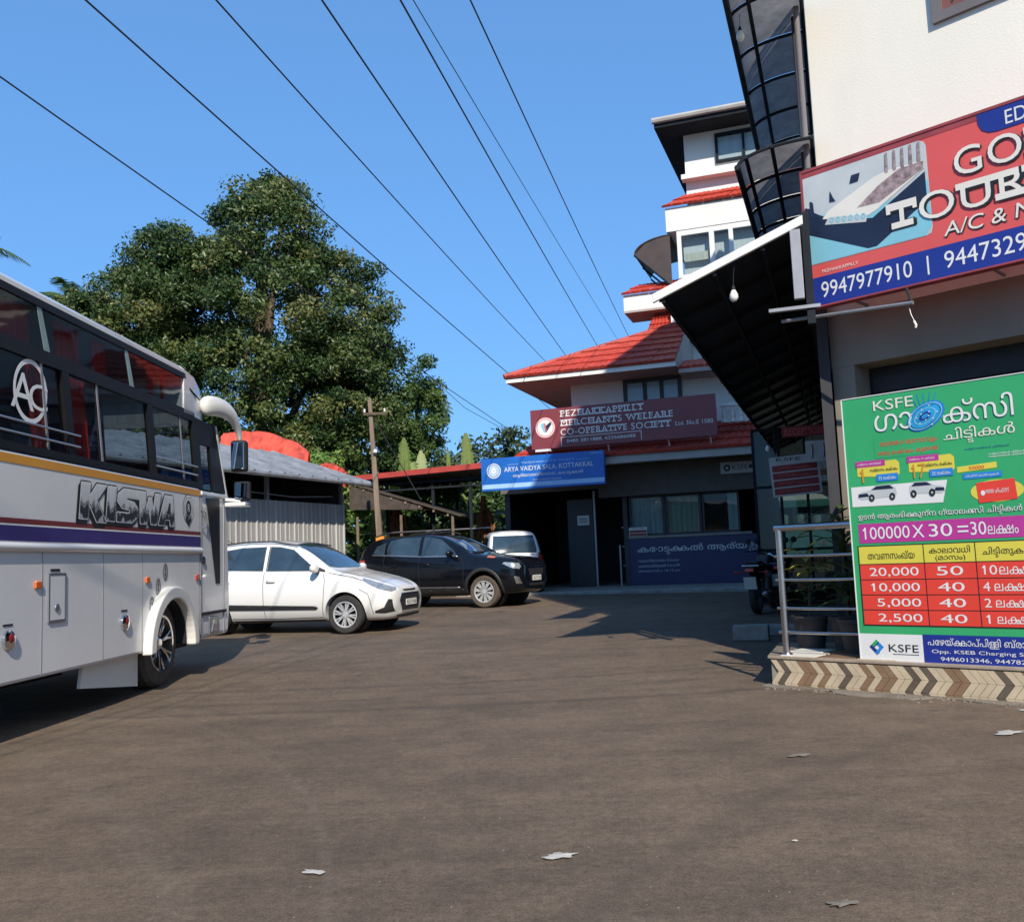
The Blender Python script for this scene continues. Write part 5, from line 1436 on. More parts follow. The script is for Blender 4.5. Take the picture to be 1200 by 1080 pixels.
for p, c in ((.14, .30), (.16, .02), (.38, .03), (.42, .30), (.46, .06), (.50, .45)):
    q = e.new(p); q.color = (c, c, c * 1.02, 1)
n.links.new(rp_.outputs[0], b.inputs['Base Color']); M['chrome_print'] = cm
KG = dict(K=[[(0, 0), (0, 1), (.34, 1), (.34, .62), (.60, 1), (1, 1), (.64, .54), (1.08, -.06), (.68, -.06), (.34, .42), (.34, 0)]], I=[[(0, 0), (0, 1), (1, 1), (1, 0)]],
          S=[[(0, 0), (0, .27), (.60, .27), (.60, .38), (.22, .42), (0, .60), (0, .82), (.25, 1), (1.05, 1), (1.05, .76), (.42, .76), (.42, .66), (.80, .62), (1, .44), (1, .18), (.75, 0)]],
          W=[[(.10, 0), (0, 1), (.28, 1), (.34, .45), (.43, .85), (.58, .85), (.68, .45), (.74, 1), (1.02, 1), (.88, 0), (.60, 0), (.50, .42), (.40, 0)]],
          A=[[(-.05, 0), (.28, 1), (.80, 1), (1, 0), (.70, 0), (.68, .2), (.40, .2), (.30, 0)], [(.45, .40), (.68, .40), (.65, .76), (.56, .76)]])
KL = []
for ch, x0, w_ in (('K', -1.80, .46), ('I', -1.31, .17), ('S', -1.10, .44), ('W', -.64, .50), ('A', -.14, .40)):
    for l in KG[ch]:
        KL.append([(x0 + p[0] * w_ + .12 * p[1] * .32, 1.695 + p[1] * .31) for p in l])
KO = [l for l in KL if len(l) != 4 or l[0][1] < 1.70]
shifted(bus, KO, .022, (-.03, -.035), -.004, 'print_black')
shifted(bus, KO, .022, (0, 0), -.0055, 'print_black')
shifted(bus, KO, .009, (0, 0), -.007, 'print_white')
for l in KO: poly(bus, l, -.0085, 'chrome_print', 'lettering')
poly(bus, [l for l in KL if l not in KO][0], -.010, 'print_black', 'lettering')
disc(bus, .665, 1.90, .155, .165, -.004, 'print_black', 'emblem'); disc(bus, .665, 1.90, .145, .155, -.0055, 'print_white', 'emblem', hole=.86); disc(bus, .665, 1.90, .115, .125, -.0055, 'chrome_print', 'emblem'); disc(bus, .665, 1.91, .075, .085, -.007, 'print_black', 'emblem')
poly(bus, [(.56, 1.80), (.67, 1.70), (.76, 1.80), (.67, 1.77)], -.007, 'print_black', 'emblem')
letters(bus, 'R', .635, .70, 1.87, 1.955, -.0085, 'print_white', .03)
# AC emblem on the window glass
a0 = disc(bus, -2.545, 2.655, .245, .255, .012, 'print_white', 'emblem', n=40, hole=.85)
for s_, a, c, z0, z1 in (('A', -2.82, -2.50, 2.50, 2.78), ('C', -2.57, -2.30, 2.52, 2.73)):
    letters(bus, s_, a, c, z0, z1, .009, 'print_white', .09, name='emblem')

# ================================================================== CARS
def loft(stations, L):
    vs_ = []; K = None
    for (x, zb, zs, zt, wb, wm, ws, wt) in stations:
        h = zs - zb
        half = [(0, zb), (wb * .55, zb), (wb * .9, zb + .01), (wb, zb + .07), (wm, zb + .32 * h), (wm * 1.004, zb + .62 * h), (wm * .985, zb + .84 * h), (ws, zs), (ws + (wt - ws) * .33, zs + (zt - zs) * .36), (ws + (wt - ws) * .68, zs + (zt - zs) * .74), (wt, zt - .10 * min(zt - zs, .4)), (wt * .8, zt - .012), (wt * .4, zt + .006), (0, zt + .01)]
        full = half + [(-a, c) for a, c in half[-2:0:-1]]
        K = len(full)
        vs_ += [(x, a, c) for a, c in full]
    n_ = len(stations)
    f = [(i * K + j, i * K + (j + 1) % K, (i + 1) * K + (j + 1) % K, (i + 1) * K + j) for i in range(n_ - 1) for j in range(K)]
    f += [tuple(range(K)), tuple((n_ - 1) * K + j for j in range(K))]
    return MB().add(vs_, f)
def car_body(root, stations, paint, wheels, rw, well):
    mb = loft(stations, 0)
    o = mb.build('body', M[paint], None, 'all')
    s_ = o.modifiers.new('s', 'SUBSURF'); s_.levels = 2; s_.render_levels = 2
    dg = bpy.context.evaluated_depsgraph_get()
    me = bpy.data.meshes.new_from_object(o.evaluated_get(dg))
    bm = bmesh.new(); bm.from_mesh(me); bvh = BVHTree.FromBMesh(bm); bm.free()
    cut = []
    for wx in wheels:
        for sg in (1, -1):
            c = MB().lathe([(0, sg * .48), (rw, sg * .48), (rw, sg * 1.4), (0, sg * 1.4)], 36, 'y', (wx, 0, well)).build('cut', M['matt_black'])
            bo = o.modifiers.new('b', 'BOOLEAN'); bo.operation = 'DIFFERENCE'; bo.object = c; bo.solver = 'EXACT'; cut.append(c)
    dg = bpy.context.evaluated_depsgraph_get(); dg.update()
    me2 = bpy.data.meshes.new_from_object(o.evaluated_get(dg)); me2.name = 'body'
    o.modifiers.clear(); o.data = me2; o.parent = root
    me2.polygons.foreach_set('use_smooth', [True] * len(me2.polygons)); me2.set_sharp_from_angle(angle=R(40))
    for c in cut: bpy.data.objects.remove(c)
    for wx in wheels:
        for sg in (1, -1):
            MB().lathe([(.0, sg * .47), (rw - .005, sg * .47), (rw - .005, sg * .60), (rw - .005, sg * .70)], 30, 'y', (wx, 0, well)).build('wheel_well', M['matt_black'], root)
    return bvh
def car_wheel(root, x, y, z, r, w, sg, style, tyre='rubber'):
    rr = r * .66
    wo = MB().lathe([(rr, 0), (rr + .02, .012), (r * .93, .006), (r, -.03), (r, -w + .03), (r * .93, -w), (rr, -w)], 36, 'y', closed=True).build('wheel', M[tyre], root, True, loc=(x, y, z))
    if sg < 0: wo.rotation_euler = (0, 0, math.pi)
    MB().lathe([(rr + .004, .004), (rr - .012, -.02), (rr - .02, -.08), (0, -.09)], 30, 'y').build('rim', M['dark_paint'], wo, True)
    sp = MB()
    sp.lathe([(rr + .006, .008), (rr - .004, .012), (rr - .018, -.004), (rr - .014, -.02)], 36, 'y', closed=True)
    sp.lathe([(0, .004), (r * .14, .002), (r * .18, -.02), (r * .18, -.06)], 20, 'y')
    ns = 8 if style == 'alloy' else 10
    for i in range(ns):
        a = 2 * math.pi * i / ns + .2
        for da in ((-.13, .13) if style == 'alloy' else (-.10, .10)):
            v_ = []
            for rad, wd in ((r * .15, .011), (rr - .012, .012 if style == 'alloy' else .016)):
                aa = a + da * (1 if rad > r * .3 else .6)
                cx_, cz_ = rad * math.cos(aa), rad * math.sin(aa); tx, tz = -math.sin(aa), math.cos(aa)
                v_.append([(cx_ + tx * wd, -.004, cz_ + tz * wd), (cx_ - tx * wd, -.004, cz_ - tz * wd), (cx_ - tx * wd, -.05, cz_ - tz * wd), (cx_ + tx * wd, -.05, cz_ + tz * wd)])
            sp.hexa(v_[0] + v_[1])
    sp.build('spokes', M['rim_silver'], wo, True)
def both(fn):
    for v_ in ('right', 'left'): fn(v_)
def mirror_of(root, x, z, yb, m, s=1):
    for sg in (1, -1):
        o = MB().lathe([(0, -.10), (.06, -.09), (.085, -.03), (.085, .03), (.06, .09), (0, .10)], 14, 'y').build('door_mirror', M[m], root, 'all', loc=(x, sg * (yb + .11), z + .02))
        o.scale = (.7 * s, 1 * s, .85 * s)
        q = MB().box(.05, .06, -.08, .08, -.055, .055).build('mirror_glass', M['mirror'], o, bevel=.01)
        MB().box(x - .02, x + .04, min(sg * (yb - .04), sg * (yb + .06)), max(sg * (yb - .04), sg * (yb + .06)), z - .06, z - .03).build('mirror_stalk', M['trim_black'], root, bevel=.01)

# --- white hatchback
hd = math.atan2(.27, -.963)
cwz = gz(15.3)
def place(front_wheel_world, heading, wx, wy, z):
    c, s_ = math.cos(heading), math.sin(heading)
    return (front_wheel_world[0] - (wx * c - wy * s_), front_wheel_world[1] - (wx * s_ + wy * c), z)
loc = place((-2.75, 15.09), hd, .80, .80, cwz)
wc = thing('white_hatchback', 'white hatchback with black lower door moulding parked half hidden behind the coach', 'car', loc, hd)
S_ = [(0.0, .34, .58, .62, .30, .38, .34, .26), (.03, .24, .66, .70, .50, .60, .52, .40), (.14, .19, .72, .765, .66, .75, .64, .50), (.35, .18, .80, .85, .72, .81, .72, .58), (.70, .18, .88, .935, .74, .835, .76, .62), (1.0, .18, .935, 1.0, .74, .84, .775, .64),
      (1.14, .18, .955, 1.06, .74, .84, .775, .63), (1.45, .18, .975, 1.28, .74, .84, .775, .60), (1.78, .18, .99, 1.445, .74, .84, .775, .58), (2.15, .18, 1.0, 1.505, .74, .84, .775, .575), (2.6, .18, 1.01, 1.515, .74, .84, .77, .57), (3.05, .18, 1.02, 1.495, .74, .835, .76, .56), (3.35, .20, 1.03, 1.43, .73, .82, .745, .55), (3.58, .24, 1.02, 1.22, .70, .79, .72, .57), (3.70, .28, .95, 1.03, .66, .75, .66, .54), (3.77, .36, .80, .84, .56, .62, .54, .42)]
S_ = [(q[0], q[1], q[2], q[3] + (.04 if q[3] > 1.2 else 0)) + q[4:] for q in S_]
bv = car_body(wc, S_, 'car_white', (.80, 3.22), .345, .32)
for sg in (1, -1):
    for x in (.80, 3.22): car_wheel(wc, x, sg * .80, .305, .305, .19, sg, 'alloy')
def side(v_):
    patch('front_window', bv, [(1.30, 1.01), (1.42, 1.10), (1.78, 1.37), (2.03, 1.425), (2.20, 1.435), (2.20, 1.035)], v_, 'car_glass', wc, .006)
    patch('rear_window', bv, [(2.28, 1.04), (2.28, 1.437), (2.75, 1.435), (3.05, 1.40), (3.13, 1.18), (3.11, 1.075)], v_, 'car_glass', wc, .006)
    patch('window_corner', bv, [(1.155, .985), (1.18, 1.02), (1.40, 1.12), (1.29, 1.005)], v_, 'trim_black', wc, .007)
    patch('door_pillar', bv, [(2.205, 1.03), (2.205, 1.437), (2.222, 1.437), (2.222, 1.03)], v_, 'trim_black', wc, .006)
    patch('lower_moulding', bv, [(1.30, .405), (1.26, .43), (1.30, .455), (2.9, .51), (2.9, .425)], v_, 'trim_black', wc, .012, thick=.01)
    patch('sill', bv, [(1.18, .205), (1.18, .235), (2.86, .235), (2.86, .205)], v_, 'trim_black', wc, .003)
    for ln in ([(1.20, .30), (1.16, .55), (1.14, .86), (1.20, .98)], [(2.24, .28), (2.24, .6), (2.25, 1.02)], [(3.02, .80), (3.14, .95), (3.16, 1.05)], [(1.2, .27), (2.0, .26), (2.86, .27)], [(.42, .80), (.7, .89), (1.1, .97)], [(.33, .30), (.36, .5), (.40, .62), (.55, .70)]):
        patch('door_seam', bv, line_poly(ln, .009), v_, 'trim_black', wc, .002)
    for x in (2.02, 2.86): patch('door_handle', bv, [(x, .865), (x + .015, .892), (x + .15, .895), (x + .165, .87), (x + .15, .85), (x + .015, .848)], v_, 'car_white', wc, .022, thick=.02)
    patch('headlight', bv, [(.045, .66), (.06, .70), (.22, .765), (.40, .83), (.54, .868), (.50, .82), (.36, .745), (.20, .675), (.08, .64)], v_, 'lamp_clear', wc, .006, .05)
    patch('fog_lamp', bv, [(.05, .33), (.06, .52), (.10, .53), (.16, .40), (.30, .35), (.30, .32), (.16, .31)], v_, 'trim_black', wc, .005, .04)
    patch('tail_lamp', bv, [(3.42, .84), (3.40, .90), (3.48, 1.0), (3.70, .96), (3.74, .86)], v_, 'lamp_red', wc, .006)
both(side)
patch('windscreen', bv, [(1.16, -.60), (1.10, -.35), (1.08, 0), (1.10, .35), (1.16, .60), (1.80, .515), (1.835, 0), (1.80, -.515)], 'top', 'car_glass', wc, .006)
patch('rear_screen', bv, [(-.46, 1.12), (-.42, 1.38), (.42, 1.38), (.46, 1.12)], 'rear', 'car_glass', wc, .006)
patch('grille', bv, [(-.36, .60), (.36, .60), (.42, .50), (.34, .33), (-.34, .33), (-.42, .50)], 'front', 'trim_black', wc, .006, .05)
for q in ([(-.37, .607), (.37, .607), (.37, .593), (-.37, .593)], [(-.335, .335), (.335, .335), (.335, .322), (-.335, .322)]): patch('grille_trim', bv, q, 'front', 'chrome', wc, .012, .05)
for sg in (1, -1): patch('grille_trim', bv, [(sg * .37, .605), (sg * .43, .50), (sg * .335, .322), (sg * .35, .322), (sg * .445, .50), (sg * .385, .605)], 'front', 'chrome', wc, .011, .05)
patch('upper_grille', bv, [(-.28, .665), (.28, .665), (.25, .64), (-.25, .64)], 'front', 'trim_black', wc, .007, .05)
patch('lower_lip', bv, [(-.48, .275), (.48, .275), (.46, .245), (-.46, .245)], 'front', 'trim_black', wc, .012, .05, thick=.01)
def plate(root, x, z, s_, w=.50, h=.115, front=True):
    p = MB().box(x - .012, x, -w / 2, w / 2, z - h / 2, z + h / 2).build('number_plate', M['plate_white'], root, bevel=.004)
    P, T = fill(layout(s_, .03)); k_ = (w * .86) / (P[:, 0].max() - P[:, 0].min()); kz = h * .55 / (P[:, 1].max() - P[:, 1].min())
    sg = -1 if front else 1
    me = bpy.data.meshes.new('lettering')
    xx = x - .014 if front else x + .002
    me.from_pydata([(xx, sg * ((a - P[:, 0].min()) * k_ - w * .43), z + (c - P[:, 1].min()) * kz - h * .275) for a, c in P], [], [tuple(int(i) for i in t) for t in T])
    me.materials.append(M['print_black']); put('lettering', me, p)
plate(wc, -.005, .455, 'KL17 AB', .44, .10)
MB().lathe([(.045, 0), (.058, -.006), (.06, .004), (.045, .008)], 20, 'x', (.012, 0, .69), closed=True).build('badge', M['chrome'], wc, True).scale = (1, 1.3, .8)
mirror_of(wc, 1.27, 1.03, .80, 'car_white')
MB().tube([(3.25, 0, 1.49), (3.42, 0, 1.60)], .006, 6).build('antenna', M['trim_black'], wc)
for sg in (1, -1): MB().tube([(1.72, sg * .60, 1.44), (2.2, sg * .60, 1.525), (2.7, sg * .595, 1.53), (3.15, sg * .58, 1.50)], .014, 6).build('roof_rail', M['trim_black'], wc, True)
for sg in (1, -1): MB().tube([(1.10, sg * .08, 1.045), (1.20, sg * .50, 1.11)], .008, 5).build('wiper', M['trim_black'], wc)

# --- black suv
hd2 = math.atan2(.40, -.917)
loc = place((-.69, 19.7), hd2, .84, .85, gz(19.9))
bs2 = thing('black_suv', 'black SUV with silver wheel covers parked behind the white hatchback', 'car', loc, hd2)
S2 = [(0.0, .42, .78, .84, .40, .52, .46, .36), (.04, .32, .88, .94, .58, .72, .64, .50), (.16, .27, .95, 1.0, .72, .83, .76, .62), (.40, .25, .99, 1.045, .78, .88, .82, .68), (.80, .25, 1.02, 1.085, .80, .90, .84, .70), (1.15, .25, 1.05, 1.13, .80, .905, .845, .69),
      (1.30, .25, 1.06, 1.18, .80, .905, .845, .68), (1.65, .25, 1.075, 1.40, .80, .905, .845, .65), (2.0, .25, 1.09, 1.555, .80, .905, .845, .63), (2.4, .25, 1.10, 1.61, .80, .905, .84, .625), (2.9, .25, 1.12, 1.61, .80, .905, .835, .62), (3.45, .25, 1.14, 1.60, .80, .90, .82, .60), (3.85, .28, 1.15, 1.55, .78, .88, .80, .58), (4.12, .32, 1.12, 1.40, .74, .84, .76, .60), (4.22, .38, 1.0, 1.08, .68, .78, .68, .56), (4.28, .46, .82, .88, .56, .64, .56, .44)]
S2 = [(q[0] * .95,) + q[1:] for q in S2]
def spatch(nm, bv_, pl, v_, *a, **k):
    return patch(nm, bv_, [(p[0] * (.955 if v_ in ('right', 'left', 'top') else 1), p[1]) for p in pl], v_, *a, **k)
bv = car_body(bs2, S2, 'car_black', (.84, 3.31), .40, .36)
for sg in (1, -1):
    for x in (.84, 3.31): car_wheel(bs2, x, sg * .85, .335, .335, .21, sg, 'cover', 'dusty_rubber')
def side(v_):
    spatch('front_window', bv, [(1.52, 1.10), (1.66, 1.24), (1.98, 1.46), (2.25, 1.52), (2.42, 1.53), (2.42, 1.12)], v_, 'car_glass', bs2, .006)
    spatch('rear_window', bv, [(2.50, 1.125), (2.50, 1.53), (3.0, 1.53), (3.30, 1.49), (3.36, 1.30), (3.32, 1.16)], v_, 'car_glass', bs2, .006)
    spatch('quarter_window', bv, [(3.41, 1.18), (3.42, 1.45), (3.66, 1.38), (3.72, 1.22)], v_, 'car_glass', bs2, .006)
    spatch('window_trim', bv, line_poly([(1.50, 1.09), (2.4, 1.108), (3.75, 1.19)], .022), v_, 'silver', bs2, .008, thick=.004)
    for x in (.84, 3.31): spatch('wheel_arch_trim', bv, ring(x / .955, .36, .40, .475, -.25, math.pi + .25, 20), v_, 'trim_black', bs2, .012, .08, thick=.014)
    spatch('sill_cladding', bv, [(1.35, .27), (1.35, .42), (3.02, .42), (3.02, .27)], v_, 'trim_black', bs2, .010, thick=.012)
    spatch('sill_strip', bv, [(1.45, .43), (1.45, .455), (2.95, .47), (2.95, .445)], v_, 'silver', bs2, .014, thick=.008)
    for ln in ([(1.36, .45), (1.34, .9), (1.42, 1.07)], [(2.46, .45), (2.46, 1.11)], [(3.30, .85), (3.40, 1.0), (3.40, 1.15)]): spatch('door_seam', bv, line_poly(ln, .01), v_, 'matt_black', bs2, .002)
    for x in (2.18, 3.02): spatch('door_handle', bv, [(x, .945), (x + .17, .95), (x + .17, .92), (x, .915)], v_, 'car_black', bs2, .022, thick=.02)
    spatch('headlight', bv, [(.06, .83), (.10, .90), (.38, .93), (.42, .90), (.20, .80), (.08, .78)], v_, 'lamp_clear', bs2, .008, .05)
    spatch('day_lamp', bv, [(.05, .48), (.08, .62), (.17, .64), (.14, .48)], v_, 'silver', bs2, .008, .05)
    spatch('side_marker', bv, [(.62, 1.02), (.62, 1.05), (.80, 1.065), (.80, 1.035)], v_, 'lamp_orange', bs2, .008)
    spatch('tail_lamp', bv, [(3.95, .98), (3.92, 1.08), (4.18, 1.08), (4.2, .98)], v_, 'lamp_red', bs2, .006)
both(side)
spatch('windscreen', bv, [(1.34, -.64), (1.27, -.35), (1.25, 0), (1.27, .35), (1.34, .64), (2.02, .56), (2.06, 0), (2.02, -.56)], 'top', 'car_glass', bs2, .006)
spatch('rear_screen', bv, [(-.5, 1.22), (-.46, 1.45), (.46, 1.45), (.5, 1.22)], 'rear', 'car_glass', bs2, .006)
spatch('grille', bv, [(-.42, .78), (.42, .78), (.36, .64), (-.36, .64)], 'front', 'trim_black', bs2, .006, .05)
spatch('grille_bar', bv, [(-.40, .84), (.40, .84), (.40, .82), (-.40, .82)], 'front', 'chrome', bs2, .010, .05)
spatch('skid_plate', bv, [(-.42, .48), (.42, .48), (.38, .42), (-.38, .42)], 'front', 'trim_black', bs2, .010, .05)
plate(bs2, -.008, .58, 'KL17 CD', .46, .11)
mirror_of(bs2, 1.55, 1.13, .87, 'car_black', 1.1)
for sg in (1, -1): MB().tube([(2.1, sg * .66, 1.60), (2.3, sg * .66, 1.66), (3.3, sg * .64, 1.66), (3.6, sg * .62, 1.58)], .016, 6).build('roof_rail', M['trim_black'], bs2, True)

# --- pale van seen from behind
hd3 = R(-84)
loc = (-.02, 24.05 - .6, gz(23.3))
vn = thing('silver_hatchback', 'small pale silver car seen from the rear in front of the dark bay', 'car', loc, hd3)
# local x = 0 is its tail (towards the viewer); the body runs away along -x so it is mirrored below
S3 = [(0.0, .40, .86, .90, .52, .60, .56, .50), (.03, .30, .96, 1.02, .62, .70, .64, .56), (.10, .24, 1.0, 1.24, .68, .755, .68, .58), (.22, .22, 1.02, 1.52, .70, .765, .695, .56), (.40, .22, 1.02, 1.62, .70, .77, .70, .55), (1.0, .22, 1.01, 1.65, .70, .77, .70, .55), (1.8, .22, 1.0, 1.64, .70, .77, .70, .55), (2.3, .22, .99, 1.55, .70, .77, .70, .55), (2.7, .22, .98, 1.25, .70, .77, .70, .56), (2.9, .22, .96, 1.03, .70, .765, .69, .58), (3.3, .22, .88, .93, .68, .75, .66, .54), (3.5, .28, .74, .78, .6, .66, .56, .44), (3.56, .36, .62, .66, .4, .48, .42, .32)]
vn.rotation_euler = (0, 0, R(97))
bv = car_body(vn, S3, 'car_pearl', (.62, 2.95), .33, .31)
for sg in (1, -1):
    for x in (.62, 2.95): car_wheel(vn, x, sg * .74, .29, .29, .17, sg, 'cover')
patch('rear_screen', bv, [(-.55, 1.06), (-.56, 1.15), (-.50, 1.50), (.50, 1.50), (.56, 1.15), (.55, 1.06)], 'front', 'car_glass', vn, .006)
for sg in (1, -1):
    patch('tail_lamp', bv, [(sg * .56, .78), (sg * .60, 1.06), (sg * .69, 1.08), (sg * .72, .80)], 'front', 'lamp_red', vn, .01, .05)
    v_ = 'right' if sg > 0 else 'left'
    patch('tail_lamp', bv, [(.0, .78), (.04, 1.06), (.14, 1.08), (.14, .80)], v_, 'lamp_red', vn, .01, .05)
    patch('rear_window', bv, [(.42, 1.06), (.46, 1.45), (1.3, 1.53), (1.3, 1.05)], v_, 'car_glass', vn, .006)
    patch('front_window', bv, [(1.38, 1.05), (1.38, 1.53), (2.0, 1.50), (2.5, 1.06)], v_, 'car_glass', vn, .006)
patch('windscreen', bv, [(2.35, -.5), (2.32, 0), (2.35, .5), (2.85, .55), (2.9, 0), (2.85, -.55)], 'top', 'car_glass', vn, .006)
patch('rear_bumper', bv, [(-.62, .55), (.62, .55), (.60, .34), (-.60, .34)], 'front', 'car_pearl', vn, .03, thick=.03)
patch('tailgate_seam', bv, line_poly([(-.58, .60), (.58, .60)], .012), 'front', 'trim_black', vn, .002)
plate(vn, -.01, .72, 'KL17 E', .44, .12)
mirror_of(vn, 2.35, 1.08, .74, 'car_silver')

# --- bus standing in for a reflection in the porch glass
rw_ = thing('rear_wall', 'plain dark wall added beyond the hotel passage to block the bright sky', 'wall', (8.5, 46, .38), R(-14))
MB().box(0, 12, 0, .2, 0, 8.5).build('wall', M['dark_wall'], rw_)  # dark wall added so no bright sky shows through the porch
tb = thing('reflection_bus', 'teal and white bus added far behind the glazed passage in place of a reflection in its glass', 'bus', (10.1, 38.5, .38), R(-14))
mk('bus_teal', (.06, .20, .19), .4, vary=.1)
MB().prism([(0, .45), (.02, 1.75), (2.7, 1.75), (2.72, .45)], 0, 6.5, 'xz').build('lower_body', M['bus_teal'], tb, bevel=.04)
MB().prism([(0.0, 2.45), (.0, 2.75), (2.7, 2.75), (2.7, 2.45)], 0, 6.5, 'xz').build('upper_body', M['bus_teal'], tb, bevel=.03)
MB().prism([(.0, 2.752), (.25, 2.93), (.8, 3.02), (1.9, 3.02), (2.45, 2.93), (2.7, 2.752)], 0, 6.5, 'xz').build('roof', M['print_white'], tb, True)
for a in (0, .62, 1.25, 1.9, 2.6): box('window_pillar', 'dark_paint', tb, a, a + .1, 0, .08, 1.752, 2.449)
box('windscreen', 'shop_glass', tb, .1, 2.6, .03, .04, 1.752, 2.449)
for a in (.3, .85, 1.45, 2.1): MB().lathe([(0, 1.76), (.16, 1.8), (.18, 2.1), (.12, 2.3), (0, 2.34)], 12, 'z', (a + .1, .5, 0)).build('seat_top', M['cloth_white'], tb, True)
for a in (.3, 2.1): MB().lathe([(0, 0), (.48, 0), (.5, .04), (.5, .28), (.48, .3), (0, .3)], 24, 'x', (a, .9, .5)).build('wheel', M['rubber'], tb, True)
for a in (.2, 2.2): MB().box(a, a + .3, -.03, 0, .9, 1.08).build('headlight', M['lamp_clear'], tb, bevel=.02)

# ================================================================== MOTORCYCLES (in the shade by the railing)
def motorcycle(label, loc, rz, mcol):
    t = thing('motorcycle', label, 'motorcycle', loc, rz, 'motorcycles beside the railing')
    for x in (0, -1.28):
        w = MB().lathe([(.24, -.05), (.27, -.06), (.30, -.045), (.31, 0), (.30, .045), (.27, .06), (.24, .05)], 28, 'y', closed=True).build('wheel', M['rubber'], t, True, loc=(x, 0, .31))
        h = MB().lathe([(.245, -.02), (.245, .02), (.235, .02), (.235, -.02)], 26, 'y', closed=True).lathe([(0, -.05), (.04, -.05), (.04, .05), (0, .05)], 12, 'y')
        for i in range(6):
            a = i * math.pi / 3; h.tube([(.03 * math.cos(a), 0, .03 * math.sin(a)), (.24 * math.cos(a), 0, .24 * math.sin(a))], .012, 5)
        h.build('rim', M['dark_paint'], w, True)
    MB().tube([(-1.28, .09, .31), (-1.10, .09, .80)], .022, 8).tube([(-1.28, -.09, .31), (-1.10, -.09, .80)], .022, 8).build('front_fork', M['grey_metal'], t, True)
    MB().tube([(0, .1, .31), (-.45, .1, .38)], .02, 6).tube([(0, -.1, .31), (-.45, -.1, .38)], .02, 6).build('swing_arm', M['matt_black'], t)
    MB().tube([(-.02, .11, .36), (-.20, .10, .72)], .028, 8).tube([(-.02, -.11, .36), (-.20, -.10, .72)], .028, 8).build('shock_absorber', M['dark_paint'], t, True)
    MB().prism([(-.35, .28), (-.78, .26), (-.88, .42), (-.80, .62), (-.40, .60)], -.12, .12, 'xz').build('engine', M['grey_metal'], t, bevel=.03)
    MB().lathe([(.0, .22), (.045, .2), (.05, -.1), (.035, -.45), (0, -.46)], 12, 'x', (-.12, .16, .33)).build('exhaust', M['silver'], t, True)
    o = MB().prism([(.22, .80), (.24, .86), (-.02, .88), (-.48, .80), (-.52, .74), (-.05, .76)], -.12, .12, 'xz').build('seat', M['matt_black'], t, bevel=.03, seg=3)
    o = MB().prism([(-.50, .72), (-.55, .90), (-.72, .98), (-.95, .94), (-1.02, .80), (-.90, .68)], -.13, .13, 'xz').build('fuel_tank', M[mcol], t, bevel=.06, seg=3)
    MB().prism([(.34, .74), (.36, .80), (.05, .78), (-.30, .72), (-.30, .62), (.05, .66)], -.09, .09, 'xz').build('tail_cowl', M[mcol], t, bevel=.02)
    MB().prism(ring(0, .31, .35, .365, .4, 2.3, 12), -.07, .07, 'xz').build('rear_mudguard', M['matt_black'], t)
    MB().prism(ring(-1.28, .31, .34, .355, .6, 2.6, 12), -.06, .06, 'xz').build('front_mudguard', M[mcol], t)
    MB().prism([(.30, .42), (.33, .42), (.40, .62), (.37, .62)], -.10, .10, 'xz').build('number_plate', M['plate_white'], t)
    MB().box(.34, .37, -.07, .07, .70, .76).build('tail_lamp', M['lamp_red'], t, bevel=.01)
    for sg in (1, -1):
        MB().tube([(.22, sg * .1, .70), (.24, sg * .24, .69)], .012, 6).lathe([(0, -.03), (.03, -.02), (.035, .02), (0, .03)], 10, 'x', (.24, sg * .25, .69)).build('indicator', M['sign_darkred'], t, True)
        MB().tube([(-1.02, sg * .05, .98), (-.96, sg * .22, 1.04), (-.86, sg * .38, 1.03)], .014, 6).build('handlebar', M['matt_black'], t, True)
        m_ = MB().tube([(-.93, sg * .26, 1.05), (-.95, sg * .32, 1.18)], .006, 5).build('mirror_stalk', M['matt_black'], t)
        MB().lathe([(0, 0), (.05, .0), (.055, .012), (.04, .03), (0, .035)], 16, 'x', (-.97, sg * .33, 1.21)).build('mirror', M['matt_black'], m_, True)
        MB().lathe([(0, -.002), (.047, -.002)], 16, 'x', (-.968 + .04 - .045, sg * .33, 1.21)).build('mirror_glass', M['mirror'], m_)
    MB().lathe([(0, -.10), (.07, -.08), (.085, 0), (.07, .06), (0, .07)], 16, 'x', (-1.18, 0, .92)).build('headlamp', M['lamp_clear'], t, True)
    MB().tube([(.30, .13, .80), (.30, -.13, .80)], .012, 6).tube([(-.05, .13, .82), (.30, .13, .80)], .012, 6).tube([(-.05, -.13, .82), (.30, -.13, .80)], .012, 6).build('grab_rail', M['silver'], t)
    MB().tube([(-.5, .12, .30), (-.42, .28, .02)], .012, 6).build('side_stand', M['matt_black'], t)
    return t
motorcycle('dark motorcycle seen from the rear, nearest the concrete block left of the railing post', (3.98, 15.8, gz(15.8)), R(-118), 'dark_paint')
motorcycle('dark blue motorcycle parked further in, directly behind the railing post', (4.55, 16.5, gz(16.5)), R(-105), 'sign_darkblue')
cbk = thing('concrete_block', 'loose concrete block lying on the asphalt beside the ledge corner', 'block', (2.95, 12.1, gz(12.1)), R(-20))
bl = MB().box(-.22, .22, -.1, .1, 0, .19)
bl.build('block', M['concrete'], cbk, bevel=.012)
stp = thing('stone_step', 'low stone slab step in the shade behind the concrete block', 'step', (3.35, 12.6, gz(12.5)), R(-20))
MB().box(-.35, .5, -.15, .25, 0, .13).build('slab', M['concrete'], stp, bevel=.015)

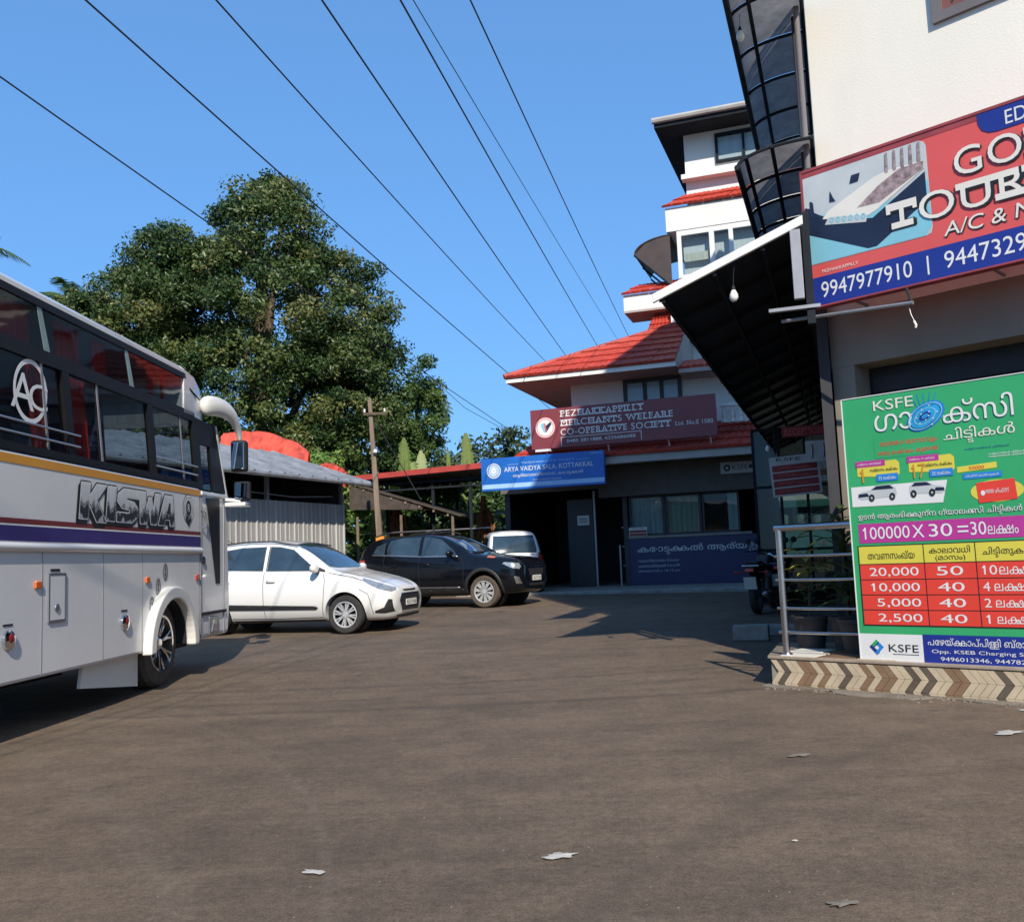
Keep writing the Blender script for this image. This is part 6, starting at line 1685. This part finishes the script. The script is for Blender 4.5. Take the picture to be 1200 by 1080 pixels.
# ================================================================== PLANTS ON THE LEDGE
def potted(label, loc, leafs, hgt, spreadr, yellow=0):
    t = thing('potted_plant', label, 'potted plant', loc, random.uniform(0, 6), 'potted plants behind the railing')
    MB().lathe([(0, 0), (.12, 0), (.16, .26), (.175, .27), (.175, .30), (.15, .30), (.145, .26), (0, .25)], 20).build('pot', M['pot'], t, True)
    MB().tube([(0, 0, .25), (.02, .01, .25 + hgt * .6)], .018, 6, r2=.010).build('stem', M['bark'], t)
    for i in range(leafs):
        a = i * 2.4; z0 = .28 + hgt * (.15 + .85 * i / leafs) * .75; L = spreadr * random.uniform(.7, 1.15); el = random.uniform(.35, 1.1)
        vs_ = []; K = 5
        for q in range(K + 1):
            s_ = q / K; r_ = L * s_ * math.cos(el * (1 - .3 * s_)); z = z0 + L * s_ * math.sin(el) - .55 * L * s_ * s_
            w = .028 * math.sin(math.pi * min(.08 + s_ * .92, 1)) + .003
            c, sn = math.cos(a), math.sin(a)
            for k_, dz in ((-1, .0), (0, -.008), (1, .0)):
                vs_.append((r_ * c - k_ * w * sn, r_ * sn + k_ * w * c, z + dz))
        me = MB().add(vs_, [(3 * q + k_, 3 * q + k_ + 1, 3 * q + k_ + 4, 3 * q + k_ + 3) for q in range(K) for k_ in range(2)]).mesh('leaf', M['leaf_pot'])
        at = me.attributes.new('tint', 'FLOAT', 'FACE'); tv = 1.0 if yellow and i > leafs * .5 and random.random() < yellow else random.uniform(0, .6)
        at.data.foreach_set('value', [tv] * len(me.polygons))
        put('leaf', me, t, 'all')
    return t
def HW(x, y, z=.262): return wpt(HO, HR, (x, y, z))
potted('tall spiky potted plant standing against the beige column', HW(.40, .72), 34, 1.35, .46)
potted('bushy potted plant with yellow green leaves just right of the railing post', HW(.02, .74), 30, .80, .26, .7)
potted('low potted plant half hidden by the green banner edge', HW(.62, .45), 28, .55, .36)
potted('small potted plant at the back of the ledge near the shutter', HW(1.25, .9), 20, .7, .3)
# garden pot stand
# ================================================================== LITTER AND GROUND DETAILS
def litter(label, x, y, s, m='litter_paper', n=9):
    n = n * 2 + 3
    vs_ = []; z0 = gz(y) + .006
    for i in range(n):
        a = 2 * math.pi * i / n; r_ = s * random.uniform(.42, 1.0)
        vs_.append((r_ * math.cos(a), r_ * .55 * math.sin(a), random.uniform(0, .004)))
    vs_.append((0, 0, .006))
    o = MB().add(vs_, [(i, (i + 1) % n, n) for i in range(n)]).build('paper_scrap', M[m], None, loc=(x, y, z0))
    o.rotation_euler = (0, 0, random.uniform(-.5, .5))
    tag(o, label, 'litter', 'pale scraps lying on the asphalt'); return o
litter('larger pale paper scrap on the open asphalt near the bottom centre', .13, 3.93, .085)
litter('narrow pale paper scrap on the asphalt left of centre', -.85, 3.85, .07, n=7)
litter('long pale scrap in front of the tiled ledge', 3.02, 6.0, .14, n=7)
litter('pale scrap touching the long one, farther right in front of the ledge', 3.35, 6.1, .10)
litter('pale flattened scrap nearest the tiled ledge on the right', 3.62, 6.5, .13)
litter('second pale scrap beside the ledge, just behind the others', 3.55, 6.75, .10)
litter('tiny white speck of litter on the asphalt right of centre', 1.1, 4.0, .018, n=5)
litter('faint pale patch of paper on the asphalt lower right', 1.05, 3.3, .08, 'stone', n=8)
litter('brownish flattened patch on the asphalt towards the ledge', 1.6, 5.6, .09, 'stone', n=8)
# stones and crumbled cement along the foot of the ledge
vs_ = []; fs_ = []
g_ = MB()
for i in range(420):
    t = random.random() ** .9 * 4.6; d = -abs(random.gauss(0, .10)) - .02; s_ = random.uniform(.004, .020)
    p = HW(t, d, 0); c = [(random.uniform(.7, 1.2) * s_) for _ in range(3)]
    a = random.random() * 3
    q = [(p[0] + math.cos(a + k_ * 1.57) * c[0], p[1] + math.sin(a + k_ * 1.57) * c[1], .0) for k_ in range(4)]
    q += [(x * .55 + p[0] * .45, y_ * .55 + p[1] * .45, c[2] * .8) for x, y_, _ in q]
    g_.hexa(q)
for i in range(500):
    yy = random.uniform(2.2, 14); xx = random.uniform(-3.4, 4) * yy / 8
    s_ = random.uniform(.002, .005); q = [(xx + math.cos(k_ * 1.57 + i) * s_, yy + math.sin(k_ * 1.57 + i) * s_, gz(yy)) for k_ in range(4)]
    q += [(x * .5 + xx * .5, y_ * .5 + yy * .5, gz(yy) + s_ * .8) for x, y_, _ in q]
    g_.hexa(q)
o = g_.build('gravel', M['stone']); tag(o, 'small stones and crumbled cement scattered along the foot of the ledge', 'gravel', kind='stuff')
# broken cement edging
o = MB()
K = 40; vs_ = []
for i in range(K + 1):
    t = -.05 + 4.9 * i / K; d = -.05 - .06 * (.5 + .5 * math.sin(i * .9)) - random.uniform(0, .05) - (.12 if 5 < i < 12 else 0)
    a = HW(t, .02, 0); c = HW(t, d, 0)
    vs_ += [(a[0], a[1], .012), (c[0], c[1], .008), (c[0], c[1], -.01)]
o.add(vs_, [(3 * i + k_, 3 * i + k_ + 1, 3 * i + k_ + 4, 3 * i + k_ + 3) for i in range(K) for k_ in range(2)])
mk('cement', (.20, .165, .125), .95, vary=.3, scale=4, bump=.4)
o = o.build('cement_strip', M['cement']); o['kind'] = 'structure'

# ================================================================== OVERHEAD WIRES
def ray(px, py):
    return fw + cr * ((px - 600) / 1100) + cu * ((540 - py) / 1100)
def at(px, py, Y):
    d = ray(px, py); p = Vector((0, 0, 1.2)) + d * (Y / d.y); return p
wires = [(((0, 90), 9), ((222, 250), 14), ((490, 437), 24), ((607, 510), 31), .014, 'lowest power line, running behind the big tree top to the maroon sign'),
         (((100, 0), 8), ((320, 200), 12.5), ((500, 365), 20), ((640, 475), 29.5), .015, 'second power line from the left, passing in front of the big tree'),
         (((253, 0), 8), ((340, 100), 10.3), ((440, 215), 14), ((636, 420), 29), .014, 'third power line from the left'),
         (((377, 0), 8), ((440, 92), 10.3), ((540, 240), 16), ((662, 415), 29), .016, 'fourth power line from the left, ending over the red hip roof'),
         (((469, 0), 8), ((520, 85), 10.3), ((600, 232), 16.2), ((700, 405), 29), .015, 'fifth power line from the left'),
         (((484, 0), 9), ((535, 72), 11.2), ((615, 205), 17), ((722, 395), 30), .009, 'thinnest power line, close beside the fifth one'),
         (((551, 0), 8.5), ((590, 72), 10.6), ((650, 200), 16.5), ((737, 395), 30), .013, 'rightmost of the power lines crossing the sky')]
for (a, b_, c, d, r_, lab) in wires:
    P = [at(*q[0], q[1]) for q in (a, b_, c, d)]
    # parabola through the run so that the wire hangs in one vertical plane
    A0, A3 = P[0], P[3]
    ts = [0, ((P[1] - A0).dot(A3 - A0)) / (A3 - A0).length_squared, ((P[2] - A0).dot(A3 - A0)) / (A3 - A0).length_squared, 1]
    sag = max(0.05, min(.9, sum((A0.lerp(A3, ts[k_]) - P[k_]).z / (4 * ts[k_] * (1 - ts[k_]) + 1e-6) for k_ in (1, 2)) / 2))
    pts_ = []
    for i in range(-14, 33):
        t = i / 30
        if t > 1.04: break
        p = A0 + (A3 - A0) * t; p.z -= sag * 4 * t * (1 - t); pts_.append(p)
    o = MB().tube(pts_, r_ * .66, 6).build('power_line', M['wire_black'], None, True)
    tag(o, lab, 'power line', 'overhead power lines')
o = MB().tube([at(497, 435, 26) , at(545, 478, 27.5), at(603, 510, 29)], .008, 5).build('power_line', M['wire_black']); tag(o, 'short thin service wire reaching the maroon sign from the small tree', 'power line', 'overhead power lines')

# ================================================================== TREES
def tree(label, base, blobs, per, spread, size, m, trunk_r, top, limbs, group=None, name='broadleaf_tree', ck=1.0):
    t = thing(name, label, 'tree', base, 0, group)
    P, N, T_ = clumps(blobs, per, spread, ck)
    leaf_cloud('crown', P, N, size, m, t, T_)
    tr = MB().tube([(0, 0, -.1), (.1, 0, top * .3), (-.05, .1, top * .62), (0, 0, top)], trunk_r, 10, r2=trunk_r * .35)
    tr.build('trunk', M['bark'], t, True)
    for (x, y_, z, z0) in limbs:
        MB().tube([(0, 0, z0), (x * .45, y_ * .45, z0 + (z - z0) * .55), (x, y_, z)], trunk_r * .42, 7, r2=.03).build('limb', M['bark'], t, True)
    return t
big_b = [(0, 0, 11.0, 3.7, 3.2, 3.2, 95), (.3, -.4, 14.4, 1.9, 1.8, 1.9, 42), (.7, -.2, 16.3, .9, .8, .8, 10), (-2.9, 0, 11.2, 3.0, 2.7, 2.6, 60), (-5.2, .3, 9.2, 3.0, 2.5, 2.4, 55), (2.7, .2, 10.9, 1.9, 2.0, 2.7, 42), (-1.3, -.6, 7.3, 4.4, 2.8, 2.8, 90), (-6.9, .3, 7.2, 2.6, 2.2, 2.4, 45), (2.4, -.2, 7.0, 2.8, 2.4, 2.9, 60), (-4.6, -.3, 5.2, 3.6, 2.2, 2.6, 60), (1.5, -.4, 4.3, 3.6, 2.2, 2.6, 50), (3.5, .2, 9.3, 1.4, 1.7, 1.7, 24), (-8.6, .4, 7.4, 1.7, 1.5, 1.5, 22), (-1.6, 0, 13.0, 1.6, 1.5, 1.3, 20), (-5.2, .2, 11.3, 2.4, 2.2, 1.9, 48), (-7.0, .3, 10.0, 1.9, 1.8, 1.9, 36), (-3.3, 0, 13.2, 1.8, 1.7, 1.5, 30), (-8.2, .3, 8.6, 1.6, 1.5, 1.9, 26)]
tree('very large dark evergreen tree towering behind the coach and the tin shed', (-9.3, 35, .38), [(q[0] * 1.03, q[1], q[2] * .935 + .1, q[3] * 1.03, q[4], q[5] * .95, q[6]) for q in big_b], 260, .66, .165, 'leaf_dark', .55, 13,
     [(-4.5, 0, 9, 3.5), (3, .5, 10, 4), (-2, .4, 12.5, 6), (1, -.5, 14.5, 7), (-6, .3, 7, 3), (3.2, 0, 6.5, 3)], ck=1.35)
tree('smaller dark green tree right of the very large one, behind the utility pole', (-4.9, 37.5, .38), [(0, 0, 7.8, 2.0, 1.9, 1.9, 42), (.9, 0, 6.4, 1.6, 1.5, 1.5, 34), (-.9, 0, 7.0, 1.6, 1.5, 1.6, 30), (-.9, 0, 5.4, 2.2, 1.8, 2.2, 40), (1.1, .2, 4.6, 1.2, 1.3, 1.5, 22), (.4, 0, 3.4, 2.0, 1.6, 1.6, 30)], 200, .55, .16, 'leaf_mid', .28, 7.5,
     [(1.6, 0, 6.2, 3), (-1.2, 0, 6, 3)], ck=1.3)
tree('low leafy bush with bright green leaves behind the red tarpaulins', (-5.7, 27.5, .38), [(0, 0, 3.5, .95, .7, .7, 20), (.7, 0, 2.6, .8, .6, .7, 14)], 70, .28, .17, 'leaf_bright', .08, 3, [(.5, 0, 3, 1)], name='shrub')
tree('dark bush under the rusty lean-to roof end', (-2.6, 29.5, .38), [(0, 0, 2.0, 1.6, 1.0, 1.6, 34)], 90, .35, .20, 'leaf_mid', .09, 2.5, [(.5, 0, 2, 1)], name='shrub')
for i, (x, y_, s_, lab, m_) in enumerate(((1.0, 58, 1.5, 'far tree whose top shows just left of the maroon sign', 'leaf_far'), (-2.2, 60, 1.35, 'far tree above the middle of the red edged carport', 'leaf_far'), (-5.2, 56, 1.2, 'far tree behind the twin banana leaves', 'leaf_far'), (-14.5, 50, 1.6, 'far tree at the left foot of the very large tree', 'leaf_far'))):
    tree(lab, (x, y_, .38), [(0, 0, 4.6 * s_, 2.0 * s_, 1.6 * s_, 1.5 * s_, 30), (-1.4 * s_, 0, 3.4 * s_, 1.6 * s_, 1.4 * s_, 1.4 * s_, 24), (1.5 * s_, .2, 3.3 * s_, 1.6 * s_, 1.4 * s_, 1.3 * s_, 24), (0, 0, 1.9 * s_, 2.6 * s_, 1.6 * s_, 1.6 * s_, 30)], 80, .8, .38, m_, .2, 4.5 * s_, [(1 * s_, 0, 4 * s_, 2)], 'far trees on the rise')
# dense undergrowth
und = [(-1.3, 33, 1.7, 3.4, 1.0, 1.9, 90), (-5, 31, 1.3, 2.6, .8, 1.4, 50), (-13, 33, 2.6, 5.5, 1.4, 3.0, 120), (2.2, 36, 2.4, 3, 1.2, 2.6, 60), (-24, 36, 3.0, 7, 1.6, 3.6, 80), (-6.5, 36, 3.6, 3.2, 1.2, 3.0, 90), (-10, 34, 4.2, 3.5, 1.2, 3.2, 80)]
P, N, T_ = clumps(und, 90, .5, 1.0)
o = leaf_cloud('undergrowth', P, N, .26, 'leaf_mid', None, T_ * .8); tag(o, 'dense dark green undergrowth filling the gap behind the carport and sheds', 'undergrowth', kind='stuff')
wood = [(-60 + i * 9 + random.uniform(-2, 2), 95 + random.uniform(-6, 8), 3.0, 6, 4, 5.5 + random.uniform(-1, 1.2), 30) for i in range(16)]
P, N, T_ = clumps(wood, 60, 1.6, 1.0)
o = leaf_cloud('distant_wood', P, N, .9, 'leaf_far', None, T_); tag(o, 'low distant wooded ridge behind everything', 'woodland', kind='stuff')

# coconut palms
def palm(label, base, h, L, nf, dirs=None):
    t = thing('coconut_palm', label, 'palm tree', base, 0, 'coconut palms behind the broadleaf trees')
    MB().tube([(0, 0, 0), (.15, 0, h * .5), (0, 0, h)], .16, 8, r2=.11).build('trunk', M['bark'], t, True)
    for i in range(nf):
        a = i * 2.4 + .3; el = random.uniform(.1, 1.25); Lf = L * random.uniform(.8, 1.1)
        pts_ = []
        for q in range(9):
            s_ = q / 8; r_ = Lf * s_ * math.cos(el) ** .6; z = h + Lf * s_ * math.sin(el) - Lf * .62 * s_ * s_
            pts_.append(Vector((r_ * math.cos(a), r_ * math.sin(a), z)))
        f = MB().tube(pts_, .025, 4, r2=.008)
        sd = Vector((-math.sin(a), math.cos(a), 0))
        for q in range(44):
            s_ = .1 + .9 * q / 44; k_ = s_ * 8; i0 = min(int(k_), 7); p = pts_[i0].lerp(pts_[i0 + 1], k_ - i0)
            tdir = (pts_[i0 + 1] - pts_[i0]).normalized(); ll = .75 * math.sin(math.pi * min(.15 + s_ * .8, 1)) * L / 3.2
            for sg in (1, -1):
                e_ = p + sd * sg * ll * .75 + tdir * ll * .55 - Vector((0, 0, ll * random.uniform(.25, .6)))
                f.add([p, p + tdir * .06, e_], [(0, 1, 2)])
        me = f.mesh('frond', M['leaf_mid']); at_ = me.attributes.new('tint', 'FLOAT', 'FACE'); at_.data.foreach_set('value', [random.uniform(.3, 1)] * len(me.polygons))
        put('frond', me, t)
palm('coconut palm peeping out at the right flank of the smaller dark tree', (-4.1, 41, .38), 7.6, 2.0, 16)
palm('coconut palm crown at the far left edge of the very large tree', (-17.9, 38, .38), 12.0, 2.6, 15)
palm('coconut palm whose frond tips show above the coach at the left edge', (-20.6, 34, .38), 13.2, 2.6, 12)

# banana plants: every leaf its own part
R0 = random.Random(9)
def banana(label, base, leaves, m='leaf_banana'):
    t = thing('banana_plant', label, 'banana plant', base, 0, 'banana plants behind the carport')
    hh = max(min(l[1] for l in leaves) * .8, 1.2)
    MB().tube([(0, 0, 0), (.03, 0, hh * .5), (0, 0, hh)], .13, 10, r2=.07).build('stem', M['banana_stem'], t, True)
    for (a, z0, L, el, w, dr) in leaves:
        K = 26; vs_ = []
        for q in range(K + 1):
            s_ = q / K; r_ = L * s_ * math.cos(el); z = z0 + L * s_ * math.sin(el) - dr * L * s_ * s_
            ww = w * math.sin(math.pi * min(.06 + s_ * .93, 1)) ** .6
            c, sn = math.cos(a), math.sin(a)
            for k_, dz in ((-1, .10), (-.5, .04), (0, 0), (.5, .04), (1, .10)):
                jag = 1 - (.30 * R0.random() ** 3 + (.12 if q % 2 else 0) + (.25 if q % 7 == 3 and abs(k_) > .6 else 0)) * (abs(k_) > .6)
                vs_.append((r_ * c - k_ * ww * jag * sn, r_ * sn + k_ * ww * jag * c, z + dz * w))
        me = MB().add(vs_, [(5 * q + k_, 5 * q + k_ + 1, 5 * q + k_ + 6, 5 * q + k_ + 5) for q in range(K) for k_ in range(4)]).mesh('leaf', M[m])
        at_ = me.attributes.new('tint', 'FLOAT', 'FACE'); b0 = random.uniform(0, .7)
        at_.data.foreach_set('value', [min(1, max(0, b0 + random.uniform(-.12, .12) + (.25 if (i % 4) in (1, 2) else 0))) for i in range(len(me.polygons))])
        put('leaf', me, t, 'all')
        MB().tube([(0, 0, z0 - .5), (0, 0, z0), (L * .5 * math.cos(el) * math.cos(a), L * .5 * math.cos(el) * math.sin(a), z0 + L * .5 * math.sin(el) - dr * L * .25)], .03, 5, r2=.012).build('leaf_stalk', M['leaf_banana'], t)
R1 = random.Random(5)
def rl_(n_, zmin, zmax, L, updown=(0, 1.1)): return [(R1.uniform(0, 6.28), R1.uniform(zmin, zmax), L * R1.uniform(.8, 1.2), R1.uniform(*updown), R1.uniform(.24, .34), R1.uniform(.2, .8)) for _ in range(n_)]
banana('banana plant with the tallest upright pale leaf, left above the carport', (-3.4, 29.5, .0), [(-1.4, 3.7, 1.45, 1.45, .23, .0)] + rl_(9, 2.9, 3.6, 1.5, (.1, 1.2)))
banana('banana plant with the second upright pale leaf beside the tallest one', (-2.88, 29.7, .0), [(1.7, 3.4, 1.45, 1.40, .22, .03)] + rl_(8, 2.8, 3.5, 1.4, (.1, 1.2)))
banana('banana plant with one broad upright leaf just left of the blue sign', (-1.45, 30.5, .0), [(-1.7, 3.6, 1.75, 1.46, .25, .0)] + rl_(10, 2.9, 3.6, 1.5, (.1, 1.2)))
banana('banana plant with a narrow folded leaf above the carport middle', (-2.05, 30.0, .0), [(-1.5, 3.9, .9, 1.5, .07, .0), (1.3, 3.8, .8, 1.4, .06, 0)] + rl_(9, 2.7, 3.5, 1.4, (.1, 1.1)))
banana('low banana plant under the carport roof with drooping leaves', (-1.3, 28.3, .38), rl_(10, 1.0, 2.2, 1.3, (-.1, .8)))
banana('low banana plant right behind the black SUV', (-2.7, 27.6, .38), rl_(9, .9, 1.9, 1.2, (-.1, .8)))
banana('broken banana plant between pole and carport', (-4.3, 28.8, .38), rl_(9, 1.6, 2.9, 1.5, (.0, 1.0)))
banana('banana plant with a brown stem close to the dark wall', (-.35, 27.9, .38), rl_(8, 1.3, 2.4, 1.3, (.0, .9)))
banana('young banana leaves poking up between the red tarpaulins', (-5.55, 26.8, .38), [(1.8, 3.2, 1.1, 1.25, .16, .1), (.2, 3.1, 1.0, .9, .15, .2)] + rl_(4, 2.2, 2.9, 1.0), 'leaf_bright')
mk('dry_leaf', (.24, .10, .04), .9, vary=.4, scale=6)
for (x, y_) in ((-.9, 27.4), (-3.4, 26.9)):
    t = thing('dry_stump', 'dry reddish brown banana stem standing %s' % ('under the carport roof' if x > -2 else 'beside the rusty lean-to'), 'plant', (x, y_, .38), 0, 'dry banana stems')
    MB().tube([(0, 0, 0), (.05, 0, .9), (-.03, 0, 1.8), (.02, 0, 2.7)], .13, 8, r2=.07).build('stem', M['dry_leaf'], t, True)
    for k_ in range(6):
        a = k_ * 1.1; MB().add([(.05, 0, 2.5), (.05 + .25 * math.cos(a), .25 * math.sin(a), 2.1), (.1 + .3 * math.cos(a), .3 * math.sin(a), 1.2), (.05 + .15 * math.cos(a + .4), .15 * math.sin(a + .4), 1.7)], [(0, 1, 2, 3)]).build('dry_leaf', M['dry_leaf'], t)
